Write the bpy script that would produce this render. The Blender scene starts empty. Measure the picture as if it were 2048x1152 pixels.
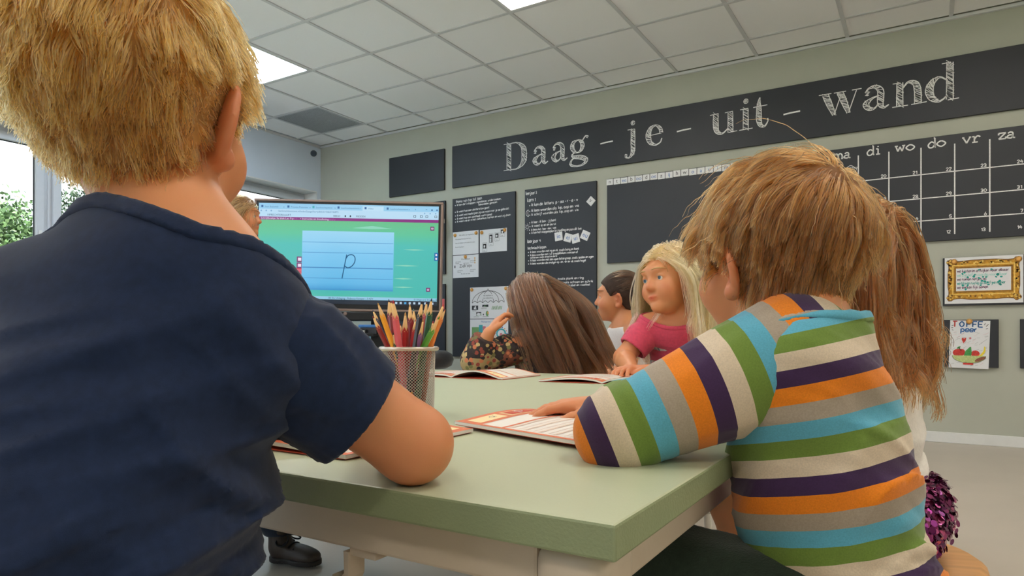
import bpy, bmesh, math, random
import numpy as np
from mathutils import Vector, Matrix
random.seed(7)
np.random.seed(7)
SC = bpy.context.scene
COL = SC.collection

# ---------------------------------------------------------------- camera, sky, exposure
CAM_H = 0.703                       # lens just above the low table
YAW = math.radians(31.5)            # room axes: +Y towards the chalkboard wall, -X towards the windows
cam_d = bpy.data.cameras.new('camera')
cam = bpy.data.objects.new('camera', cam_d)
COL.objects.link(cam)
cam.location = (0, 0, CAM_H)
cam.rotation_euler = (math.pi / 2, 0, YAW)
cam_d.sensor_width = 36.0
cam_d.lens = 1350 / 2048 * 36
cam_d.shift_y = 92 / 2048
cam_d.clip_start = 0.02
SC.camera = cam
SC.view_settings.view_transform = 'Standard'
SC.view_settings.look = 'None'
SC.view_settings.gamma = 1
SC.view_settings.use_curve_mapping = False
SC.view_settings.exposure = 1.65

W = bpy.data.worlds.new('overcast_sky')
SC.world = W
W.use_nodes = True
nt = W.node_tree
nt.nodes.clear()
tc = nt.nodes.new('ShaderNodeTexCoord')
sp = nt.nodes.new('ShaderNodeSeparateXYZ')
rp = nt.nodes.new('ShaderNodeValToRGB')
bg = nt.nodes.new('ShaderNodeBackground')
ow = nt.nodes.new('ShaderNodeOutputWorld')
nt.links.new(tc.outputs['Generated'], sp.inputs[0])
nt.links.new(sp.outputs['Z'], rp.inputs[0])
nt.links.new(rp.outputs[0], bg.inputs[0])
nt.links.new(bg.outputs[0], ow.inputs[0])
rp.color_ramp.elements[0].position = 0.05
rp.color_ramp.elements[0].color = (0.90, 0.91, 0.92, 1)
rp.color_ramp.elements[1].position = 0.75
rp.color_ramp.elements[1].color = (0.42, 0.68, 1.0, 1)
bg.inputs['Strength'].default_value = 1.0
PANEL_STRENGTH = 6.0
PANEL_COLOR = (1.0, 0.93, 0.83)
LEFT_PANEL_COLOR = (0.70, 0.85, 1.0)  # tinted blue to imitate the daylight cast on the window side
sun_d = bpy.data.lights.new('sun', 'SUN')          # added sun over the roof: lights trees and ground, whose bounce brightens the ceiling
sun_d.energy = 9.0
sun_d.angle = math.radians(8)
sun_d.color = (1.0, 0.95, 0.88)
sun = bpy.data.objects.new('sun', sun_d)
COL.objects.link(sun)
sun.rotation_euler = Vector((-.62, -.22, -.75)).to_track_quat('-Z', 'Y').to_euler()


# ---------------------------------------------------------------- helpers: view ray to a real point at a real distance
CY, SY = math.cos(YAW), math.sin(YAW)
def at(px, py, d):
    """point at distance d (along the view axis) seen at (px, py) of the 2048x1152 photograph"""
    r = (px - 1024) / 1350 * d
    return Vector((CY * r - SY * d, SY * r + CY * d, CAM_H + (668 - py) / 1350 * d))


# ---------------------------------------------------------------- helpers: materials
def srgb(c):
    f = lambda v: v / 12.92 if v <= 0.04045 else ((v + 0.055) / 1.055) ** 2.4
    if isinstance(c, str):
        c = c.lstrip('#')
        c = [int(c[i:i + 2], 16) / 255 for i in (0, 2, 4)]
    else:
        c = [v / 255 for v in c]
    return tuple(f(v) for v in c) + (1.0,)

MATS = {}
def mat(name, c, rough=0.6, metal=0.0, var=0.06, scale=30.0, bump=0.0, bscale=200.0, emit=0.0, sss=0.0, spec=0.5, stretch=None, coat=0.0, sheen=0.0, trans=0.0, alpha=1.0):
    if name in MATS:
        return MATS[name]
    m = bpy.data.materials.new(name)
    MATS[name] = m
    m.use_nodes = True
    n = m.node_tree
    b = n.nodes['Principled BSDF']
    c = srgb(c)
    b.inputs['Roughness'].default_value = rough
    b.inputs['Metallic'].default_value = metal
    b.inputs['Specular IOR Level'].default_value = spec
    if coat:
        b.inputs['Coat Weight'].default_value = coat
    if sheen:
        b.inputs['Sheen Weight'].default_value = sheen
        b.inputs['Sheen Roughness'].default_value = 0.5
    if trans:
        b.inputs['Transmission Weight'].default_value = trans
    if sss:
        b.inputs['Subsurface Weight'].default_value = sss
        b.inputs['Subsurface Radius'].default_value = (0.012, 0.005, 0.003)
        b.inputs['Subsurface Scale'].default_value = 1.0
    b.inputs['Base Color'].default_value = c
    if emit:
        b.inputs['Emission Color'].default_value = c
        b.inputs['Emission Strength'].default_value = emit
        b.inputs['Base Color'].default_value = tuple(v * 0.05 for v in c[:3]) + (1,)
        return m
    t = n.nodes.new('ShaderNodeTexCoord')
    src = t.outputs['Object']
    if stretch:
        mp = n.nodes.new('ShaderNodeMapping')
        mp.inputs['Scale'].default_value = stretch
        n.links.new(src, mp.inputs[0])
        src = mp.outputs[0]
    if var:
        nz = n.nodes.new('ShaderNodeTexNoise')
        nz.inputs['Scale'].default_value = scale
        nz.inputs['Detail'].default_value = 4
        n.links.new(src, nz.inputs['Vector'])
        r = n.nodes.new('ShaderNodeValToRGB')
        r.color_ramp.elements[0].position = 0.3
        r.color_ramp.elements[1].position = 0.7
        r.color_ramp.elements[0].color = tuple(v * (1 - var) for v in c[:3]) + (1,)
        r.color_ramp.elements[1].color = tuple(min(1, v * (1 + var)) for v in c[:3]) + (1,)
        n.links.new(nz.outputs['Fac'], r.inputs[0])
        n.links.new(r.outputs[0], b.inputs['Base Color'])
    if bump:
        n2 = n.nodes.new('ShaderNodeTexNoise')
        n2.inputs['Scale'].default_value = bscale
        n2.inputs['Detail'].default_value = 3
        n.links.new(src, n2.inputs['Vector'])
        bp = n.nodes.new('ShaderNodeBump')
        bp.inputs['Strength'].default_value = bump
        bp.inputs['Distance'].default_value = 0.002
        n.links.new(n2.outputs['Fac'], bp.inputs['Height'])
        n.links.new(bp.outputs[0], b.inputs['Normal'])
    return m


# ---------------------------------------------------------------- helpers: objects
def tag(o, label=None, cat=None, group=None, kind=None):
    if label: o['label'] = label
    if cat: o['category'] = cat
    if group: o['group'] = group
    if kind: o['kind'] = kind
    return o

def empty(name, loc=(0, 0, 0), rz=0.0, label=None, cat=None, group=None, kind=None):
    o = bpy.data.objects.new(name, None)
    o.empty_display_size = 0.05
    COL.objects.link(o)
    o.location = loc
    o.rotation_euler = (0, 0, rz)
    return tag(o, label, cat, group, kind)

def link_mesh(name, me, parent=None, mats=None):
    o = bpy.data.objects.new(name, me)
    COL.objects.link(o)
    if mats:
        for m in (mats if isinstance(mats, (list, tuple)) else [mats]):
            me.materials.append(m)
    if parent:
        o.parent = parent
    return o

def obj(name, bm, m, parent=None, smooth=False, world=False):
    me = bpy.data.meshes.new(name)
    bm.to_mesh(me)
    bm.free()
    if smooth:
        me.polygons.foreach_set('use_smooth', [True] * len(me.polygons))
    o = link_mesh(name, me, None, m)
    if parent:
        o.parent = parent
        if world:                    # mesh is in world coordinates: cancel the parent's placement
            o.matrix_parent_inverse = parent_world(parent).inverted()
    return o

def parent_world(p):
    m = p.matrix_basis.copy()
    if p.parent:
        m = parent_world(p.parent) @ p.matrix_parent_inverse @ m
    return m

def npmesh(name, V, Fq, m, parent=None, smooth=True, tris=False, world=True):
    me = bpy.data.meshes.new(name)
    V = np.asarray(V, np.float32)
    Fq = np.asarray(Fq, np.int32)
    k = Fq.shape[1]
    me.vertices.add(len(V))
    me.vertices.foreach_set('co', V.ravel())
    me.loops.add(Fq.size)
    me.loops.foreach_set('vertex_index', Fq.ravel())
    me.polygons.add(len(Fq))
    me.polygons.foreach_set('loop_start', np.arange(0, Fq.size, k, dtype=np.int32))
    me.update(calc_edges=True)
    if smooth:
        me.polygons.foreach_set('use_smooth', np.ones(len(Fq), bool))
    o = link_mesh(name, me, None, m)
    if parent:
        o.parent = parent
        if world:
            o.matrix_parent_inverse = parent_world(parent).inverted()
    return o

def box(bm, lo, hi, bev=0.0, seg=2):
    r = bmesh.ops.create_cube(bm, size=1.0)
    vs = r['verts']
    for v in vs:
        v.co = Vector([lo[i] + (v.co[i] + 0.5) * (hi[i] - lo[i]) for i in range(3)])
    if bev:
        es = list({e for v in vs for e in v.link_edges})
        bmesh.ops.bevel(bm, geom=es, offset=bev, segments=seg, affect='EDGES', profile=0.5)
    return bm

def B(*args, bev=0.0, seg=2):
    bm = bmesh.new()
    for lo, hi in args:
        box(bm, lo, hi, bev, seg)
    return bm

def tube(bm, pts, rad, n=8, cap=True, closed=False):
    pts = [Vector(p) for p in pts]
    N = len(pts)
    rads = rad if isinstance(rad, (list, tuple)) else [rad] * N
    rings = []
    up = None
    for i, p in enumerate(pts):
        a = pts[(i - 1) % N] if (closed or i > 0) else p
        b = pts[(i + 1) % N] if (closed or i < N - 1) else p
        t = (b - a).normalized()
        if up is None:
            up = t.orthogonal().normalized()
        else:
            up = (up - t * up.dot(t))
            up = up.normalized() if up.length > 1e-6 else t.orthogonal().normalized()
        w = t.cross(up)
        rings.append([bm.verts.new(p + (up * math.cos(2 * math.pi * k / n) + w * math.sin(2 * math.pi * k / n)) * rads[i]) for k in range(n)])
    for i in range(N if closed else N - 1):
        a, b = rings[i], rings[(i + 1) % N]
        for k in range(n):
            bm.faces.new((a[k], a[(k + 1) % n], b[(k + 1) % n], b[k]))
    if cap and not closed:
        bm.faces.new(list(reversed(rings[0])))
        bm.faces.new(rings[-1])
    return bm

def lathe(bm, prof, n=24, c=(0, 0, 0), caps=True):
    rings = []
    for r, z in prof:
        rings.append([bm.verts.new((c[0] + r * math.cos(2 * math.pi * k / n), c[1] + r * math.sin(2 * math.pi * k / n), c[2] + z)) for k in range(n)])
    for a, b in zip(rings, rings[1:]):
        for k in range(n):
            bm.faces.new((a[k], a[(k + 1) % n], b[(k + 1) % n], b[k]))
    if caps:
        bm.faces.new(list(reversed(rings[0])))
        bm.faces.new(rings[-1])
    return bm

def copy_tree(o, parent=None):
    c = o.copy()
    COL.objects.link(c)
    if parent:
        c.parent = parent
    for ch in list(o.children):
        copy_tree(ch, c)
    return c

def smooth_line(pts, n=5):
    """Catmull-Rom through pts (tuples of any length)"""
    P = [np.array(p, float) for p in pts]
    if len(P) < 3:
        return P
    closed = np.allclose(P[0], P[-1])
    out = []
    N = len(P)
    for i in range(N - 1):
        p0 = P[i - 1] if i > 0 else (P[-2] if closed else 2 * P[0] - P[1])
        p1, p2 = P[i], P[i + 1]
        p3 = P[i + 2] if i + 2 < N else (P[1] if closed else 2 * P[-1] - P[-2])
        for k in range(n):
            t = k / n
            out.append(0.5 * ((2 * p1) + (-p0 + p2) * t + (2 * p0 - 5 * p1 + 4 * p2 - p3) * t * t + (-p0 + 3 * p1 - 3 * p2 + p3) * t ** 3))
    out.append(P[-1])
    return out


# ---------------------------------------------------------------- flat print: lettering and drawings lying on a real surface
_FONT = {}
def font_polys(s):
    if s in _FONT:
        return _FONT[s]
    cu = bpy.data.curves.new('t', 'FONT')
    cu.body = s
    cu.size = 1.0
    cu.resolution_u = 2
    o = bpy.data.objects.new('t', cu)
    COL.objects.link(o)
    dg = bpy.context.evaluated_depsgraph_get()
    me = bpy.data.meshes.new_from_object(o.evaluated_get(dg))
    V = [(v.co.x, v.co.y) for v in me.vertices]
    Fs = [tuple(p.vertices) for p in me.polygons]
    bpy.data.objects.remove(o)
    bpy.data.curves.remove(cu)
    bpy.data.meshes.remove(me)
    _FONT[s] = (V, Fs)
    return V, Fs

GL = {'a': "68 3a 07 14 44 68|6a 65 74", 'b': "0e 04|08 3a 68 55 24 05", 'c': "69 3a 07 14 44 65", 'd': "68 3a 07 14 44 67|6e 64",
      'e': "07 67 5a 2a 07 14 44 65", 'f': "5d 3e 2b 24|0a 5a", 'g': "68 3a 07 14 44 67|6a 62 30 01", 'h': "0e 04|07 3a 58 54",
      'i': "1a 14|1d 1c", 'j': "3a 32 10 01|3d 3c", 'k': "0e 04|5a 07|07 54", 'l': "0e 05 14", 'm': "0a 04|08 2a 48 44|48 6a 88 84",
      'n': "0a 04|08 3a 58 54", 'o': "3a 07 34 67 3a", 'p': "0a 00|08 3a 67 44 15", 'q': "68 3a 07 14 44 67|6a 60 71", 'r': "0a 04|07 2a 4a",
      's': "69 3a 18 47 65 34 05", 't': "2d 25 34 44|0a 4a", 'u': "0a 06 24 46|5a 54", 'v': "0a 34|34 6a", 'w': "0a 24|24 49|49 64|64 8a",
      'x': "0a 54|5a 04", 'y': "0a 05 34 56|6a 62 30 01", 'z': "0a 6a|6a 04|04 64", '1': "1a 3c|3c 34", '2': "0a 2c 5a 04|04 54", '3': "0b 3c 59 28 56 34 05",
      '4': "3c 07|07 67|4a 44", '5': "5c 1c|1c 08 48 55 24 05", '6': "4c 17 14 44 57 28 06", '7': "0c 5c|5c 24", '8': "38 0a 3c 5a 38 05 34 65 38",
      '9': "5a 2c 08 48 5b 44 24", '0': "3c 08 34 68 3c", '-': "08 48", '.': "14 15", ',': "15 03", ':': "15 14|19 18", "'": "1e 1c", '!': "1e 17|15 14",
      'E': "6e 0e|0e 04|04 64|09 59", 'F': "6e 0e|0e 04|09 59", 'T': "0e 7e|3e 34", 'O': "4e 09 44 89 4e", '(': "2e 09 24", ')': "0e 29 04"}
SLAB = {'m': "1a 14|18 3a 58 54|58 7a 98 94|04 24|44 64|84 a4|0a 1a", 'a': "19 3a 59 55 64 74|57 27 05 24 44 56", 'd': "68 3a 07 14 44 67|6e 64|64 74|5e 6e",
        'i': "3a 34|14 54|1a 3a|3d 3c", 'w': "1a 34|34 59|59 74|74 9a|0a 3a|7a aa", 'o': "4a 07 44 87 4a", 'v': "1a 44|44 7a|0a 2a|6a 8a",
        'r': "2a 24|04 54|0a 2a|27 4a 6a 79", 'z': "18 1a|1a 7a|7a 14|14 74|74 76"}

class Flat:
    """polygons in a surface's own (u, v); place() maps (u, v, height) to a point"""
    def __init__(s, place, eps=0.0004):
        s.p, s.V, s.F, s.MI, s.M, s.e, s.up = place, [], [], [], [], eps, 1      # up = -1 where v runs downwards
    def mi(s, m):
        if m not in s.M:
            s.M.append(m)
        return s.M.index(m)
    def poly(s, pts, m, lift=1):
        b = len(s.V)
        for u, v in pts:
            s.V.append(s.p(u, v, s.e * lift))
        s.F.append(tuple(range(b, b + len(pts))))
        s.MI.append(s.mi(m))
    def rect(s, u0, v0, u1, v1, m, lift=1, nu=1, nv=1):
        for i in range(nu):
            for j in range(nv):
                a, b = u0 + (u1 - u0) * i / nu, u0 + (u1 - u0) * (i + 1) / nu
                c, d = v0 + (v1 - v0) * j / nv, v0 + (v1 - v0) * (j + 1) / nv
                s.poly([(a, c), (b, c), (b, d), (a, d)], m, lift)
    def frame(s, u0, v0, u1, v1, w, m, lift=1):
        s.rect(u0, v0, u1, v0 + w, m, lift); s.rect(u0, v1 - w, u1, v1, m, lift)
        s.rect(u0, v0 + w, u0 + w, v1 - w, m, lift); s.rect(u1 - w, v0 + w, u1, v1 - w, m, lift)
    def disc(s, u, v, ru, rv, m, lift=1, n=12, rot=0.0):
        c, d = math.cos(rot), math.sin(rot)
        pts = []
        for k in range(n):
            a = 2 * math.pi * k / n
            x, y = ru * math.cos(a), rv * math.sin(a)
            pts.append((u + x * c - y * d, v + x * d + y * c))
        s.poly(pts, m, lift)
    def line(s, pts, w, m, lift=1):
        pts = [np.array(p[:2], float) for p in pts]
        pts = [p for i, p in enumerate(pts) if i == 0 or np.linalg.norm(p - pts[i - 1]) > 1e-6]
        N = len(pts)
        if N < 2:
            return
        L, R = [], []
        for i, p in enumerate(pts):
            t = pts[min(i + 1, N - 1)] - pts[max(i - 1, 0)]
            t = t / (np.linalg.norm(t) + 1e-9)
            nrm = np.array((-t[1], t[0])) * w / 2
            L.append(p + nrm); R.append(p - nrm)
        b = len(s.V)
        k = s.mi(m)
        for i in range(N):
            s.V.append(s.p(L[i][0], L[i][1], s.e * lift)); s.V.append(s.p(R[i][0], R[i][1], s.e * lift))
        for i in range(N - 1):
            s.F.append((b + 2 * i, b + 2 * i + 1, b + 2 * i + 3, b + 2 * i + 2)); s.MI.append(k)
    def text(s, txt, u, v, size, m, lift=1, align='l', rot=0.0, sx=1.0):
        V, Fs = font_polys(txt)
        if not V:
            return
        w = max(x for x, y in V) * size * sx
        off = {'l': 0, 'c': -w / 2, 'r': -w}[align]
        b = len(s.V)
        k = s.mi(m)
        c, d = math.cos(rot), math.sin(rot)
        for x, y in V:
            X, Y = x * size * sx + off, y * size * s.up
            s.V.append(s.p(u + X * c - Y * d, v + X * d + Y * c, s.e * lift))
        for f in Fs:
            s.F.append(tuple(b + i for i in f)); s.MI.append(k)
    def hand(s, txt, u, v, xh, m, w=None, lift=1, glyphs=GL, jit=0.06, slope=0.0, gap=2, seg=4, fit=None):
        """single-stroke handwriting; xh = x-height; fit = width to squeeze the line into"""
        w = w or xh * 0.16
        q = qy = xh / 6
        if fit:
            tot = 0
            for ch in txt:
                g = glyphs.get(ch)
                tot += 4 if g is None else max(int(pr[0], 16) for st in g.split('|') for pr in st.split()) + gap
            q = fit / tot
        x = u
        for ch in txt:
            g = glyphs.get(ch)
            if g is None:
                x += 4 * q
                continue
            mx = 0
            dy = random.uniform(-jit, jit) * xh
            for st in g.split('|'):
                pts = []
                for pr in st.split():
                    a, bb = int(pr[0], 16), int(pr[1], 16)
                    mx = max(mx, a)
                    pts.append((x + a * q + random.uniform(-jit, jit) * q, v + (bb - 4) * qy + dy + slope * (x - u) + random.uniform(-jit, jit) * q * 2))
                s.line(smooth_line(pts, seg), w, m, lift)
            x += (mx + gap) * q
        return x
    def build(s, name, parent=None, world=True):
        me = bpy.data.meshes.new(name)
        me.from_pydata([tuple(v) for v in s.V], [], s.F)
        me.polygons.foreach_set('material_index', s.MI)
        o = link_mesh(name, me, None, s.M)
        if parent:
            o.parent = parent
            if world:
                o.matrix_parent_inverse = parent_world(parent).inverted()
        return o
# ================================================================ the room
RX0, RX1, RY0, RY1, RZ = -5.64, 3.2, -2.7, 5.2, 2.75
M_WALL = mat('wall_paint_sage', (182, 184, 171), 0.75, var=0.03, scale=3, bump=0.15, bscale=350)
M_WALLL = mat('wall_paint_grey', (216, 225, 236), 0.8, var=0.02, scale=3)
M_WHITE = mat('white_lacquer', (226, 227, 226), 0.45, var=0.02)
M_PVC = mat('white_pvc', (206, 210, 216), 0.35, var=0.02)
M_TILE = mat('ceiling_tile_white', (248, 248, 248), 0.9, var=0.03, scale=400, bump=0.2, bscale=500)
M_GRID = mat('grid_bar_white', (208, 209, 211), 0.5, var=0.0)
M_FLOOR = mat('floor_vinyl', (188, 178, 166), 0.38, var=0.05, scale=2.2, bump=0.05, bscale=90)
M_SLAB = mat('board_slate', (44, 47, 54), 0.5, var=0.08, scale=2.5, bump=0.05, bscale=60)
M_SLABE = mat('board_edge_black', (24, 25, 28), 0.6)
M_CHALK = mat('chalk_white', (236, 236, 236), 0.9, var=0.10, scale=160)
M_BLACK = mat('black_plastic', (22, 23, 26), 0.4)
M_DGREY = mat('dark_grey_print', (60, 62, 68), 0.7)
M_GLASS = None

def struct(name, bm, m, parent=None, smooth=False):
    o = obj(name, bm, m, parent, smooth)
    if not parent:
        o['kind'] = 'structure'
    return o

struct('floor', B(((RX0 - .4, RY0, -0.1), (RX1, RY1 + .1, 0))), M_FLOOR)
struct('wall_right', B(((RX0 - .3, RY1, 0), (RX1, RY1 + .15, RZ + .2))), M_WALL)
struct('wall_back', B(((RX1, RY0, 0), (RX1 + .15, RY1 + .15, RZ + .2))), M_WALL)
NX0, NX1, NZ0, NZ1 = -5.2, -1.2, 0.85, 2.45          # unseen glazing added behind the camera to fill the room with light
struct('wall_near', B(((RX0 - .3, RY0 - .15, 0), (RX1 + .15, RY0, NZ0)), ((RX0 - .3, RY0 - .15, NZ1), (RX1 + .15, RY0, RZ + .2)),
                      ((RX0 - .3, RY0 - .15, NZ0), (NX0, RY0, NZ1)), ((NX1, RY0 - .15, NZ0), (RX1 + .15, RY0, NZ1))), M_WALL)
WY0, WY1, WZ0, WZ1 = -1.95, 5.15, 0.86, 2.25
struct('wall_left', B(((RX0 - .3, RY0, 0), (RX0, RY1, WZ0)), ((RX0 - .3, RY0, WZ1), (RX0, RY1, RZ + .2)),
                      ((RX0 - .3, RY0, WZ0), (RX0, WY0, WZ1)), ((RX0 - .3, WY1, WZ0), (RX0, RY1, WZ1))), M_WALLL)
struct('baseboard_right', B(((RX0, RY1 - .014, 0), (RX1, RY1, .068)), bev=.003), M_WHITE)
struct('baseboard_left', B(((RX0, RY0, 0), (RX0 + .014, RY1 - .014, .068)), bev=.003), M_WHITE)
struct('baseboard_back', B(((RX1 - .014, RY0, 0), (RX1, RY1 - .014, .068)), bev=.003), M_WHITE)
struct('trim_1', B(((RX0 - .26, WY0, WZ0 - .03), (RX0 + .03, WY1, WZ0)), bev=.005), M_WHITE)   # window ledge
struct('trim_2', B(((RX0 - .26, WY0, WZ1 - .012), (RX0 - .001, WY1, WZ1)), ((RX0 - .26, WY1 - .012, WZ0), (RX0 - .001, WY1, WZ1 - .012)),
                   ((RX0 - .26, WY0, WZ0), (RX0 - .001, WY0 + .012, WZ1 - .012))), M_WHITE)     # reveal lining
struct('trim_3', B(((RX0, RY0, RZ - .022), (RX0 + .022, RY1, RZ - .002)), ((RX0, RY1 - .022, RZ - .022), (RX1, RY1, RZ - .002))), M_GRID)   # ceiling edge angle

# windows: fixed frame, hinged sash, pane and handle each
m = bpy.data.materials.new('window_glass')
m.use_nodes = True
n = m.node_tree
n.nodes.clear()
o_ = n.nodes.new('ShaderNodeOutputMaterial'); mx = n.nodes.new('ShaderNodeMixShader'); tr = n.nodes.new('ShaderNodeBsdfTransparent'); gl = n.nodes.new('ShaderNodeBsdfGlossy')
fr = n.nodes.new('ShaderNodeFresnel')
tr.inputs[0].default_value = (0.96, 0.98, 0.98, 1)
gl.inputs['Roughness'].default_value = 0.02
fr.inputs[0].default_value = 1.45
n.links.new(fr.outputs[0], mx.inputs[0]); n.links.new(tr.outputs[0], mx.inputs[1]); n.links.new(gl.outputs[0], mx.inputs[2]); n.links.new(mx.outputs[0], o_.inputs[0])
M_GLASS = m
M_GASKET = mat('window_gasket', (40, 42, 48), 0.6)
ys = [WY0 + .012, -0.72, 0.48, 1.50, 2.59, 3.83, WY1 - .012]
for i in range(6):
    y0, y1, z0, z1 = ys[i], ys[i + 1], WZ0, WZ1 - .012
    x0, x1 = RX0 - .26, RX0 - .19
    w = struct('window_%d' % (i + 1), B(((x0, y0, z0), (x1, y1, z0 + .05)), ((x0, y0, z1 - .05), (x1, y1, z1)),
                                         ((x0, y0, z0 + .05), (x1, y0 + .045, z1 - .05)), ((x0, y1 - .045, z0 + .05), (x1, y1, z1 - .05)), bev=.004), M_PVC)
    a0, a1, b0, b1 = y0 + .03, y1 - .03, z0 + .035, z1 - .035
    xs0, xs1 = x1 - .03, x1 + .028
    s = .06
    sash = struct('sash', B(((xs0, a0, b0), (xs1, a1, b0 + s)), ((xs0, a0, b1 - s), (xs1, a1, b1)),
                            ((xs0, a0, b0 + s), (xs1, a0 + s, b1 - s)), ((xs0, a1 - s, b0 + s), (xs1, a1, b1 - s)), bev=.005), M_PVC, w)
    g = .006
    struct('gasket', B(((xs0 + .02, a0 + s, b0 + s), (xs0 + .032, a1 - s, b0 + s + g)), ((xs0 + .02, a0 + s, b1 - s - g), (xs0 + .032, a1 - s, b1 - s)),
                       ((xs0 + .02, a0 + s, b0 + s), (xs0 + .032, a0 + s + g, b1 - s)), ((xs0 + .02, a1 - s - g, b0 + s), (xs0 + .032, a1 - s, b1 - s))), M_GASKET, w)
    struct('pane', B(((xs0 + .023, a0 + s, b0 + s), (xs0 + .029, a1 - s, b1 - s))), M_GLASS, w)
    hb = B(((xs1, a1 - .045, 1.42), (xs1 + .012, a1 - .018, 1.50)), ((xs1 + .012, a1 - .04, 1.36), (xs1 + .03, a1 - .023, 1.475)), bev=.004)
    struct('handle', hb, M_WHITE, w)
    hg = bmesh.new()
    for zz in (b0 + .12, b1 - .12):
        tube(hg, [(xs1 + .004, a0 - .004, zz - .035), (xs1 + .004, a0 - .004, zz + .035)], .008, 8)
    struct('hinge', hg, M_PVC, w)

for i in range(5):  # added windows out of view, letting fill light in from behind
    a, b = NX0 + (NX1 - NX0) * i / 5, NX0 + (NX1 - NX0) * (i + 1) / 5
    w = struct('window_%d' % (i + 7), B(((a, RY0 - .12, NZ0), (b, RY0 - .05, NZ0 + .06)), ((a, RY0 - .12, NZ1 - .06), (b, RY0 - .05, NZ1)),
                                         ((a, RY0 - .12, NZ0 + .06), (a + .05, RY0 - .05, NZ1 - .06)), ((b - .05, RY0 - .12, NZ0 + .06), (b, RY0 - .05, NZ1 - .06)), bev=.004), M_PVC)
    struct('pane', B(((a + .05, RY0 - .09, NZ0 + .06), (b - .05, RY0 - .084, NZ1 - .06))), M_GLASS, w)

# ceiling: slab, lay-in tiles with T bars between
ceil_o = struct('ceiling', B(((RX0 - .3, RY0 - .1, RZ + .03), (RX1 + .1, RY1 + .1, RZ + .2))), mat('ceiling_void', (150, 150, 150), 0.9))
GX0, GY0, T = -5.26, 4.86, 0.6
xs = [RX0 + .02] + [GX0 + T * k for k in range(0, 15) if GX0 + T * k < RX1 - .05] + [RX1]
yl = [RY0] + [v for v in sorted(GY0 - T * k for k in range(0, 13)) if v > RY0 + .05] + [RY1 - .02]
LIGHTS = {(-4.66, 3.06), (-2.26, 3.06), (0.14, 3.06), (2.54, 3.06), (-4.66, 0.66), (-2.26, 0.66), (0.14, 0.66), (2.54, 0.66), (-4.66, -1.74), (-2.26, -1.74), (0.14, -1.74), (2.54, -1.74)}
VENT = (-5.26, 4.26)
tile_me = {}
near = lambda a, b: abs(a[0] - b[0]) < .02 and abs(a[1] - b[1]) < .02
bars = bmesh.new()
for x in xs[1:-1]:
    box(bars, (x - .012, RY0, RZ - .002), (x + .012, RY1, RZ + .004))
for y in yl[1:-1]:
    box(bars, (RX0, y - .012, RZ - .0025), (RX1, y + .012, RZ + .0035))
struct('grid_bars', bars, M_GRID, ceil_o)
for i in range(len(xs) - 1):
    for j in range(len(yl) - 1):
        c = (xs[i], yl[j])
        if any(near(c, l) for l in LIGHTS) or near(c, VENT):
            continue
        w_, h_ = xs[i + 1] - xs[i], yl[j + 1] - yl[j]
        key = (round(w_, 3), round(h_, 3))
        if key not in tile_me:
            bm = B(((.004, .004, 0), (w_ - .004, h_ - .004, .018)), bev=.004, seg=1)
            me = bpy.data.meshes.new('ceiling_tile'); bm.to_mesh(me); bm.free(); me.materials.append(M_TILE)
            tile_me[key] = me
        o = bpy.data.objects.new('ceiling_tile', tile_me[key])
        COL.objects.link(o)
        o.location = (c[0], c[1], RZ + .004)
        o.parent = ceil_o

M_LFRAME = mat('lamp_frame_white', (225, 225, 225), 0.4)
def emitter(name, col, s):
    m = bpy.data.materials.new(name); m.use_nodes = True
    b = m.node_tree.nodes['Principled BSDF']
    b.inputs['Base Color'].default_value = (.8, .8, .8, 1)
    b.inputs['Emission Color'].default_value = tuple(col) + (1,)
    b.inputs['Emission Strength'].default_value = s
    return m
M_EMW = emitter('lamp_diffuser_warm', PANEL_COLOR, PANEL_STRENGTH)
M_EMC = emitter('lamp_diffuser_cool', LEFT_PANEL_COLOR, PANEL_STRENGTH * 1.6)
for (x, y) in sorted(LIGHTS):
    e = empty('ceiling_light', (x, y, RZ), 0, None, 'ceiling light', 'square light panels in the ceiling grid')
    if near((x, y), (-4.66, 3.06)): e['label'] = 'square white light panel in the ceiling beside the blond boy\'s head'
    elif near((x, y), (-2.26, 3.06)): e['label'] = 'square white light panel cut by the top of the picture, above the lettered banner'
    else:
        row = {3: 'chalkboard wall row', 0: 'middle row', -1: 'row behind the camera'}[int(y)]
        e['label'] = 'square ceiling light panel, %s, %s' % (row, {-4: 'nearest the windows', -2: 'second from the windows', 0: 'third from the windows', 2: 'farthest from the windows'}[int(x)])
    f = .012
    obj('light_frame', B(((f, f, -.004), (.6 - f, .03, .02)), ((f, .57, -.004), (.6 - f, .6 - f, .02)), ((f, .03, -.004), (.03, .57, .02)), ((.57, .03, -.004), (.6 - f, .57, .02))), M_LFRAME, e)
    obj('diffuser', B(((.03, .03, .002), (.57, .57, .012))), M_EMC if x < -4 else M_EMW, e)
# air vent tile: perforated plate, louvres
e = empty('air_vent', (VENT[0], VENT[1], RZ), 0, 'grey perforated air vent panel in the ceiling near the room corner', 'air vent')
obj('vent_frame', B(((.012, .012, -.003), (.588, .03, .02)), ((.012, .57, -.003), (.588, .588, .02)), ((.012, .03, -.003), (.03, .57, .02)), ((.57, .03, -.003), (.588, .57, .02))), mat('vent_grey', (165, 170, 174), 0.5), e)
obj('vent_backing', B(((.03, .03, .014), (.57, .57, .02))), mat('vent_dark', (70, 76, 82), 0.8), e)
bm = bmesh.new()
for k in range(36):
    box(bm, (.03 + k * .015, .03, .0), (.03 + k * .015 + .009, .57, .012))
for k in range(36):
    box(bm, (.03, .03 + k * .015, .001), (.57, .03 + k * .015 + .006, .011))
tag(obj('vent_grille', bm, MATS['vent_grey'], e), kind='stuff')

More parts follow.
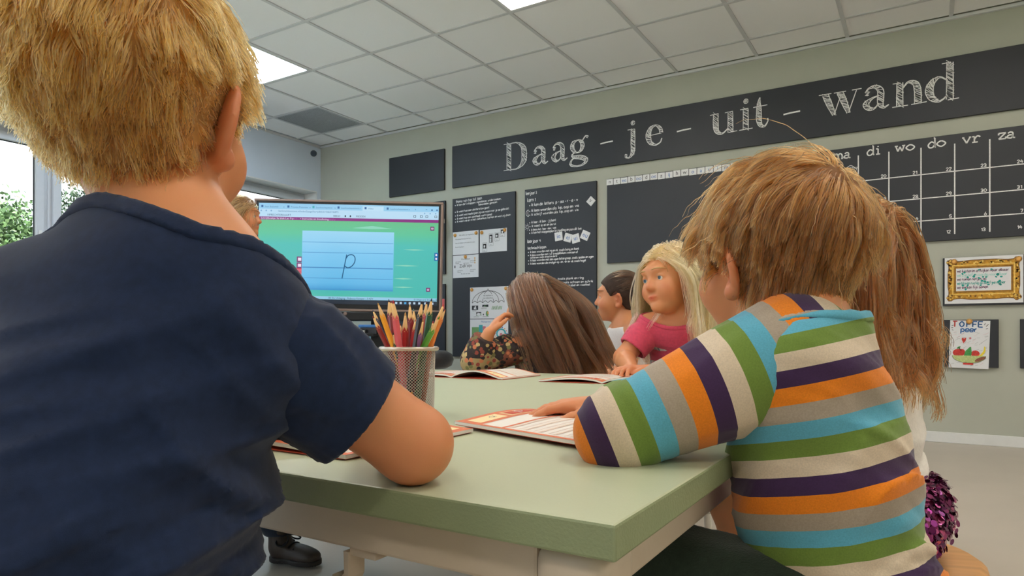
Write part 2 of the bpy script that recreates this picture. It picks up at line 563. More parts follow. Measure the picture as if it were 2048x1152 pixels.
# small dark spotlight on the left wall by the corner
e = empty('wall_sensor', (RX0, 5.06, 2.64), 0, 'small dark grey sensor on an arm in the top corner over the window', 'sensor')
bm = bmesh.new(); tube(bm, [(0, .02, 0), (.05, .02, 0), (.09, -.02, -.01)], .008, 8); obj('arm', bm, M_BLACK, e)
bm = bmesh.new(); bmesh.ops.create_uvsphere(bm, u_segments=14, v_segments=8, radius=.034, matrix=Matrix.Translation((.10, -.05, -.02))); obj('sensor_head', bm, mat('sensor_grey', (62, 70, 80), 0.4), e, True)

# ================================================================ outside: ground, trees beyond the glass
struct('ground', B(((-60, -60, -.6), (RX0 - .4, 60, -.5)), ((RX0 - .4, -60, -.6), (60, RY0 - .3, -.5))), mat('outside_bounce_paving', (190, 188, 182), 0.95, var=0.12, scale=2))  # unseen pale paving, put in to bounce daylight up to the ceiling
struct('lawn', B(((-60, -60, -.5), (-10.0, 60, -.47))), mat('outside_lawn', (96, 124, 62), 0.95, var=0.3, scale=2))
M_LEAFS = [mat('leaf_dark', (40, 60, 32), 0.6, var=0.35, scale=3), mat('leaf_mid', (62, 86, 44), 0.6, var=0.35, scale=3)]
M_BARK = mat('bark_brown', (84, 68, 54), 0.9, var=0.2, bump=0.6)
def tree(x, y, h, r, label, mi, seed):
    rng = np.random.RandomState(seed)
    e = empty('tree', (x, y, -.5), 0, label, 'tree', 'trees outside the window')
    bm = bmesh.new(); tube(bm, [(0, 0, 0), (.05, .03, h * .3), (-.03, .05, h * .62)], [.16, .12, .05], 8)
    for k in range(5):
        a = k * 1.3
        tube(bm, [(0, 0, h * .3), (r * .3 * math.cos(a), r * .3 * math.sin(a), h * .5), (r * .6 * math.cos(a), r * .6 * math.sin(a), h * .66)], [.06, .04, .015], 6)
    obj('trunk', bm, M_BARK, e, True)
    nb = 46
    th, ph = rng.uniform(0, 2 * np.pi, nb), np.arccos(rng.uniform(-1, 1, nb))
    rr = rng.uniform(.45, 1, nb) ** .6
    C = np.stack([r * .8 * rr * np.sin(ph) * np.cos(th), r * .8 * rr * np.sin(ph) * np.sin(th), h * .62 + h * .34 * rr * np.cos(ph)], 1)
    nl = 420
    cen = (C[:, None, :] + rng.normal(0, .17 * r, (nb, nl, 3)) * np.array([1, 1, .8])).reshape(-1, 3)
    N = len(cen)
    a = rng.normal(size=(N, 3)); a /= np.linalg.norm(a, axis=1)[:, None]
    b = np.cross(a, rng.normal(size=(N, 3))); b /= np.linalg.norm(b, axis=1)[:, None]
    s = rng.uniform(.028, .055, N)[:, None]
    V = np.stack([cen - a * s, cen + b * s * .5, cen + a * s, cen - b * s * .5], 1).reshape(-1, 3)
    o = npmesh('crown', V, np.arange(4 * N).reshape(-1, 4), M_LEAFS[mi], e, False, world=False)
    o['kind'] = 'stuff'
for a in [(-11.5, 4.2, 3.5, 1.25, 'rounded green tree showing in the far left window pane', 1, 1), (-13.5, 6.9, 4.1, 1.4, 'dark green tree behind the window post beside the blond boy\'s nape', 0, 2),
          (-12.6, 10.4, 3.7, 1.6, 'green tree outside behind the teacher\'s head', 1, 3), (-15.5, 14.6, 3.9, 1.6, 'dark shrubby tree outside the far end of the window', 0, 4),
          (-15.5, 3.6, 4.0, 1.9, 'low bright tree beyond the window, cut by the picture\'s left edge', 1, 5)]:
    tree(*a)
# ================================================================ chalkboards on the wall, with what is written and pinned on them
BT = 0.018
BY = RY1 - BT - 0.004               # front face of the boards
def on_board(x0, z0, x1, z1, name, label, cat='board', group=None):
    """board as an Empty at its lower left corner; local x right, z up, -y into the room"""
    e = empty(name, (x0, RY1, z0), 0, label, cat, group)
    w, h = x1 - x0, z1 - z0
    bm = B(((0, -BT - .004, 0), (w, -.004, h)), bev=.0015, seg=1)
    o = obj('board_panel', bm, [M_SLAB, M_SLABE], e)
    for p in o.data.polygons:
        if p.normal.y > -0.9:
            p.material_index = 1
    obj('wall_spacer', B(((.04, -.0041, .04), (w - .04, -.0015, h - .04))), M_SLABE, e)
    return e, w, h
def wallmap(x0, z0, y=BY):
    return lambda u, v, h: (x0 + u, y - h, z0 + v)

# ---- the long banner: fat-face letters drawn as chalk outlines and hatching
e, w, h = on_board(-3.841, 2.091, 1.35, 2.487, 'lettered_banner', 'long black banner board lettered Daag - je - uit - wand in white chalk', 'board')
FL = Flat(wallmap(0, 0), .0006)
LW = .0058
def fat(strokes, X, Z, q, qx=None):
    qx = qx or q
    rng = random.Random(int(abs(X) * 1000))
    for st in strokes:
        P = smooth_line(st, 7)
        P = [np.array((X + p[0] * qx, Z + p[1] * q, p[2] * q)) for p in P]
        Lh, Rh = [], []
        for i, p in enumerate(P):
            t = (P[min(i + 1, len(P) - 1)] - P[max(i - 1, 0)])[:2]
            t = t / (np.linalg.norm(t) + 1e-9)
            nn = np.array((-t[1], t[0])) * max(p[2], .0) / 2
            j = np.array((rng.uniform(-1, 1), rng.uniform(-1, 1))) * .0008
            Lh.append(p[:2] + nn + j); Rh.append(p[:2] - nn + j)
        FL.line(Lh, LW, M_CHALK)
        if max(p[2] for p in P) > .012:
            FL.line(Rh, LW * .9, M_CHALK)
            # hatching: short slanted strokes across the thick part
            dist = 0
            for i in range(1, len(P)):
                seg = np.linalg.norm(P[i][:2] - P[i - 1][:2])
                n_ = int((dist + seg) / .0062) - int(dist / .0062)
                dist += seg
                for k in range(n_):
                    t = rng.random()
                    a = Lh[i - 1] * (1 - t) + Lh[i] * t
                    b = Rh[i - 1] * (1 - t) + Rh[i] * t
                    wd = np.linalg.norm(a - b)
                    if wd < .012:
                        continue
                    dirn = (b - a) / wd
                    tang = np.array((dirn[1], -dirn[0]))
                    sl = rng.uniform(.5, 1.1) * wd
                    ov = rng.uniform(-.002, .006)
                    if rng.random() < .12:
                        continue
                    FL.line([a - dirn * ov - tang * sl * .5, (a + b) / 2 + dirn * rng.uniform(-.002, .002), b + dirn * rng.uniform(-.004, .004) + tang * sl * .5], rng.uniform(.0026, .0044), M_CHALK, 1.3)
S = lambda *p: list(p)
DOT = lambda x, y: [(x + .055 * math.cos(a * .785), y + .055 * math.sin(a * .785), .10) for a in range(9)]
FAT = {
 'D': [S((.0, 0, 0), (.75, 0, 0)), S((.0, 1.53, 0), (.7, 1.53, 0)), S((.36, 0, .27), (.36, 1.53, .27)), S((.5, 1.53, .02), (.95, 1.5, .05), (1.32, 1.2, .26), (1.4, .76, .33), (1.32, .33, .26), (.95, .03, .05), (.5, 0, .02))],
 'a': [S((.16, .74, .12), (.22, .74, .17), (.28, .74, .12)), S((.14, .78, .03), (.3, .97, .05), (.55, .98, .14), (.72, .8, .22), (.73, .5, .24), (.73, .2, .2), (.85, .03, .06), (1.04, .13, .02)),
       S((.66, .58, .02), (.4, .5, .06), (.17, .28, .22), (.3, .06, .14), (.5, .06, .04), (.66, .25, .02))],
 'g': [S((.47, .98, .03), (.2, .86, .16), (.14, .62, .22), (.24, .4, .14), (.47, .3, .03), (.68, .42, .14), (.76, .66, .22), (.68, .88, .15), (.47, .98, .03)), S((.72, .86, .03), (.92, 1.12, .04), (1.06, 1.08, .1), (1.1, 1.06, .06)),
       S((.3, .33, .02), (.12, .2, .05), (.25, .08, .14), (.65, .02, .22), (.98, -.16, .2), (.8, -.38, .08), (.4, -.44, .05), (.06, -.32, .1), (.1, -.08, .05), (.3, .05, .03))],
 'j': [DOT(.40, 1.33), S((.1, 1.0, 0), (.5, 1.0, 0)), S((.4, 1.0, .2), (.4, .3, .22), (.38, -.2, .18), (.2, -.45, .05), (.0, -.42, .05)), S((-.06, -.34, .08), (.0, -.34, .15), (.07, -.34, .08))],
 'e': [S((.2, .52, .0), (.86, .56, .0)), S((.86, .56, .16), (.78, .84, .14), (.52, 1.0, .05), (.26, .84, .18), (.16, .5, .26), (.26, .16, .18), (.55, .0, .05), (.8, .1, .03), (.88, .3, .02))],
 'u': [S((.0, .98, 0), (.42, 1.0, 0)), S((.28, .98, .22), (.28, .4, .24), (.36, .1, .16), (.6, .0, .05), (.86, .2, .02)), S((.72, .98, 0), (1.1, 1.0, 0)), S((.98, .98, .22), (.98, .0, .24)), S((.9, .0, 0), (1.3, .02, 0))],
 'i': [DOT(.31, 1.35), S((.04, .98, 0), (.42, 1.0, 0)), S((.3, .98, .22), (.3, .02, .24)), S((.0, .0, 0), (.62, .02, 0))],
 't': [S((.0, .98, 0), (.64, 1.0, 0)), S((.3, 1.4, .02), (.26, 1.15, .12), (.26, .9, .2), (.26, .35, .22), (.34, .08, .14), (.52, .02, .05), (.66, .22, .02), (.66, .36, .02))],
 'w': [S((.0, 1.0, 0), (.52, 1.0, 0)), S((.26, .98, .24), (.44, .5, .22), (.62, .02, .12)), S((.62, .02, 0), (.9, .86, 0)), S((.62, 1.0, 0), (1.1, 1.0, 0)), S((.86, .98, .24), (1.04, .5, .22), (1.2, .02, .12)), S((1.2, .02, 0), (1.52, .96, 0)), S((1.34, 1.0, 0), (1.72, 1.0, 0))],
 'n': [S((.02, 1.0, 0), (.3, 1.0, 0)), S((.28, 1.0, .22), (.28, .02, .24)), S((.0, .0, 0), (.58, .0, 0)), S((.4, .76, .02), (.6, .98, .06), (.86, .86, .2), (.94, .5, .24), (.94, .02, .24)), S((.7, .0, 0), (1.26, .02, 0))],
 'd': [S((.6, 1.54, 0), (.92, 1.55, 0)), S((.88, 1.55, .22), (.88, .02, .24)), S((.8, .0, 0), (1.2, .02, 0)), S((.8, .82, .02), (.52, 1.0, .05), (.25, .82, .2), (.15, .5, .28), (.25, .16, .2), (.52, .0, .05), (.8, .2, .02))],
}
Q = .155
for ch, X, Z in [('D', -3.262, 2.182), ('a', -2.966, 2.190), ('a', -2.778, 2.193), ('g', -2.592, 2.197), ('j', -2.085, 2.208), ('e', -1.918, 2.209), ('u', -1.402, 2.218), ('i', -1.185, 2.221), ('t', -1.085, 2.222),
                 ('w', -.640, 2.225), ('a', -.372, 2.222), ('n', -.19, 2.218), ('d', -.003, 2.212)]:
    FL = Flat(wallmap(0, 0), .0006)
    fat(FAT[ch], X, Z, Q)
    FL.build('chalk_letter', e)
for X in (-2.31, -1.66, -.875):
    FL = Flat(wallmap(0, 0), .0006)
    FL.line([(X, 2.286), (X + .05, 2.291), (X + .112, 2.293)], .011, M_CHALK)
    FL.build('chalk_dash', e)

# ---- plain boards
on_board(-4.634, 2.086, -3.937, 2.482, 'chalkboard', 'small blank black chalkboard high on the wall, over the screen\'s right corner')
on_board(-4.634, 1.279, -3.925, 1.982, 'chalkboard', 'blank chalkboard mostly hidden behind the upper half of the screen')
on_board(-4.634, 0.493, -3.925, 1.183, 'chalkboard', 'blank chalkboard low on the wall behind the pencil cup')
on_board(-0.70, 0.493, 0.005, 1.189, 'chalkboard', 'dark board with crumpled clear tape beside the long-haired girl in white')
on_board(-1.96, 0.493, -1.26, 1.189, 'chalkboard', 'dark board low on the wall behind the blonde girl\'s head')
on_board(0.095, 0.885, 0.80, 1.193, 'chalkboard', 'dark board under the sheet with the printed gold frame')
on_board(0.099, 0.492, 0.389, 0.794, 'chalkboard', 'small square dark board behind the fruit bowl drawing')
on_board(0.497, 0.492, 0.80, 0.794, 'chalkboard', 'small square dark board cut by the right edge of the picture')

# ---- board with the theme list
e, w, h = on_board(-3.838, 0.49, -3.139, 1.985, 'chalkboard', 'tall chalkboard with a handwritten theme list above four pinned white sheets')
f = Flat(wallmap(0, 0), .0006)
x0, zt = -3.838, 1.985
lines = [(.042, .041, .016, .30, 'thema van top tot teen'), (.053, .069, .011, .50, 'ik ken de 5 stappen: signaleren, onderzoeken,'), (.302, .089, .010, .206, 'behandelen, genezen'), (.053, .133, .011, .37, 'ik weet hoe een dokterstas gaat'),
         (.055, .168, .0115, .58, 'ik weet wat medicijnen zijn en waarvoor je ze gebruikt'), (.055, .199, .011, .396, 'ik weet hoe een apotheek werkt goed'), (.055, .226, .011, .597, 'ik weet wie er in het ziekenhuis werken en wat zij doen')]
for dx, dz, xh, ft, s in lines:
    f.hand(s, x0 + dx, zt - dz, xh, M_CHALK, w=.0034, slope=.02, fit=ft, seg=3)
    if s.startswith('ik'):
        f.disc(x0 + dx - .018, zt - dz + .005, .005, .005, M_CHALK)
f.build('chalk_writing', e)

# ---- board with the learning goals
e, w, h = on_board(-3.04, 0.49, -2.346, 1.985, 'chalkboard', 'tall chalkboard headed leerjaar 3 with chalk goals behind the brown-haired girl')
f = Flat(wallmap(0, 0), .0006)
x0 = -3.04
for dx, z_, xh, ft, s, b in [(.013, 1.938, .017, .112, 'leerjaar 3', 0), (.029, 1.874, .021, .085, 'kern 1', 0), (.069, 1.833, .0155, .457, 'ik ken de  letters  p - aa - r - e - v', 1), (.069, 1.783, .0145, .467, 'ik lees woorden als  kip, aap en  vis', 1),
                             (.069, 1.749, .0135, .462, 'ik schrijf woorden als  kip, aap en  vis', 1), (.069, 1.681, .0125, .247, 'ik leer : ik ben - jij bent', 1), (.072, 1.648, .0125, .242, 'ik weet ie-ei en eu-ui', 1), (.067, 1.616, .0105, .249, 'ik lees vlot : hee - een - wei', 1),
                             (.069, 1.589, .0125, .494, 'ik ken het stappenplan bij spelling en pas dit toe.', 1), (.029, 1.511, .0175, .138, 'leerjaar 4', 0), (.029, 1.453, .0145, .19, 'technisch lezen', 0), (.056, 1.420, .0115, .48, 'ik lees woorden met ng en nk, zoals bang en bank', 1),
                             (.056, 1.392, .011, .47, 'ik lees woorden met 2 of 3 medeklinkers vooraan of', 1), (.058, 1.371, .0095, .269, 'achteraan, zoals straat en dorst', 0), (.058, 1.345, .0115, .613, 'ik lees woorden met een open lettergreep, zoals spelen en ogen', 1),
                             (.058, 1.317, .0105, .541, 'ik lees woorden die eindigen op -en, -er en -el, zoals hagel', 1), (.15, 1.171, .0115, .43, 'met ng en nk, zoals plank en ring', 0), (.15, 1.138, .0115, .517, 'met sch en schr, zoals schoen en schrik', 0), (.15, 1.112, .0105, .488, 'lange woorden, zoals fietsbel en voetbal', 0)]:
    f.hand(s, x0 + dx, z_, xh, M_CHALK, w=.0042 if xh > .014 else .0034, fit=ft, seg=3)
    if b:
        f.disc(x0 + dx - .018, z_ + .006, .005, .005, M_CHALK)
MZ, SZ = 1.775, 1.652
f.line(smooth_line([(x0 + .038, MZ + .028), (x0 + .017, MZ + .014), (x0 + .017, MZ - .016), (x0 + .04, MZ - .03), (x0 + .031, MZ), (x0 + .038, MZ + .028)]), .004, M_CHALK)     # moon
f.line(smooth_line([(x0 + .025 + .013 * math.cos(a * .7), SZ + .013 * math.sin(a * .7)) for a in range(10)]), .0035, M_CHALK)        # sun
for k in range(8):
    a = k * math.pi / 4
    f.line([(x0 + .026 + .02 * math.cos(a), SZ + .022 * math.sin(a)), (x0 + .026 + .028 * math.cos(a), SZ + .03 * math.sin(a))], .003, M_CHALK)
f.build('chalk_writing', e)

# ---- board under the row of letter tiles
on_board(-2.251, 1.289, -0.76, 1.985, 'chalkboard', 'wide blank chalkboard under the row of white letter tiles')
M_TILEW = mat('magnet_white', (228, 228, 230), 0.4, var=0.02)
M_BLUEP = mat('print_blue', (40, 104, 176), 0.6)
M_INK = mat('print_black', (36, 36, 40), 0.7)
tl = ['n', 't', 'ee', 'b', 'oo', 'd', 'oe', 'z', 'ij', 'h', 'w', 'o', 'a', 'u', 'i', 'm', 's']
p_ = (-1.435 + 2.251) / 13.0
for k, s in enumerate(tl):
    X = -2.253 + k * p_
    wt = p_ * .93
    zc = 1.957 + random.uniform(-.002, .002)
    e = empty('letter_tile', (X, BY, zc - .025), 0, 'white letter tile marked %s in the row along the top of a chalkboard' % s, 'letter tile', 'letter tiles along the chalkboard\'s top edge')
    obj('tile_body', B(((0, -.005, 0), (wt, 0, .05)), bev=.002, seg=1), M_TILEW, e)
    f = Flat(lambda u, v, h: (u, -.005 - h, v))
    vow = s in ('ee', 'oo', 'oe', 'ij', 'o', 'a', 'u', 'i')
    f.text(s, wt / 2, .013, .043, M_BLUEP if vow else M_INK, align='c')
    f.build('tile_letter', e, world=False)
# loose letter magnets on the goals board
for X, Z, r, s, sz in [(-2.395, 1.818, .8, '<', .062), (-2.70, 1.545, .1, 'ie', .075), (-2.61, 1.527, -.3, 'ei', .072), (-2.538, 1.515, .2, 'ui', .075), (-2.448, 1.535, -.45, 'eu', .075)]:
    e = empty('letter_magnet', (X, BY, Z), 0, ('white square magnet with a black arrow mark, tilted on its corner' if s == '<' else 'tilted white magnet marked %s on the goals chalkboard' % s), 'magnet', None if s == '<' else 'two-letter magnets on the goals board')
    e.rotation_euler = (0, -r, 0)
    obj('magnet_body', B(((-sz / 2, -.005, -sz / 2), (sz / 2, 0, sz / 2)), bev=.003, seg=1), M_TILEW, e)
    f = Flat(lambda u, v, h: (u, -.005 - h, v))
    f.text(s, 0, -sz * .2, sz * .72, M_INK if s == '<' else M_BLUEP, align='c')
    f.build('magnet_letter', e, world=False)

# ---- calendar board
e, w, h = on_board(-0.66, 1.307, 0.80, 1.986, 'calendar_board', 'black weekly calendar board with white lines and day names above the girl\'s hair')
f = Flat(wallmap(0, 0), .0006)
cols = [-.577, -.393, -.21, -.026, .159, .343, .527, .711]
for i, x in enumerate(cols[:]):
    f.line([(x, 1.925), (x, 1.345)], .0075, M_CHALK)
for z in (1.748, 1.591, 1.444):
    f.line([(-.62, z), (.77, z)], .0065, M_CHALK)
for i, s in enumerate(['ma', 'di', 'wo', 'do', 'vr', 'za', 'zo']):
    cx = (cols[i] + .184 / 2)
    wd = {'ma': .135, 'di': .085, 'wo': .125, 'do': .112, 'vr': .115, 'za': .115, 'zo': .115}[s]
    f.hand(s, cx - wd / 2 + .005, 1.918, .036, M_CHALK, w=.0085, glyphs=SLAB, jit=0, gap=.8)
for r, row in enumerate([[19, 20, 21, 22, 23, 24, 25], [26, 27, 28, 29, 30, 31, 1], [2, 3, 4, 5, 6, 7, 8], [9, 10, 11, 12, 13, 14, 15]]):
    z = (1.756, 1.599, 1.452, 1.352)[r]
    for c, d in enumerate(row):
        s = str(d)
        f.hand(s, cols[c + 1] - .012 - .017 * len(s), z, .0145, M_CHALK, w=.004, gap=1.5, jit=.03)
f.hand('gym', -.20, 1.42, .018, M_CHALK, w=.005, gap=1.2)
pts = [(-.50, 1.895), (-.46, 1.855), (-.43, 1.862), (-.405, 1.842)]
f.line(smooth_line([(-.54, 1.815), (-.48, 1.838), (-.44, 1.862), (-.402, 1.832)]), .004, M_CHALK)
for k in range(5):
    x = -.53 + k * .027
    z = 1.823 + .008 * k - (.01 if k > 3 else 0)
    f.line([(x, z), (x + .012, z - .032), (x + .022, z + .002), (x, z)], .0035, M_CHALK)
f.build('chalk_calendar', e)

# ---- sheets pinned to the boards
M_PAPER = mat('paper_white', (228, 229, 232), 0.7, var=0.015, scale=8)
M_PIN = mat('magnet_wood', (222, 164, 84), 0.45, var=0.12)
def sheet(x0, z0, x1, z1, label, draw, y=None, rot=0.0, cat='paper', group=None):
    e = empty('paper_sheet', (x0, (BY if y is None else y) - .0006, z0), 0, label, cat, group)
    e.rotation_euler = (0, rot, 0)
    w, h = x1 - x0, z1 - z0
    # a sheet with a slight curl away from the board
    bm = bmesh.new()
    nx, nz = 6, 6
    yy = lambda u, v: -.0008 - .006 * (max(0, .35 - v) ** 2) * (u - .2)
    top = [[bm.verts.new((w * i / nx, yy(i / nx, j / nz) - .0005, h * j / nz)) for j in range(nz + 1)] for i in range(nx + 1)]
    for i in range(nx):
        for j in range(nz):
            bm.faces.new((top[i][j], top[i + 1][j], top[i + 1][j + 1], top[i][j + 1]))
    r = bmesh.ops.extrude_face_region(bm, geom=bm.faces[:])
    for v in [g for g in r['geom'] if isinstance(g, bmesh.types.BMVert)]:
        v.co.y += .0006
    bmesh.ops.recalc_face_normals(bm, faces=bm.faces)
    obj('sheet', bm, M_PAPER, e)
    f = Flat(lambda u, v, hh: (u, yy(u / w, v / h) - .0008 - hh, v), .0004)
    draw(f, w, h)
    if f.V:
        f.build('print', e, world=False)
    return e
def pin(x, z, label, y=None):
    e = empty('round_magnet', (x, (BY if y is None else y) - .003, z), 0, label, 'magnet', 'round wooden magnets holding sheets')
    bm = bmesh.new(); lathe(bm, [(.0125, 0), (.0175, .003), (.0125, .010), (.012, .0135), (.005, .0145)], 16)
    bmesh.ops.rotate(bm, verts=bm.verts, cent=(0, 0, 0), matrix=Matrix.Rotation(math.pi / 2, 3, 'X'))
    obj('magnet_body', bm, M_PIN, e, True)

def d_text(f, w, h):
    f.text('Wij willen aan begeleiders', w * .25, h * .82, .017, M_INK)
    for k, s in enumerate(['Wat gebeurt er als je ziek bent', 'Naar de dokter en het ziekenhuis gaan', 'Beterschapskaart']):
        f.text(s, w * .1, h * (.66 - .17 * k), .0145, M_DGREY)
def d_steps(f, w, h):
    for u, v, a, b in [(.10, .12, .13, .26), (.34, .36, .12, .40), (.56, .55, .12, .24), (.76, .72, .13, .22)]:
        f.frame(w * u, h * v - .02, w * (u + a) + .012, h * (v + b) + .01, .0016, M_DGREY)
        f.rect(w * u + .006, h * v + .01, w * (u + a) + .004, h * (v + b), M_INK)
        f.disc(w * (u + a / 2) + .003, h * (v + b) - .022, .009, .010, M_PAPER, 2)
        f.rect(w * (u + a / 2) - .006, h * v + .014, w * (u + a / 2) + .01, h * (v + b) - .035, M_PAPER, 2)
        f.text('stap', w * u + .01, h * v - .012, .012, M_DGREY)
def d_ziek(f, w, h):
    f.text('Ziek zijn', w / 2, h * .46, .042, M_INK, align='c')
    f.text('Woordenweb', w / 2, h * .80, .018, M_DGREY, align='c')
    f.text('Ik voel me ziek', w / 2, h * .15, .017, M_DGREY, align='c')
    for u, v in [(.1, .70), (.68, .72), (.18, .30), (.68, .32), (.42, .62)]:
        f.text('pijn koorts', w * u, h * v, .014, M_DGREY)
        f.text('hoesten', w * u, h * (v - .07), .013, M_DGREY)
    f.rect(w * .06, h * .45, w * .10, h * .56, M_DGREY)
    for k in range(3):
        f.disc(w * .86, h * (.84 - .10 * k), .006, .009, M_PIN)
M_GREENP = mat('print_green', (112, 160, 104), 0.7)
M_TEALP = mat('print_teal', (72, 170, 180), 0.7)
M_PINKP = mat('print_pink', (214, 128, 140), 0.7)
def d_umb(f, w, h):
    cx, top, bot, R_ = w * .48, h * .88, h * .50, w * .42
    arc = lambda k, y0: [(cx + R_ * k * math.sin(a * math.pi / 20), y0 + (top - y0) * math.cos(a * math.pi / 20)) for a in range(0, 11)]
    for k in (-1, -.68, -.34, .34, .68, 1):
        f.line(arc(k, bot), .0042, M_INK)
    n_ = 6
    for i in range(n_):
        xa, xb = cx - R_ + 2 * R_ * i / n_, cx - R_ + 2 * R_ * (i + 1) / n_
        f.line(smooth_line([(xa, bot), ((xa + xb) / 2, bot + .018), (xb, bot)]), .0042, M_INK)
    f.line(smooth_line([(cx - .012, top), (cx, top + .016), (cx + .012, top)]), .004, M_INK)
    f.rect(cx - w * .17, h * .62, cx + w * .17, h * .78, M_PAPER, 2)
    f.text('wij werken in', cx, h * .71, .019, M_DGREY, 3, 'c')
    f.text('het ziekenhuis', cx, h * .63, .019, M_DGREY, 3, 'c')
    f.text('verpleger', w * .06, h * .245, .013, M_DGREY)
    for u, v, a, b in [(.05, .28, .17, .14), (.33, .37, .16, .07), (.17, .09, .13, .12)]:
        f.rect(w * u, h * v, w * (u + a), h * (v + b), M_DGREY)
        for k in range(7):
            f.rect(w * (u + a * random.random() * .8), h * (v + b * random.random() * .7), w * (u + a * .2 + a * random.random() * .8), h * (v + b * random.random()), random.choice([M_PAPER, M_GREENP, M_INK]), 2)
    f.text('operatiezaal', w * .3, h * .32, .013, M_DGREY)
    f.text('ambulance', w * .1, h * .05, .014, M_DGREY)
    f.text('dokterspost', w * .34, h * .05, .014, M_DGREY)
    f.disc(w * .46, h * .16, .016, .026, M_GREENP); f.disc(w * .48, h * .18, .008, .014, M_PIN, 2); f.disc(w * .36, h * .13, .006, .008, M_DGREY)
    for k in range(9):
        f.line([(w * (.58 + .03 * k), h * .28), (w * (.60 + .03 * k), h * (.36 + .05 * random.random()))], .006, M_GREENP)
def d_map(f, w, h):
    f.text('Plattegrond', w * .42, h * .9, .022, M_BLUEP, align='c')
    f.rect(w * .05, h * .35, w * .24, h * .75, M_GREENP); f.rect(w * .24, h * .5, w * .34, h * .82, M_TEALP); f.rect(w * .34, h * .55, w * .42, h * .78, M_PINKP)
    f.disc(w * .82, h * .55, w * .13, h * .16, M_TEALP); f.disc(w * .82, h * .55, w * .09, h * .11, M_PAPER, 2); f.disc(w * .82, h * .5, .016, .02, M_PINKP, 3)
    f.disc(w * .66, h * .22, w * .2, h * .1, M_GREENP); f.rect(w * .74, h * .2, w * .86, h * .36, M_PAPER, 3); f.rect(w * .77, h * .23, w * .82, h * .3, M_DGREY, 4)
    for k in range(14):
        a = k * .45
        f.disc(w * .82 + w * .15 * math.cos(a), h * .55 + h * .19 * math.sin(a), .006, .006, [M_BLUEP, M_PINKP, M_PIN][k % 3], 3)
sheet(-3.832, 1.450, -3.536, 1.668, 'white sheet with lines of typed text, upper left of four on the theme board', d_text)
sheet(-3.521, 1.455, -3.226, 1.664, 'white sheet printed with four rising pictogram steps', d_steps)
sheet(-3.830, 1.233, -3.536, 1.444, 'white sheet printed Ziek zijn in the middle', d_ziek)
sheet(-3.632, .845, -3.212, 1.136, 'white sheet with a drawn umbrella above small pictures', d_umb)
sheet(-3.632, .548, -3.212, .839, 'coloured floor plan sheet pinned under the umbrella sheet', d_map)
for x, z, l in [(-3.803, 1.637, 'round wooden magnet on the left corner of the typed sheet'), (-3.561, 1.642, 'round wooden magnet on the right corner of the typed sheet'), (-3.498, 1.64, 'round wooden magnet on the left corner of the pictogram steps sheet'),
                (-3.247, 1.644, 'round wooden magnet on the right corner of the pictogram steps sheet'), (-3.683, 1.428, 'round wooden magnet at the top of the Ziek zijn sheet'),
                (-3.61, 1.115, 'round wooden magnet on the left corner of the umbrella sheet'), (-3.235, 1.115, 'round wooden magnet on the right corner of the umbrella sheet')]:
    pin(x, z, l)

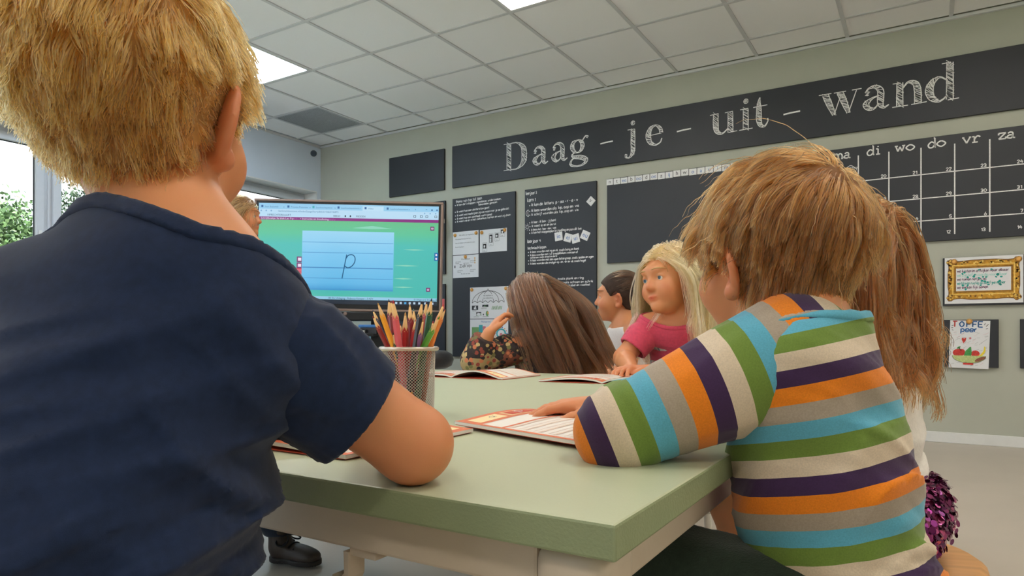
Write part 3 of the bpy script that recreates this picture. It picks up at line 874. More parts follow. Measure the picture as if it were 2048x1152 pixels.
# gold frame sheet: flat print of an ornate frame with handwritten rules inside
M_GOLD = mat('print_gold', (196, 142, 38), 0.6, var=0.35, scale=60)
M_GOLDD = mat('print_gold_dark', (122, 80, 18), 0.6, var=0.3, scale=80)
M_GOLDL = mat('print_gold_light', (236, 200, 104), 0.6, var=0.15, scale=80)
M_PURPLEI = mat('ink_purple', (92, 40, 84), 0.7)
M_TEALI = mat('ink_teal', (36, 160, 150), 0.7)
M_TEALL = mat('ink_teal_pale', (160, 214, 206), 0.7)
def d_gold(f, w, h):
    for q, m, l in [(0, M_GOLDD, 1), (.006, M_GOLD, 2)]:
        n_ = 40
        pts = []
        for a, b, wav in [((.05, .10), (.95, .10), 1), ((.95, .10), (.95, .92), 2), ((.95, .92), (.05, .92), 1), ((.05, .92), (.05, .10), 2)]:
            for i in range(n_):
                t = i / n_
                bu = math.cos(t * 2 * math.pi * 3) * .5 + .5
                off = (.018 * bu + (.03 if t < .07 or t > .93 else 0) + .02 * math.exp(-((t - .5) / .1) ** 2)) - q / .3
                u, v = a[0] + (b[0] - a[0]) * t, a[1] + (b[1] - a[1]) * t
                if wav == 1: v += -off if a[1] < .5 else off
                else: u += (off if a[0] > .5 else -off) * .6
                pts.append((u * w, v * h))
        f.poly(pts, m, l)
    f.frame(w * .10, h * .19, w * .90, h * .84, .006, M_GOLDL, 3)
    f.frame(w * .13, h * .24, w * .87, h * .79, .005, M_GOLDD, 3)
    rnd = random.Random(3)
    for k in range(150):
        t = rnd.random()
        side = rnd.randrange(4)
        u, v = [(.06 + .88 * t, .15 + rnd.uniform(-.03, .03)), (.06 + .88 * t, .875 + rnd.uniform(-.025, .03)), (.075 + rnd.uniform(-.02, .015), .12 + .76 * t), (.925 + rnd.uniform(-.015, .02), .12 + .76 * t)][side]
        f.disc(w * u, h * v, .004 + .005 * rnd.random(), .003 + .004 * rnd.random(), rnd.choice([M_GOLDD, M_GOLDL, M_GOLD]), 4, 7, rnd.random() * 3)
    for cu in (.06, .94):
        for cv in (.13, .90):
            for k in range(6):
                a = k * 1.05
                f.disc(w * cu + .011 * math.cos(a), h * cv + .011 * math.sin(a), .007, .004, M_GOLDL if k % 2 else M_GOLDD, 5, 8, a)
    f.rect(w * .15, h * .27, w * .85, h * .76, M_PAPER, 6)
    for k, (s, m) in enumerate([('we luisteren en kijken naar elkaar', M_PURPLEI), ('we zijn lief en aardig voor elkaar', M_TEALL), ('we ruimen netjes op', M_PURPLEI), ('we blijven rustig op een fijne manier', M_TEALI), ('we werken fijn samen', M_PURPLEI)]):
        f.hand(s, w * .165, h * (.675 - .088 * k), .0105, m, w=.0026, fit=w * [.66, .64, .38, .62, .40][k], lift=7, seg=3)
    for k in range(26):
        f.disc(w * rnd.uniform(.17, .83), h * rnd.uniform(.3, .72), rnd.uniform(.004, .007), rnd.uniform(.006, .009), M_TEALI, 8, 10, rnd.random() * 3)
sheet(.105, .897, .512, 1.192, 'white sheet printed with an ornate gold frame around handwritten rules', d_gold, BY)
pin(.155, 1.166, 'yellow round magnet on the left corner of the gold frame sheet'); pin(.488, 1.166, 'yellow round magnet on the right corner of the gold frame sheet')
M_RED = mat('pencil_red', (206, 66, 58), 0.8, var=0.2, scale=120)
M_BLU = mat('pencil_blue', (70, 118, 176), 0.8, var=0.2, scale=120)
M_GRN = mat('pencil_green', (74, 156, 84), 0.8, var=0.2, scale=120)
M_LGR = mat('pencil_light_green', (190, 204, 138), 0.8, var=0.15, scale=120)
M_YEL = mat('pencil_yellow', (240, 218, 70), 0.8, var=0.12, scale=120)
M_BRN = mat('pencil_brown', (140, 88, 70), 0.8, var=0.2, scale=120)
def d_fruit(f, w, h):
    u = lambda a: a * w
    v = lambda a: a * h
    xs_ = [.12, .29, .47, .62, .76]
    for s, x, m in zip('TOFFE', xs_, [M_RED, M_BLU, M_BLU, M_BLU, M_BLU]):
        f.hand(s, u(x - .05), v(.865), .021, m, w=.0075, jit=.02, fit=w * .145)
        f.hand(s, u(x - .05), v(.865), .021, M_INK, w=.0014, jit=.1, fit=w * .145, lift=2)
    f.hand('peer', u(.28), v(.765), .019, M_BLU, w=.007, fit=w * .42, jit=.02)
    for a, b, c, d in [(.04, .88, .09, .90), (.03, .84, .08, .845), (.05, .80, .09, .79), (.88, .95, .86, .91), (.96, .93, .90, .88), (.95, .84, .9, .83)]:
        f.line([(u(a), v(b)), (u(c), v(d))], .003, M_INK)
    f.poly([(u(.36), v(.52)), (u(.31), v(.59)), (u(.31), v(.63)), (u(.345), v(.64)), (u(.365), v(.61)), (u(.39), v(.64)), (u(.42), v(.63)), (u(.41), v(.58))], M_RED)
    f.disc(u(.52), v(.63), .006, .007, M_PINKP)
    bowl = [(u(.08), v(.26))] + [(u(.5 + .42 * math.cos(math.pi + a * math.pi / 12)), v(.26 + .15 * math.sin(math.pi + a * math.pi / 12))) for a in range(1, 12)] + [(u(.92), v(.27))]
    f.disc(u(.23), v(.32), u(.14), v(.08), M_RED, 2); f.disc(u(.32), v(.33), u(.09), v(.07), M_RED, 2)
    f.line(smooth_line([(u(.27), v(.39)), (u(.26), v(.42)), (u(.22), v(.44))]), .003, M_INK, 3); f.disc(u(.24), v(.43), .012, .005, M_GRN, 3, 10, .6)
    f.disc(u(.66), v(.31), u(.11), v(.07), M_RED, 2)
    f.poly([(u(.36), v(.22)), (u(.41), v(.36)), (u(.52), v(.45)), (u(.55), v(.45)), (u(.57), v(.33)), (u(.55), v(.22))], M_GRN, 4)
    f.poly(smooth_line([(u(.60), v(.25)), (u(.76), v(.28)), (u(.86), v(.38)), (u(.87), v(.46)), (u(.90), v(.45)), (u(.90), v(.35)), (u(.80), v(.25)), (u(.66), v(.22)), (u(.60), v(.25))])[:-1], M_YEL, 3)
    f.poly(bowl, M_LGR, 5)
    f.line(bowl, .0018, M_INK, 6)
    f.disc(u(.78), v(.2), u(.15), v(.035), M_BRN, 6, 10, .5)
    f.rect(u(.36), v(.075), u(.62), v(.11), M_RED, 6)
    rnd = random.Random(5)
    for k in range(70):
        a, b = rnd.uniform(.05, .9), rnd.uniform(.05, .75)
        f.line([(u(a), v(b)), (u(a + .08), v(b + rnd.uniform(.0, .05)))], .0008, M_DGREY if k % 3 else M_PINKP, .5)
sheet(.126, .488, .337, .792, 'child\'s drawing of a fruit bowl titled Toffe peer', d_fruit, BY, rot=.03)
pin(.236, .783, 'yellow round magnet at the top of the fruit bowl drawing')
# paper with an orange dot left of the board behind the blonde girl
def d_small(f, w, h):
    for k in range(6):
        f.disc(w * random.uniform(.3, .8), h * random.uniform(.3, .8), .007, .01, random.choice([M_INK, M_GRN, M_YEL]))
    f.text('Rekenen', w * .1, h * .12, .02, M_DGREY)
sheet(-2.05, .80, -1.955, 1.07, 'white sheet hanging over a board\'s edge between the bun girl and the blonde girl', d_small)
def d_orange(f, w, h):
    f.rect(0, 0, w, h, mat('paper_orange', (222, 92, 44), 0.7)); f.disc(w * .5, h * .55, w * .34, h * .36, M_PIN, 2); f.disc(w * .5, h * .55, w * .16, h * .18, MATS['paper_orange'], 3)
sheet(-1.86, .93, -1.74, 1.02, 'small orange paper with a yellow ring behind the blonde girl', d_orange)
# crumpled clear tape on the board beside the girl
M_TAPE = mat('clear_tape', (214, 214, 218), 0.25, var=0.15, scale=90)
for k, (x, z, w_, h_, l) in enumerate([(-.115, 1.085, .075, .10, 'crumpled piece of clear tape at the top of the board beside the girl'), (-.085, .83, .03, .16, 'strip of clear tape in the middle of the board beside the girl'), (-.075, .77, .04, .05, 'small crumpled tape bit low on the board beside the girl')]):
    rng = np.random.RandomState(k)
    bm = bmesh.new()
    nx = 7
    g = [[bm.verts.new((x + w_ * i / nx + rng.uniform(-.004, .004), BY - .002 - rng.uniform(0, .012), z + h_ * j / nx + rng.uniform(-.005, .005) + .01 * (i % 2))) for j in range(nx + 1)] for i in range(nx + 1)]
    for i in range(nx):
        for j in range(nx):
            if (i, j) not in ((0, 0), (0, nx - 1), (nx - 1, 0), (nx - 2, 0), (nx - 1, 1)):
                bm.faces.new((g[i][j], g[i + 1][j], g[i + 1][j + 1], g[i][j + 1]))
    for v in [v for v in bm.verts if not v.link_faces]:
        bm.verts.remove(v)
    tag(obj('tape_piece', bm, M_TAPE), l, 'tape', 'crumpled tape on a dark board')
# pink note on the low board behind the pencils
sheet(-4.04, .94, -3.93, 1.04, 'pinkish red note on the board behind the pencils', lambda f, w, h: f.rect(0, 0, w, h, mat('paper_pinkred', (226, 104, 104), 0.7)))
# coiled white cable hanging beside the screen
bm = bmesh.new()
pts = []
for k in range(70):
    a = k * 2 * math.pi / 16
    pts.append((-3.97 + .055 * math.cos(a) + .004 * math.sin(k * 1.7), BY - .03 - .0012 * k, 1.755 + .105 * math.sin(a) + .004 * math.cos(k * 2.1)))
tube(bm, pts, .0065, 6)
tag(obj('coiled_cable', bm, mat('cable_white', (216, 210, 200), 0.5), None, True), 'coiled white cable hanging from a hook at the right edge of the screen', 'cable')
bm = bmesh.new(); tube(bm, [(-3.97, BY + .0, 1.845), (-3.97, BY - .14, 1.845), (-3.97, BY - .15, 1.875)], .007, 8)
tag(obj('wall_hook', bm, M_BLACK), 'small black hook carrying the coiled cable', 'hook')
# ================================================================ the low table
TX0, TX1, TY0, TY1, TZ = -1.98, -0.17, 0.405, 1.86, 0.58
M_TABLE = mat('table_sage_laminate', (186, 192, 162), 0.42, var=0.03, scale=5, bump=0.06, bscale=500)
M_TEDGE = mat('table_sage_edge', (146, 157, 120), 0.5, var=0.03, scale=20, bump=0.25, bscale=420)
M_CREAM = mat('steel_cream', (212, 196, 176), 0.42, var=0.03, scale=8, bump=0.06, bscale=300)
e = empty('low_table', (TX0, TY0, 0), 0, 'large low table with sage green top and cream frame, booklets lying on it', 'table')
bm = B(((0, 0, TZ - .025), (TX1 - TX0, TY1 - TY0, TZ)), bev=.0022, seg=2)
o = obj('tabletop', bm, [M_TABLE, M_TEDGE], e)
for p in o.data.polygons:
    if p.normal.z < .7: p.material_index = 1
L, D_ = TX1 - TX0, TY1 - TY0
z0, z1 = .516, TZ - .0255
obj('rail', B(((.07, .022, z0), (L - .07, .042, z1)), bev=.003), M_CREAM, e)
obj('rail', B(((.07, D_ - .042, z0), (L - .07, D_ - .022, z1)), bev=.003), M_CREAM, e)
obj('rail', B(((.022, .07, z0), (.042, D_ - .07, z1)), bev=.003), M_CREAM, e)
obj('rail', B(((L - .042, .07, z0), (L - .022, D_ - .07, z1)), bev=.003), M_CREAM, e)
for x in (.012, L - .070):
    for y in (.012, D_ - .070):
        lg = obj('leg', B(((x, y, .012), (x + .058, y + .058, z1)), bev=.014, seg=4), M_CREAM, e, True)
        bm = bmesh.new(); lathe(bm, [(.024, 0), (.026, .004), (.026, .016)], 16, (x + .029, y + .029, 0)); obj('foot_pad', bm, M_BLACK, lg, True)
bm = bmesh.new()
hx = -.431 - TX0
pr = [(0, .512), (.0, .489), (-.003, .482), (-.010, .480), (-.016, .484), (-.015, .489), (-.009, .487), (-.004, .4925), (-.0045, .512)]
a = [bm.verts.new((hx + x * 1.3, .024, z)) for x, z in pr]
b = [bm.verts.new((hx + x * 1.3, .044, z)) for x, z in pr]
for i in range(len(pr)):
    j = (i + 1) % len(pr)
    bm.faces.new((a[i], a[j], b[j], b[i]))
bm.faces.new(a[::-1]); bm.faces.new(b)
box(bm, (hx, .026, .509), (hx + .03, .042, .517))
bmesh.ops.recalc_face_normals(bm, faces=bm.faces)
obj('bag_hook', bm, M_CREAM, e)

# ================================================================ stools
M_WOOD = mat('seat_birch', (206, 152, 96), 0.42, var=0.16, scale=6, stretch=(1, 9, 1), bump=0.1, bscale=30)
M_WHST = mat('stool_white', (226, 222, 212), 0.38, var=0.02)
def stool(x, y, rz, label, h=.352, rad=.15):
    e = empty('wooden_stool', (x, y, 0), rz, label, 'stool', 'low stools around the table')
    bm = bmesh.new(); lathe(bm, [(.02, h - .034), (rad - .016, h - .034), (rad - .005, h - .028), (rad, h - .016), (rad - .003, h - .006), (rad - .012, h), (rad * .6, h - .003), (.02, h - .005)], 36)
    obj('seat', bm, M_WOOD, e, True)
    for k in range(4):
        a = math.pi / 4 + k * math.pi / 2
        c, s = math.cos(a), math.sin(a)
        bm = bmesh.new(); tube(bm, [(.07 * c, .07 * s, h - .036), (.10 * c, .10 * s, h - .042), (.125 * c, .125 * s, h - .075), (.155 * c, .155 * s, .02), (.156 * c, .156 * s, .004)], .0125, 12)
        obj('leg', bm, M_WHST, e, True)
    bm = bmesh.new(); tube(bm, [(.137 * math.cos(2 * math.pi * k / 24), .137 * math.sin(2 * math.pi * k / 24), .16) for k in range(24)], .006, 8, closed=True)
    obj('foot_ring', bm, M_WHST, e, True)
    return e

# ================================================================ booklets
M_PAGE = mat('booklet_page', (232, 226, 218), 0.6, var=0.012, scale=8)
M_ORB = mat('booklet_orange', (222, 122, 84), 0.6, var=0.05, scale=10)
M_ORD = mat('booklet_orange_dark', (204, 82, 54), 0.6, var=0.04)
M_CRM = mat('booklet_cream', (246, 222, 170), 0.6)
M_LNB = mat('booklet_line_orange', (206, 158, 136), 0.6)
M_GRYP = mat('booklet_grey', (120, 112, 112), 0.6)
def booklet(ox, oy, ang, label, pw=.172, ph=.216, lift=(0.004, 0.004), zb=0.0, open_=(1, 1), seed=1, extra=0):
    """open exercise booklet: origin at the bottom of the spine, local +y towards the top of the page"""
    e = empty('open_booklet', (ox, oy, TZ + .0008 + zb), ang, label, 'booklet', 'open handwriting booklets on the table')
    rnd = random.Random(seed)
    for side, name in ((-1, 'left_pages'), (1, 'right_pages')):
        lf = lift[0 if side < 0 else 1]
        def prof(t, v, k=lf):         # t 0 at the spine .. 1 at the fore edge
            return .0012 + .004 * (1 - math.exp(-t * 9)) * math.exp(-t * 2.2) * 1.7 + k * math.sin(min(1, t * 1.05) * math.pi) ** 1.2 * (.75 + .25 * v)
        def edge(t, v):
            return .0012
        bm = bmesh.new()
        NX, NY, th = 14, 6, .0028
        top = [[bm.verts.new((side * pw * i / NX * (1 - lf * 1.5), ph * j / NY, prof(i / NX, j / NY) + th)) for j in range(NY + 1)] for i in range(NX + 1)]
        bot = [[bm.verts.new((side * pw * i / NX * (1 - lf * 1.5), ph * j / NY, max(0, prof(i / NX, j / NY) - .001))) for j in range(NY + 1)] for i in range(NX + 1)]
        for i in range(NX):
            for j in range(NY):
                bm.faces.new((top[i][j], top[i + 1][j], top[i + 1][j + 1], top[i][j + 1]))
                bm.faces.new((bot[i][j], bot[i][j + 1], bot[i + 1][j + 1], bot[i + 1][j]))
        for i in range(NX):
            bm.faces.new((top[i][0], bot[i][0], bot[i + 1][0], top[i + 1][0])); bm.faces.new((top[i][NY], top[i + 1][NY], bot[i + 1][NY], bot[i][NY]))
        for j in range(NY):
            bm.faces.new((top[NX][j], bot[NX][j], bot[NX][j + 1], top[NX][j + 1]))
        bmesh.ops.recalc_face_normals(bm, faces=bm.faces)
        pg = obj(name, bm, M_PAGE, e)
        f = Flat(lambda u, v, h, s=side, q=prof: (s * u * (1 - lf * 1.5), v, q(max(0, min(1, u / pw)), v / ph) + th + h), .00025)
        N = 14
        R = lambda a, b, c, d, m, l=1: f.rect(a * pw, b * ph, c * pw, d * ph, m, l, nu=max(1, int((c - a) * N)), nv=2)
        R(0, 0, 1, .045, M_ORB); R(0, .955, 1, 1, M_ORB); R(.0, .045, .03, .955, M_ORB); R(.955, .045, 1, .955, M_ORB)
        # header band with the model letters
        R(.03, .80, .955, .955, M_ORB)
        R(.06, .815, .62, .945, M_CRM, 2); R(.075, .828, .60, .932, M_ORD, 3); R(.335, .828, .342, .932, M_CRM, 4)
        mir = (lambda x: x) if side > 0 else (lambda x: 1 - x)
        def word(s, u, v, xh, m, l, w=None):
            q = Flat(lambda a, b, h: f.p(pw * u + (a if side > 0 else -a), b, h), .00025)
            q.hand(s, 0, v * ph, xh, m, w, l, seg=3)
            b0 = len(f.V)
            f.V += q.V
            f.F += [tuple(b0 + i for i in t) for t in q.F]
            f.MI += [f.mi(m)] * len(q.F)
        word('p', .17 if side > 0 else .24, .865, .011, M_PAPER, 5, .0016); word('p', .44 if side > 0 else .50, .865, .011, M_PAPER, 5, .0016)
        R(.66, .815, .93, .945, M_CRM, 2); word('a', .78, .86, .008, M_GRYP, 5, .001)
        # first writing box, two columns
        R(.03, .775, .955, .80, M_ORB); R(.40, .60, .412, .775, M_ORB); R(.03, .575, .955, .60, M_ORB)
        word('p', .15, .66, .014, M_GRYP, 2, .0011)
        for k in range(9):
            y = .53 - .058 * k
            R(.06, y, .93, y + .004, M_LNB)
            if k % 2 == 0:
                R(.06, y + .012, .93, y + .03, mat('booklet_line_pale', (232, 212, 196), 0.6), 1)
        for k in range(4):
            word(rnd.choice(['p', 'pa', 'ap', 'pp']), .12 + .04 * rnd.random(), .49 - .116 * k, .008, M_GRYP, 3, .0008)
        R(.46, .012, .54, .03, M_GRYP, 2)
        f.build('page_print', pg, world=False)
    obj('cover', B(((-pw * .985, .001, 0), (pw * .985, ph - .001, .0011))), M_ORD, e)
    return e
booklet(-.650, .473, 0.0, 'open orange booklet under the arm of the blond boy in navy', lift=(.004, .003), seed=1)
booklet(-.268, .811, math.atan2(.954, .3), 'open orange booklet in front of the boy in the striped shirt', lift=(.006, .003), zb=.0035, seed=2)
booklet(-1.135, 1.735, math.pi + .02, 'open booklet with one arched half in front of the brown-haired girl', lift=(.016, .003), seed=3)
booklet(-.70, 1.745, math.pi + .10, 'open booklet under the hands of the blonde girl in pink', lift=(.012, .006), seed=4)
booklet(-1.62, 1.15, -math.pi / 2, 'open booklet at the far left end of the table, hidden behind the boy in navy', lift=(.004, .004), seed=5)

# ================================================================ pencil cup of wire mesh
M_WIRE = mat('wire_silver', (196, 188, 178), 0.32, metal=0.85, var=0.02)
cc = at(818, 700, 1.03)
CX, CYY = cc.x, cc.y
RIMZ = .6838
e = empty('pencil_cup', (CX, CYY, TZ), 0, 'silver wire mesh pencil cup full of coloured pencils', 'cup')
hh = RIMZ - TZ
R0, R1 = .0372, .0395
bm = bmesh.new(); tube(bm, [(R1 * 1.075 * math.cos(2 * math.pi * k / 48), R1 * 1.075 * math.sin(2 * math.pi * k / 48), hh - .003) for k in range(48)], .0033, 10, closed=True); obj('rim', bm, mat('rim_silver', (208, 196, 184), 0.3, metal=0.7, var=0.01), e, True)
bm = bmesh.new(); tube(bm, [(R0 * math.cos(2 * math.pi * k / 40), R0 * math.sin(2 * math.pi * k / 40), .0024) for k in range(40)], .0022, 8, closed=True)
lathe(bm, [(R0, .001), (R0, .0022)], 32); obj('base_plate', bm, M_WIRE, e, True)
bm = bmesh.new()
nw, ns = 50, 26
for d in (-1, 1):
    for k in range(nw):
        a0 = 2 * math.pi * k / nw
        pts = []
        for i in range(ns + 1):
            t = i / ns
            r = R0 + (R1 - R0) * t + .00025 * d
            a = a0 + d * t * 2.75
            pts.append((r * math.cos(a), r * math.sin(a), .003 + (hh - .006) * t))
        tube(bm, pts, .00044, 4, cap=False)
tag(obj('wire_mesh', bm, M_WIRE, e, True), kind='stuff')

M_PWOOD = mat('pencil_wood', (226, 182, 120), 0.6, var=0.15, scale=60, stretch=(1, 1, .2))
def pencil(tip, rim, d1, d2, col, label, r=.0038, lead=None, hexa=True, wood=True, sharp=None):
    T_ = at(tip[0], tip[1], d1)
    Rm = at(rim[0], rim[1], d2)
    # the pencil stands on the cup's floor and leans on the rim from inside
    zf = TZ + .0055
    fr = (RIMZ - zf) / (T_.z - zf)
    clamp = lambda v, r_: v.normalized() * r_ if v.length > r_ else v
    cen = Vector((CX, CYY))
    k = (RIMZ - Rm.z) / (T_.z - Rm.z)
    cr = clamp(Rm.xy + (T_.xy - Rm.xy) * k - cen, R1 - r - .0022)
    ft = clamp((cr - (T_.xy - cen) * fr) / (1 - fr), R0 - r - .002)
    Bt = Vector((CX + ft.x, CYY + ft.y, zf))
    tp = cen + ft + (cr - ft) / fr
    T_ = Vector((tp.x, tp.y, T_.z))
    ax = (T_ - Bt).normalized()
    Ln = (T_ - Bt).length
    e = empty('coloured_pencil', Bt, 0, label, 'pencil', 'coloured pencils in the wire cup')
    e.rotation_mode = 'QUATERNION'
    e.rotation_quaternion = ax.to_track_quat('Z', 'Y')
    n = 6 if hexa else 14
    cl = r * 5.2 if sharp is None else sharp
    m = mat('pencil_paint_%02x%02x%02x' % col, col, 0.32, var=0.03, coat=0.3)
    bm = bmesh.new()
    rings = []
    for z, rr, wav in [(0, r, 0), (Ln - cl, r, 0)]:
        rings.append([bm.verts.new((rr * math.cos(2 * math.pi * k / (2 * n)) * (1 if k % 2 == 0 else (.9 if hexa else 1)), rr * math.sin(2 * math.pi * k / (2 * n)) * (1 if k % 2 == 0 else (.9 if hexa else 1)), z + (cl * .22 if (wav == 0 and z > 0 and k % 2 == 1) else 0))) for k in range(2 * n)])
    for k in range(2 * n):
        bm.faces.new((rings[0][k], rings[0][(k + 1) % (2 * n)], rings[1][(k + 1) % (2 * n)], rings[1][k]))
    bm.faces.new(rings[0][::-1])
    obj('pencil_body', bm, m, e)
    bm = bmesh.new(); lathe(bm, [(r * .94, Ln - cl - .001), (r * .9, Ln - cl + .0005), (r * .28, Ln - cl * .18)], 12); obj('sharpened_wood', bm, M_PWOOD, e, True)
    bm = bmesh.new(); lathe(bm, [(r * .29, Ln - cl * .19), (r * .2, Ln - cl * .08), (r * .06, Ln)], 10); obj('pencil_lead', bm, mat('lead_%02x%02x%02x' % (lead or col), lead or col, 0.5, var=0.0), e, True)
c4 = lambda x, y: (680 + x / 4.432, 560 + y / 4.432)
for tip, rim, d1, d2, col, r, label, kw in [
    ((247, 322), (388, 565), 1.03, 1.015, (138, 26, 30), .0040, 'dark red pencil leaning furthest over the rim towards the blond boy', dict(hexa=True)),
    ((290, 266), (402, 560), 1.05, 1.04, (44, 52, 78), .0036, 'navy blue blunt pencil behind the orange-yellow one', {}),
    ((316, 204), (447, 570), 1.01, 1.0, (242, 166, 24), .0043, 'orange-yellow pencil crossing in front at the cup\'s side', dict(lead=(200, 150, 70))),
    ((432, 170), (440, 565), 1.06, 1.05, (128, 24, 34), .0054, 'thick dark red pencil just behind the pink one', dict(lead=(50, 30, 34))),
    ((452, 182), (452, 560), 1.07, 1.06, (150, 34, 40), .0046, 'maroon pencil showing only its tip behind the pink one', {}),
    ((475, 180), (522, 575), 1.01, 1.0, (222, 96, 104), .0056, 'thick pink pencil at the front of the cup', dict(lead=(190, 40, 60))),
    ((588, 287), (575, 575), 1.02, 1.01, (176, 30, 36), .0056, 'thick bright red pencil beside the pink one', dict(lead=(214, 160, 90))),
    ((618, 213), (634, 565), 1.04, 1.03, (134, 24, 38), .0052, 'tall crimson pencil in the middle of the cup', dict(lead=(210, 170, 110))),
    ((652, 255), (668, 565), 1.06, 1.05, (150, 190, 170), .0042, 'pale green pencil behind the crimson one', dict(lead=(90, 130, 120))),
    ((536, 385), (540, 570), 1.04, 1.03, (120, 30, 34), .0040, 'short brownish red pencil behind between pink and red', {}),
    ((462, 465), (482, 570), 1.015, 1.0, (38, 58, 44), .0038, 'short dark olive pencil low beside the pink one', {}),
    ((672, 350), (640, 570), 1.03, 1.02, (196, 52, 56), .0036, 'slim red pencil leaning under the black one', {}),
    ((738, 192), (672, 570), 1.01, 1.0, (40, 34, 42), .0046, 'black pencil leaning right with a black tip', dict(lead=(16, 16, 18))),
    ((768, 190), (735, 560), 1.04, 1.03, (186, 28, 48), .0046, 'cherry red pencil between the black and the dark green ones', dict(lead=(80, 30, 40))),
    ((740, 345), (718, 575), 1.0, .99, (128, 82, 132), .0048, 'short purple pencil at the front of the cup', dict(lead=(214, 160, 100))),
    ((808, 163), (768, 570), 1.02, 1.01, (34, 92, 64), .0050, 'tall dark green pencil with a dark tip', dict(lead=(24, 30, 34))),
    ((826, 362), (800, 570), 1.05, 1.04, (170, 80, 40), .0044, 'short brown pencil behind between the two greens', dict(lead=(190, 50, 50))),
    ((918, 212), (832, 565), 1.05, 1.04, (230, 130, 40), .0048, 'orange pencil with a red tip leaning out on the screen side', dict(lead=(214, 70, 40))),
    ((908, 322), (822, 575), 1.01, 1.0, (92, 168, 58), .0050, 'light green pencil leaning out over the rim at the right', dict(lead=(76, 140, 52))),
    ((934, 260), (850, 570), 1.055, 1.05, (214, 120, 60), .0038, 'slim amber pencil behind the light green one', {}),
]:
    pencil(c4(*tip), c4(*rim), d1, d2, col, label, r, **kw)

# ================================================================ the interactive screen on its mobile stand
P0 = at(696.5, 512, 5.1)
e = empty('interactive_screen', (P0.x, P0.y, 0), YAW, 'large interactive screen on a stand showing a handwritten letter p on a teal page', 'screen')
s_ = 5.1 / 1350
SW, SH = 377 * s_, 221 * s_
zc = P0.z
ROLL = -.021
M_FRAME = mat('screen_frame_bronze', (150, 128, 118), 0.35, metal=0.4, var=0.02)
E_ = 0.29
def scr(name, c, k=1.0):
    return mat('screen_' + name, c, 0.3, emit=E_ * k)
def rolled(o):
    o.rotation_euler = (0, -ROLL, 0)
    o.location = (0, 0, zc)
    return o
hw, hh_ = SW / 2, SH / 2
fw = 4.5 * s_
rolled(obj('screen_frame', B(((-hw, -.02, hh_ - fw), (hw, .05, hh_)), ((-hw, -.02, -hh_), (hw, .05, -hh_ + 5 * s_)), ((-hw, -.02, -hh_ + 5 * s_), (-hw + fw, .05, hh_ - fw)), ((hw - fw, -.02, -hh_ + 5 * s_), (hw, .05, hh_ - fw)), bev=.004), M_FRAME, e))
rolled(obj('screen_bezel', B(((-hw + fw, -.012, -hh_ + fw), (hw - fw, .045, hh_ - fw))), M_BLACK, e))
rolled(obj('screen_back', B(((-hw + .03, .05, -hh_ + .04), (hw - .03, .09, hh_ - .04)), bev=.01), M_BLACK, e))
f = Flat(lambda u, v, h: (-hw + u * s_, -.0125 - h, hh_ - v * s_), .0006)
def emit_grad(name, stops, axis='Z'):
    m = bpy.data.materials.new(name); m.use_nodes = True
    n = m.node_tree
    b = n.nodes['Principled BSDF']
    b.inputs['Base Color'].default_value = (.01, .01, .01, 1)
    t = n.nodes.new('ShaderNodeTexCoord'); s = n.nodes.new('ShaderNodeSeparateXYZ'); r = n.nodes.new('ShaderNodeValToRGB')
    n.links.new(t.outputs['Generated'], s.inputs[0]); n.links.new(s.outputs[axis], r.inputs[0]); n.links.new(r.outputs[0], b.inputs['Emission Color'])
    b.inputs['Emission Strength'].default_value = E_
    while len(r.color_ramp.elements) < len(stops):
        r.color_ramp.elements.new(.5)
    for el, (p, c) in zip(r.color_ramp.elements, stops):
        el.position = p; el.color = srgb(c)
    b.inputs['Roughness'].default_value = 0.3
    return m
SC_TEAL = emit_grad('screen_teal_page', [(0, (92, 200, 160)), (.12, (72, 190, 180)), (.7, (74, 194, 186)), (.84, (92, 200, 158)), (1, (104, 196, 140))])
SC_CARD = emit_grad('screen_blue_card', [(0, (60, 156, 214)), (.12, (98, 188, 236)), (.6, (126, 204, 246)), (1, (158, 218, 248))])
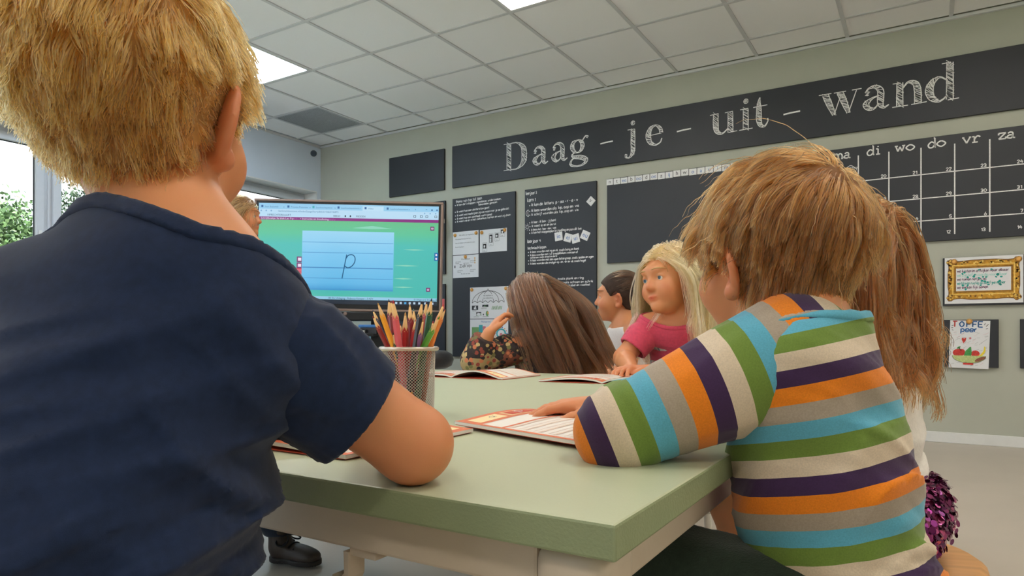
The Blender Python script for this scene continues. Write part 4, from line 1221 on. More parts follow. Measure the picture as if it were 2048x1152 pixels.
# the picture on the glass, layer on layer
def layer(name, draw, m_only=None):
    q = Flat(f.p, .0006)
    q.up = -1
    draw(q)
    o = q.build(name, e, world=False)
    rolled(o)
    return o
layer('page_image', lambda q: q.rect(9, 40, 368, 205, SC_TEAL, 1))
layer('card_image', lambda q: q.rect(97, 62, 280, 180, SC_CARD, 3))
def d_screen(q):
    q.rect(9, 8.5, 368, 20, scr('tabbar', (150, 206, 240)), 1)
    q.rect(9, 20, 368, 36, scr('toolbar', (186, 222, 246)), 1)
    q.rect(216, 11, 258, 20, scr('tab_active', (190, 226, 248)), 2)
    for i, x in enumerate((14, 66, 116, 166, 220, 264)):
        m = scr('icon', (52, 104, 160)) if i != 2 else scr('icon_teal', (60, 170, 180))
        q.rect(x, 12.5, x + 4, 17, m, 3)
        q.text(['Start Basisweb', 'Prowise Presenter', 'Leerkrachtpakket', 'Leerkrachtassistent', 'Video', 'Leerkrachtassistent'][i], x + 7, 17, 4.6, scr('tabtext', (74, 118, 158)), 3)
        q.text('x', x + 44, 17, 4.6, scr('tabtext', (74, 118, 158)), 3)
    q.text('+', 320, 17.5, 6, scr('icon', (52, 104, 160)), 3)
    for i, x in enumerate((342, 353, 363)):
        q.rect(x, 14.5, x + 3, 15.5 + (2 if i else 0), scr('icon', (52, 104, 160)), 3)
    for x in (14, 24, 34):
        q.disc(x, 23.5, 1.6, 1.6, scr('toolicon', (120, 168, 210)), 3)
    q.text('leerkrachtassistent.nl/index2/page?les=p&blok=5&id=46875', 48, 25.5, 5.0, scr('tabtext', (74, 118, 158)), 3)
    q.text('VIPRECHTERKAART', 26, 33.5, 5.4, scr('tooltext', (48, 76, 108)), 3)
    q.text('BEELD', 158, 33.2, 5, scr('ink', (28, 44, 66)), 3); q.text('MIDDEN', 203, 33.2, 5, scr('ink', (28, 44, 66)), 3)
    for x in (182, 192):
        q.disc(x, 31.5, 1.5, 2, scr('ink', (28, 44, 66)), 3)
    for x in (318, 331, 342, 360):
        q.frame(x, 27, x + 5, 31.5, .8, scr('ink', (28, 44, 66)), 3)
    for x in (340, 351, 362):
        q.disc(x, 23, 1.3, 1.6, scr('toolicon', (120, 168, 210)), 3)
    q.rect(9, 35.5, 368, 41.5, scr('purple', (134, 38, 128)), 4)
    q.text('Schrijfboekje 3a blok Les 9 p', 14, 40.4, 5.6, scr('white', (240, 226, 244)), 6); q.text('kern 1', 73, 40.4, 5.2, scr('pink', (190, 110, 180)), 6)
    q.text('• Instructie en Inoefening', 92, 40.4, 5.6, scr('white', (240, 226, 244)), 6); q.text('- schrijf p', 143, 40.4, 5.2, scr('pink', (190, 110, 180)), 6)
    for x, y, w in [(236, 55, 40), (320, 96, 22), (306, 128, 26), (300, 154, 20), (300, 171, 22)]:
        q.poly([(x - w, y), (x, y - (5 if w > 30 else 1.5)), (x + w, y), (x, y + 1.5)], scr('cloud', (140, 214, 190)), 2)
    ln = scr('line', (70, 140, 196))
    for y, w in [(84.5, .9), (105, .9), (135, 2.0), (156, .9), (178, .8)]:
        q.rect(98, y - w / 2, 279, y + w / 2, ln, 5)
    ink = scr('letter', (24, 92, 136))
    q.line([(186.5, 108), (178, 156)], 2.0, ink, 6)
    q.line(smooth_line([(185, 116), (190, 109.5), (198, 108.5), (203, 114), (202.5, 123), (197, 131), (189, 134.5), (183, 131)], 5), 2.0, ink, 6)
    pur = scr('button', (122, 44, 112))
    for y in (114, 126):
        q.rect(87, y, 97, y + 11, pur, 6); q.rect(89.5, y + 2.5, 96, y + 8.5, scr('white', (240, 226, 244)), 7)
    q.rect(86, 137, 97, 150, scr('red', (200, 50, 76)), 6)
    for k in range(4):
        q.rect(88, 139.5 + 2.6 * k, 97, 140.4 + 2.6 * k, scr('pinkline', (234, 140, 156)), 7)
    for x, y in ((352, 49), (346, 171)):
        q.rect(x, y, x + 8, y + 8, pur, 6); q.frame(x + 2, y + 2.4, x + 6, y + 5.6, .9, scr('white', (240, 226, 244)), 7)
    q.rect(361, 101, 369, 117, scr('bluebtn', (30, 110, 176)), 6)
    q.disc(365, 105.5, 2, 2.2, scr('white', (240, 226, 244)), 7); q.disc(365, 113, 2, 2.2, scr('white', (240, 226, 244)), 7)
    q.rect(9, 192, 368, 198, scr('footer', (150, 204, 232)), 4)
    q.text('BS De Uitdaging - Rebecca Kemper - 3-4ZV', 152, 197, 5, scr('ink', (28, 44, 66)), 6); q.text('© Uitgeverij Zwijsen B.V.', 322, 197, 5, scr('ink', (28, 44, 66)), 6)
    q.rect(9, 198, 368, 207, scr('taskbar', (34, 44, 58)), 4)
    for i, x in enumerate((285, 294, 303, 312, 321, 331, 343, 357)):
        q.rect(x, 200.4, x + 4.2, 204.6, scr('tray', (190, 214, 234)) if i != 2 else scr('tray_blue', (80, 170, 226)), 6)
    q.rect(13, 200.4, 18, 204.6, scr('tray', (190, 214, 234)), 6)
f.V = f.V
q0 = layer('screen_image', d_screen)
# the stand: bar with button, tray, column, feet
zb = zc - hh_
obj('speaker_bar', B(((-.66, -.03, zb - .075), (.70, .06, zb - .004)), bev=.01), M_BLACK, e)
bm = bmesh.new(); lathe(bm, [(.012, 0), (.014, .003), (.010, .005)], 14); bmesh.ops.rotate(bm, verts=bm.verts, matrix=Matrix.Rotation(math.pi / 2, 3, 'X')); bmesh.ops.translate(bm, verts=bm.verts, vec=(-.015, -.03, zb - .02)); obj('power_button', bm, M_FRAME, e, True)
obj('pen_tray', B(((-.60, -.14, zb - .19), (.22, .03, zb - .175)), ((-.60, -.145, zb - .19), (.22, -.14, zb - .165)), bev=.003), M_BLACK, e)
obj('stand_column', B(((-.30, .05, .06), (-.16, .14, zc + .2)), ((.16, .05, .06), (.30, .14, zc + .2)), bev=.006), M_BLACK, e)
obj('stand_foot', B(((-.32, -.30, .05), (-.14, .42, .10)), ((.14, -.30, .05), (.32, .42, .10)), ((-.2, .06, .06), (.2, .13, .1)), bev=.008), M_BLACK, e)
for x in (-.23, .23):
    for y in (-.26, .38):
        bm = bmesh.new(); lathe(bm, [(.02, -.012), (.026, -.01), (.026, .01), (.02, .012)], 14); bmesh.ops.rotate(bm, verts=bm.verts, matrix=Matrix.Rotation(math.pi / 2, 3, 'Y')); bmesh.ops.translate(bm, verts=bm.verts, vec=(x, y, .026)); obj('caster', bm, M_BLACK, e, True)
# things on the tray
Mr = Matrix.Translation((P0.x, P0.y, 0)) @ Matrix.Rotation(YAW, 4, 'Z')
def on_tray(name, label, cat, x, y, z, parts, group=None):
    q = Mr @ Vector((x, y, z))
    t = empty(name, q, YAW, label, cat, group)
    for nm, bm, m in parts:
        obj(nm, bm, m, t)
zt = zb - .175
M_BLUE = mat('plastic_blue', (70, 130, 200), 0.4)
on_tray('remote_keyboard', 'small white keyboard standing on the tray under the screen', 'keyboard', .06, -.08, zt + .001, [('keyboard_body', B(((-.10, -.03, 0), (.10, .03, .035)), bev=.004), M_BLACK), ('key_row', B(*[((-.092 + .023 * k, -.032, .008 + .012 * r), (-.072 + .023 * k, -.0285, .017 + .012 * r)) for k in range(8) for r in range(2)]), M_TILEW)])
on_tray('board_wiper', 'blue handled board wiper lying on the tray under the screen', 'wiper', .16, -.03, zt + .001, [('wiper_pad', B(((-.06, -.02, 0), (.06, .02, .05)), bev=.004), M_DGREY), ('wiper_handle', B(((-.075, -.015, .05), (.075, .015, .072)), bev=.006), M_BLUE)])

# pale blue cabinet under and behind the screen
q = at(735, 690, 5.75)
e = empty('blue_cabinet', (q.x, q.y, 0), YAW, 'pale blue low cabinet with dark edges, under the screen', 'cabinet')
M_PBLUE = mat('cabinet_pale_blue', (146, 206, 226), 0.45, var=0.02)
obj('cabinet_body', B(((-1.02, .0, .06), (.10, .4, .74)), bev=.004), M_PBLUE, e)
obj('cabinet_plinth', B(((-1.0, .02, 0), (.08, .38, .06))), M_BLACK, e)
obj('cabinet_side', B(((.1, -.005, .0), (.13, .405, .75)), bev=.003), M_BLACK, e)
obj('cabinet_top', B(((-1.02, -.005, .74), (.1, .405, .755)), bev=.003), M_PBLUE, e)
for x in (-1.0, -.45):
    d = obj('door', B(((x + .004, -.018, .07), (x + .54, -.001, .73)), bev=.003), M_PBLUE, e)
    obj('knob', B(((x + (.48 if x < -.6 else .06), -.035, .45), (x + (.50 if x < -.6 else .08), -.018, .53)), bev=.004), M_BLACK, d)

# black office stool behind the pencil cup
q = at(818, 700, 3.1)
e = empty('swivel_stool', (q.x, q.y, 0), .3, 'black round padded swivel stool behind the pencil cup', 'stool')
bm = bmesh.new(); lathe(bm, [(.03, .545), (.17, .545), (.196, .558), (.205, .585), (.196, .612), (.17, .626), (.03, .630)], 40); obj('seat', bm, mat('black_leather', (34, 36, 42), 0.42, bump=.15, bscale=120), e, True)
bm = bmesh.new(); lathe(bm, [(.12, .525), (.13, .53), (.13, .545)], 24); obj('seat_plate', bm, M_BLACK, e, True)
bm = bmesh.new(); lathe(bm, [(.026, .08), (.026, .34), (.016, .34), (.016, .525)], 18); obj('gas_column', bm, mat('steel_dark', (90, 92, 98), 0.3, metal=0.9), e, True)
for k in range(5):
    a = k * 2 * math.pi / 5
    c, s = math.cos(a), math.sin(a)
    bm = bmesh.new(); tube(bm, [(.02 * c, .02 * s, .09), (.15 * c, .15 * s, .075), (.25 * c, .25 * s, .06)], [.02, .017, .013], 8)
    lg = obj('leg', bm, M_BLACK, e, True)
    bm = bmesh.new(); bmesh.ops.create_uvsphere(bm, u_segments=12, v_segments=8, radius=.026, matrix=Matrix.Translation((.255 * c, .255 * s, .0262))); obj('caster', bm, M_BLACK, lg, True)

# wooden cupboard by the windows, at the photograph's left edge
e = empty('wooden_cupboard', (-4.35, .70, 0), 0, 'warm wooden cupboard beside the windows at the picture\'s left edge', 'cupboard')
M_CUP = mat('cupboard_wood', (186, 112, 66), 0.5, var=0.15, scale=5, stretch=(6, 1, 1))
obj('cupboard_body', B(((0, 0, .08), (.62, .74, 1.14)), bev=.004), M_CUP, e)
obj('cupboard_top', B(((-.01, -.01, 1.14), (.63, .75, 1.17)), bev=.005), M_CUP, e)
obj('cupboard_plinth', B(((.02, .02, 0), (.60, .72, .08))), M_BLACK, e)
for y in (.005, .375):
    d = obj('door', B(((.621, y + .003, .10), (.638, y + .362, 1.12)), bev=.003), M_CUP, e)
    obj('handle', B(((.638, y + (.31 if y < .1 else .04), .60), (.655, y + (.325 if y < .1 else .055), .72)), bev=.003), M_WIRE, d)
# ================================================================ modelling kit for people: distance fields meshed into one continuous surface
f32 = np.float32
def A3(v):
    return np.array(v, f32)
def nrm(v):
    v = np.array(v, float)
    return v / (np.linalg.norm(v) + 1e-12)
def smin(a, b, k):
    if k <= 0:
        return np.minimum(a, b)
    h = np.maximum(k - np.abs(a - b), 0) / k
    return np.minimum(a, b) - h * h * k * .25
def smax(a, b, k):
    return -smin(-a, -b, k)
def cone(a, b, r1, r2):
    a, b = A3(a), A3(b)
    ab = b - a
    L2 = float(ab @ ab) + 1e-12
    def f(P):
        t = np.clip(((P - a) @ ab) / L2, 0, 1)
        q = P - a - t[:, None] * ab
        return np.sqrt((q * q).sum(1)) - (r1 + (r2 - r1) * t)
    return f
def ell(c, r, ax=None):
    c, r = A3(c), A3(r)
    M = None if ax is None else np.array(ax, f32).T       # ax rows = axes
    def f(P):
        q = P - c
        if M is not None:
            q = q @ M
        k0 = np.sqrt(((q / r) ** 2).sum(1)) + 1e-9
        k1 = np.sqrt(((q / (r * r)) ** 2).sum(1)) + 1e-9
        return k0 * (k0 - 1) / k1
    return f
def ball(c, r):
    c = A3(c)
    return lambda P: np.sqrt(((P - c) ** 2).sum(1)) - r
def union(parts):
    """parts: (function, blend)"""
    def f(P):
        d = parts[0][0](P)
        for g, k in parts[1:]:
            d = smin(d, g(P), k)
        return d
    return f
def near_only(f, c, R):
    """evaluate f only near its own bounding ball"""
    c = A3(c)
    def g(P):
        d = np.sqrt(((P - c) ** 2).sum(1)) - R
        m = d < .03
        out = d + .02
        if m.any():
            out[m] = f(P[m])
        return out
    return g
_rs = np.random.RandomState(11)
_perm = np.concatenate([_rs.permutation(256)] * 3)
_grad = _rs.normal(size=(256, 3)).astype(f32)
_grad /= np.linalg.norm(_grad, axis=1)[:, None]
def noise3(P):
    i = np.floor(P).astype(int)
    fr = (P - i).astype(f32)
    i &= 255
    u = fr * fr * fr * (fr * (fr * 6 - 15) + 10)
    out = 0
    for dx in (0, 1):
        for dy in (0, 1):
            for dz in (0, 1):
                h = _perm[_perm[_perm[i[:, 0] + dx] + i[:, 1] + dy] + i[:, 2] + dz] & 255
                g = (_grad[h] * (fr - np.array((dx, dy, dz), f32))).sum(1)
                w = (u[:, 0] if dx else 1 - u[:, 0]) * (u[:, 1] if dy else 1 - u[:, 1]) * (u[:, 2] if dz else 1 - u[:, 2])
                out = out + g * w
    return out
def chunked(f, P, n=300000):
    if len(P) <= n:
        return f(P)
    return np.concatenate([f(P[i:i + n]) for i in range(0, len(P), n)])
def grad(f, P, e=.0012):
    d0 = chunked(f, P)
    G = np.stack([chunked(f, P + A3(v) * e) - d0 for v in np.eye(3)], 1) / e
    return d0, G
def mesh_sdf(f, lo, hi, h, B_=6, newton=2):
    lo, hi = A3(lo), A3(hi)
    n = np.ceil((hi - lo) / (h * B_)).astype(int)
    bc = np.stack(np.meshgrid(*[np.arange(k) for k in n], indexing='ij'), -1).reshape(-1, 3)
    cv = chunked(f, (lo + (bc + .5) * h * B_).astype(f32))
    act = (np.abs(cv) < B_ * h * .95 + .014).reshape(n)
    sg = np.where(cv > 0, 1., -1.).astype(f32).reshape(n)
    rep = lambda a: a.repeat(B_, 0).repeat(B_, 1).repeat(B_, 2)
    N = n * B_ + 1
    D = np.ones(N, f32)
    D[:-1, :-1, :-1] = rep(sg)
    m = np.zeros(N, bool)
    ra = rep(act)
    for dx in (0, 1):
        for dy in (0, 1):
            for dz in (0, 1):
                m[dx:dx + ra.shape[0], dy:dy + ra.shape[1], dz:dz + ra.shape[2]] |= ra
    idx = np.argwhere(m)
    D[m] = chunked(f, (lo + idx * h).astype(f32))
    s = D < 0
    c = np.zeros(N - 1, np.int8)
    for dx in (0, 1):
        for dy in (0, 1):
            for dz in (0, 1):
                c += s[dx:N[0] - 1 + dx, dy:N[1] - 1 + dy, dz:N[2] - 1 + dz]
    cells = np.argwhere((c > 0) & (c < 8))
    ids = np.full(N - 1, -1, np.int32)
    ids[cells[:, 0], cells[:, 1], cells[:, 2]] = np.arange(len(cells))
    corner = [(a, b, d) for a in (0, 1) for b in (0, 1) for d in (0, 1)]
    val = {q: D[cells[:, 0] + q[0], cells[:, 1] + q[1], cells[:, 2] + q[2]] for q in corner}
    acc = np.zeros((len(cells), 3), f32)
    cnt = np.zeros(len(cells), f32)
    for q in corner:
        for ax in range(3):
            if q[ax] == 0:
                p = list(q); p[ax] = 1; p = tuple(p)
                a, b = val[q], val[p]
                sel = (a < 0) != (b < 0)
                t = np.where(sel, a / np.where(a - b == 0, 1, a - b), 0)
                pos = np.tile(np.array(q, f32), (len(cells), 1))
                pos[:, ax] = t
                acc += pos * sel[:, None]
                cnt += sel
    V = lo + (cells + acc / np.maximum(cnt, 1)[:, None]) * h
    quads = []
    for ax in range(3):
        b, d = (ax + 1) % 3, (ax + 2) % 3
        sl0 = [slice(1, -1)] * 3; sl1 = [slice(1, -1)] * 3
        sl0[ax] = slice(0, -1); sl1[ax] = slice(1, None)
        a0, a1 = s[tuple(sl0)], s[tuple(sl1)]
        e = np.argwhere(a0 != a1)
        off = np.array([1, 1, 1]); off[ax] = 0
        inside = a0[e[:, 0], e[:, 1], e[:, 2]]
        e = e + off
        eb = np.zeros(3, int); eb[b] = 1
        ed = np.zeros(3, int); ed[d] = 1
        g = lambda q: ids[q[:, 0], q[:, 1], q[:, 2]]
        Q = np.stack([g(e), g(e - eb), g(e - eb - ed), g(e - ed)], 1)
        Q[~inside] = Q[~inside][:, ::-1]
        quads.append(Q)
    Q = np.concatenate(quads)
    Q = Q[(Q >= 0).all(1)]
    V = V.astype(f32)
    for _ in range(newton):
        d0, G = grad(f, V)
        g2 = np.maximum((G * G).sum(1), .3)
        st = np.clip(d0 / g2, -h, h)
        V = V - (G * st[:, None]).astype(f32)
    return V, Q
def attr(o, name, vals):
    a = o.data.attributes.new(name, 'FLOAT', 'POINT')
    a.data.foreach_set('value', np.asarray(vals, f32))
def sdf_obj(name, f, lo, hi, h, m, parent, attrs=None, newton=2):
    V, Q = mesh_sdf(f, lo, hi, h, newton=newton)
    o = npmesh(name, V, Q, m, parent)
    for k, fn in (attrs or {}).items():
        attr(o, k, fn(V))
    return o

# ---------------------------------------------------------------- a child's head, in its own frame: x to the figure's right, y forward, z up
class Head:
    def __init__(s, C, F, U=(0, 0, 1), k=1.0, nose=1.0, tuck=0.0):
        s.C, s.k = A3(C), k
        F, U = nrm(F), nrm(U)
        F = nrm(F - U * (F @ U))
        s.F, s.U, s.R = F, U, np.cross(F, U)
        s.M = np.stack([s.R, s.F, s.U], 1).astype(f32)     # world = C + M @ local * k
        E3 = [((1, 0, 0), (0, 1, 0), (0, 0, 1))]
        c = [(ell((0, -.010, .020), (.072, .090, .080)), 0), (ell((0, .030, -.030), (.058, .056, .076)), .03), (ell((0, .040, -.070), (.044, .040, .038)), .02)]
        for x in (-1, 1):
            c += [(ball((x * .034, .056, -.040), .029), .02)]
        c += [(cone((0, .084, .0), (0, .098 * nose, -.030), .006, .0105), .016), (ball((.009, .088, -.033), .0075), .008), (ball((-.009, .088, -.033), .0075), .008),
              (ball((0, .071, -.089), .019), .015), (ell((0, .080, .022), (.045, .012, .012)), .02)]
        base = union(c)
        lips = union([(ell((0, .084, -.0595), (.020, .010, .0052)), 0), (ell((0, .082, -.0675), (.017, .010, .0058)), .003)])
        sock = [ell((x * .031, .098, -.004), (.018, .020, .012)) for x in (-1, 1)]
        def ear(x):
            ax = [nrm((x * .80, .58, -.20)), nrm((-x * .58, .80, .12)), nrm((.24 * x, -.10, 1))]
            ce = np.array((x * (.0735 - (tuck if x < 0 else 0)), -.004, -.022))
            outer = ell(ce, (.0072, .0195, .032), ax)
            lobe = ball(ce + np.array((-x * .004, .006, -.027)), .0070)
            scoop = ell(ce + A3(ax[0]) * .0065 + np.array((0, 0, .003)), (.0060, .0120, .021), ax)
            fold = ell(ce + A3(ax[0]) * .004 + A3(ax[1]) * .005, (.0040, .0030, .012), ax)
            return union([(lambda P: smax(outer(P), -scoop(P), .004), 0), (fold, .004), (lobe, .012)])
        ears = [near_only(ear(-1), (-.074, 0, -.022), .045), near_only(ear(1), (.074, 0, -.022), .045)]
        lid = [ell((x * .031, .0715, -.0005), (.0148, .0142, .0125)) for x in (-1, 1)]
        def skull(P):
            return base(P)
        def full(P):
            d = base(P)
            for q in sock:
                d = smax(d, -q(P), .012)
            for q, x in zip(lid, (-1, 1)):                 # upper and lower lids around the ball
                e = q(P)
                slit = ell((x * .031, .087, -.005), (.0125, .012, .0052))(P)
                d = smin(d, smax(e, -slit, .002), .004)
            d = smin(d, lips(P), .004)
            d = smax(d, -ell((0, .098, -.0635), (.016, .008, .0011))(P), .002)
            for q in ears:
                d = smin(d, q(P), .006)
            return d
        s.skull_l, s.full_l = skull, full
    def loc(s, P):
        return ((P - s.C) @ s.M) / s.k
    def world(s, L):
        return s.C + (np.asarray(L, f32) @ s.M.T) * s.k
    def sdf(s):
        g = lambda P: s.full_l(s.loc(P)) * s.k
        return near_only(g, s.world((0, .0, -.01)), .135 * s.k)
    def tint(s, P):
        L = s.loc(P)
        t = np.zeros(len(P), f32)
        near = (L ** 2).sum(1) < .16 ** 2
        for x in (-1, 1):
            t += .5 * np.exp(-(((L - A3((x * .080, -.004, -.02))) / A3((.014, .03, .04))) ** 2).sum(1))
            t += .35 * np.exp(-(((L - A3((x * .045, .07, -.042))) / .022) ** 2).sum(1))
        t += 1.0 * np.exp(-(((L - A3((0, .092, -.063))) / A3((.018, .014, .0085))) ** 2).sum(1))
        t += .35 * np.exp(-(((L - A3((0, .10, -.03))) / .014) ** 2).sum(1))
        return t * near

def skin_mat(name, c, c2):
    m = bpy.data.materials.new(name); m.use_nodes = True
    n = m.node_tree; b = n.nodes['Principled BSDF']
    at_ = n.nodes.new('ShaderNodeAttribute'); at_.attribute_name = 'tint'
    mx = n.nodes.new('ShaderNodeMix'); mx.data_type = 'RGBA'
    nz = n.nodes.new('ShaderNodeTexNoise'); nz.inputs['Scale'].default_value = 28; nz.inputs['Detail'].default_value = 5
    tcn = n.nodes.new('ShaderNodeTexCoord'); n.links.new(tcn.outputs['Object'], nz.inputs['Vector'])
    ad = n.nodes.new('ShaderNodeMath'); ad.operation = 'MULTIPLY_ADD'; ad.inputs[1].default_value = .28; ad.inputs[2].default_value = -.10
    n.links.new(nz.outputs['Fac'], ad.inputs[0])
    a2 = n.nodes.new('ShaderNodeMath'); a2.operation = 'ADD'; a2.use_clamp = True
    n.links.new(ad.outputs[0], a2.inputs[0]); n.links.new(at_.outputs['Fac'], a2.inputs[1])
    n.links.new(a2.outputs[0], mx.inputs[0])
    mx.inputs[6].default_value = srgb(c); mx.inputs[7].default_value = srgb(c2)
    n.links.new(mx.outputs[2], b.inputs['Base Color'])
    b.inputs['Roughness'].default_value = .5
    b.inputs['Subsurface Weight'].default_value = .18
    b.inputs['Subsurface Radius'].default_value = (.010, .004, .002)
    b.inputs['Subsurface Scale'].default_value = 1.0
    n2 = n.nodes.new('ShaderNodeTexNoise'); n2.inputs['Scale'].default_value = 900
    n.links.new(tcn.outputs['Object'], n2.inputs['Vector'])
    bp = n.nodes.new('ShaderNodeBump'); bp.inputs['Strength'].default_value = .12; bp.inputs['Distance'].default_value = .0006
    n.links.new(n2.outputs['Fac'], bp.inputs['Height']); n.links.new(bp.outputs[0], b.inputs['Normal'])
    return m
M_SKIN = skin_mat('skin_fair', (216, 148, 102), (204, 92, 58))
M_EYE = [mat('eye_white', (232, 228, 222), 0.15, var=0.0), mat('eye_iris', (78, 104, 124), 0.15, var=.2), mat('eye_pupil', (10, 10, 12), 0.1, var=0.0)]

def hand_parts(W, D, N, side, k=1.0, curl=.35, spread=1.0):
    """W wrist, D direction of the fingers, N back of the hand, side +1 when the thumb lies towards D x N"""
    W, D, N = np.array(W, float), nrm(D), np.array(N, float)
    N = nrm(N - D * (N @ D))
    T = np.cross(D, N) * side
    P = lambda d, t, n: W + (D * d + T * t + N * n) * k
    parts = [(ell(P(.036, 0, 0), np.array((.040, .029, .0125)) * k, [D, T, N]), 0)]
    for i, (t, L) in enumerate([(.021, .046), (.007, .052), (-.007, .048), (-.020, .037)]):
        fan = (t / .02) * .10 * spread
        b0 = P(.018, t * .55, .001)
        k0 = P(.066 - abs(t) * .25, t * 1.05, .003)
        parts.append((cone(b0, k0, .0085 * k, .0072 * k), .008 * k))
        d = nrm(D + T * fan)
        a = .25 * curl + .08 * i * curl
        pts = [k0]
        for j, fr_ in enumerate((.44, .32, .26)):
            ang = a + j * curl * .75
            dd = d * math.cos(ang) - N * math.sin(ang)
            pts.append(pts[-1] + dd * L * fr_ * k * 1.06)
        rr = [.0070, .0064, .0058, .0050]
        for j in range(3):
            parts.append((cone(pts[j], pts[j + 1], rr[j] * k, rr[j + 1] * k), .0025 * k))
    tb = P(.012, .016, -.002)
    t1 = P(.034, .036, -.006)
    t2 = P(.052, .042, -.010)
    t3 = P(.067, .041, -.013)
    for a, b, r1, r2 in [(tb, t1, .0105, .0085), (t1, t2, .0082, .0070), (t2, t3, .0070, .0055)]:
        parts.append((cone(a, b, r1 * k, r2 * k), .005 * k))
    f = union(parts)
    return near_only(f, P(.055, 0, 0), .095 * k)

class Person:
    """joints in world coordinates -> one continuous skin, clothes as separate shells"""
    def __init__(s, name_label, J, head, BF, k=1.0, group=None, slim=1.0):
        s.J = {a: np.array(b, float) for a, b in J.items()}
        s.h, s.k = head, k
        s.BF = nrm((BF[0], BF[1], 0))
        s.R = np.array((s.BF[1], -s.BF[0], 0.))
        J = s.J
        s.root = empty('person', (J['P'][0], J['P'][1], 0), 0, name_label, 'person', group)
        s.sp = nrm(J['NB'] - J['P'])
        s.fw = nrm(s.BF - s.sp * (s.BF @ s.sp))
        s.rt = np.cross(s.fw, s.sp)
        s.ax = [s.rt, s.fw, s.sp]
        s.slim = slim
        s.trap = s.trap_l = .012
        base0 = head.skull_l
        a, b = A3((0, getattr(head, 'neck_y', -.014), -.035)), (A3(J['NB']) - head.C) @ head.M / head.k
        nkc = cone(a, b, .044, .049 * k / head.k)
        head.skull_l = lambda P: smin(base0(P), nkc(P), .028)
    def torso(s, t=0.0, belly=1.0):
        J, k, w = s.J, s.k, s.slim
        at_ = lambda q, f=0: J['P'] + (J['NB'] - J['P']) * q + s.fw * f * k
        A = lambda a, b, c: (np.array((a * w, b, c)) * k + t)
        inn = lambda S: S + (J['NB'] - S) * .12 + np.array((0, 0, -.012)) * k
        mid = (J['SL'] + J['SR']) / 2 + np.array((0, 0, s.trap - .012))
        return [(ell(at_(.62), A(.104, .074, .135), s.ax), 0), (ell(at_(.30, .006), A(.096, .080 * belly, .11), s.ax), .05 * k), (ell(J['P'], A(.106, .088, .078), s.ax), .05 * k),
                (cone(inn(J['SL']), mid, .040 * k + t, .048 * k + t), .05 * k), (cone(mid, inn(J['SR']), .048 * k + t, .040 * k + t), .05 * k),
                (cone(J['NB'] + s.sp * s.trap_l * k - s.fw * .008 * k, inn(J['SL']) + np.array((0, 0, s.trap_l)) * k, .040 * k + t, .030 * k + t), .045 * k),
                (cone(J['NB'] + s.sp * s.trap * k - s.fw * .008 * k, inn(J['SR']) + np.array((0, 0, s.trap)) * k, .040 * k + t, .030 * k + t), .045 * k)]
    def neck(s):
        a = s.h.world((0, getattr(s.h, 'neck_y', -.014), -.035))
        return (cone(a, s.J['NB'] - s.sp * .01, .044 * s.h.k, .049 * s.k), .028 * s.k)
    def arm(s, q, t=0.0, r=(.036, .031, .030, .021)):
        J, k = s.J, s.k
        r = np.array(r) * k + t
        E, Wr, S = J['E' + q], J['W' + q], J['S' + q]
        m = E + (Wr - E) * .3
        return [(cone(S, E, r[0], r[1]), .03 * k), (cone(E, m, r[1] * .97, r[2]), .012 * k), (cone(m, Wr, r[2], r[3]), .012 * k)]
    def leg(s, q, t=0.0, calf=True):
        J, k = s.J, s.k
        Hp, K, An = J['H' + q], J['K' + q], J['A' + q]
        m = K + (An - K) * .32
        o = [(cone(Hp, K, .062 * k + t, .044 * k + t), .035 * k)]
        if calf:
            o += [(cone(K, m, .042 * k + t, .040 * k + t), .015 * k), (cone(m, An, .040 * k + t, .027 * k + t), .02 * k)]
        return o
    def hand(s, q):
        J = s.J
        W_, E_l = J['W' + q], J['E' + q]
        D = J.get('D' + q, W_ - E_l)
        N = J.get('N' + q, np.array((0, 0, 1.)))
        side = (1 if q == 'L' else -1)
        return (hand_parts(W_, D, N, side, s.k * J.get('hk', 1.0), float(J['c' + q]) if 'c' + q in J else .35), .010 * s.k)
    def bounds(s, pad=.13, keys=None):
        pts = [v for a, v in s.J.items() if a[0] in 'PNSEWHKA' and len(a) <= 2 and np.ndim(v) == 1 and not a.startswith('N') or a == 'NB']
        pts.append(s.h.world((0, 0, .1)))
        pts = np.array(pts)
        return pts.min(0) - pad, pts.max(0) + pad
    def skin(s, h=.005, m=None, legs=True):
        parts = s.torso() + [s.neck(), (s.h.sdf(), .012 * s.k)]
        for q in 'LR':
            parts += s.arm(q) + [s.hand(q)]
            if legs:
                parts += s.leg(q)
        s.body_sdf = union(parts)
        lo, hi = s.bounds()
        lo[2] = max(lo[2], .0)
        o = sdf_obj('body', s.body_sdf, lo, hi, h, m or M_SKIN, s.root, {'tint': lambda V: s.h.tint(V) + s.extra_tint(V)})
        s.eyes()
        return o
    def extra_tint(s, V):
        t = np.zeros(len(V), f32)
        for q in 'LR':
            t += .30 * np.exp(-(((V - A3(s.J['E' + q])) / (.04 * s.k)) ** 2).sum(1))
            D = nrm(s.J.get('D' + q, s.J['W' + q] - s.J['E' + q]))
            t += .22 * np.exp(-(((V - A3(s.J['W' + q] + D * .07 * s.k)) / (.05 * s.k)) ** 2).sum(1))
        return t
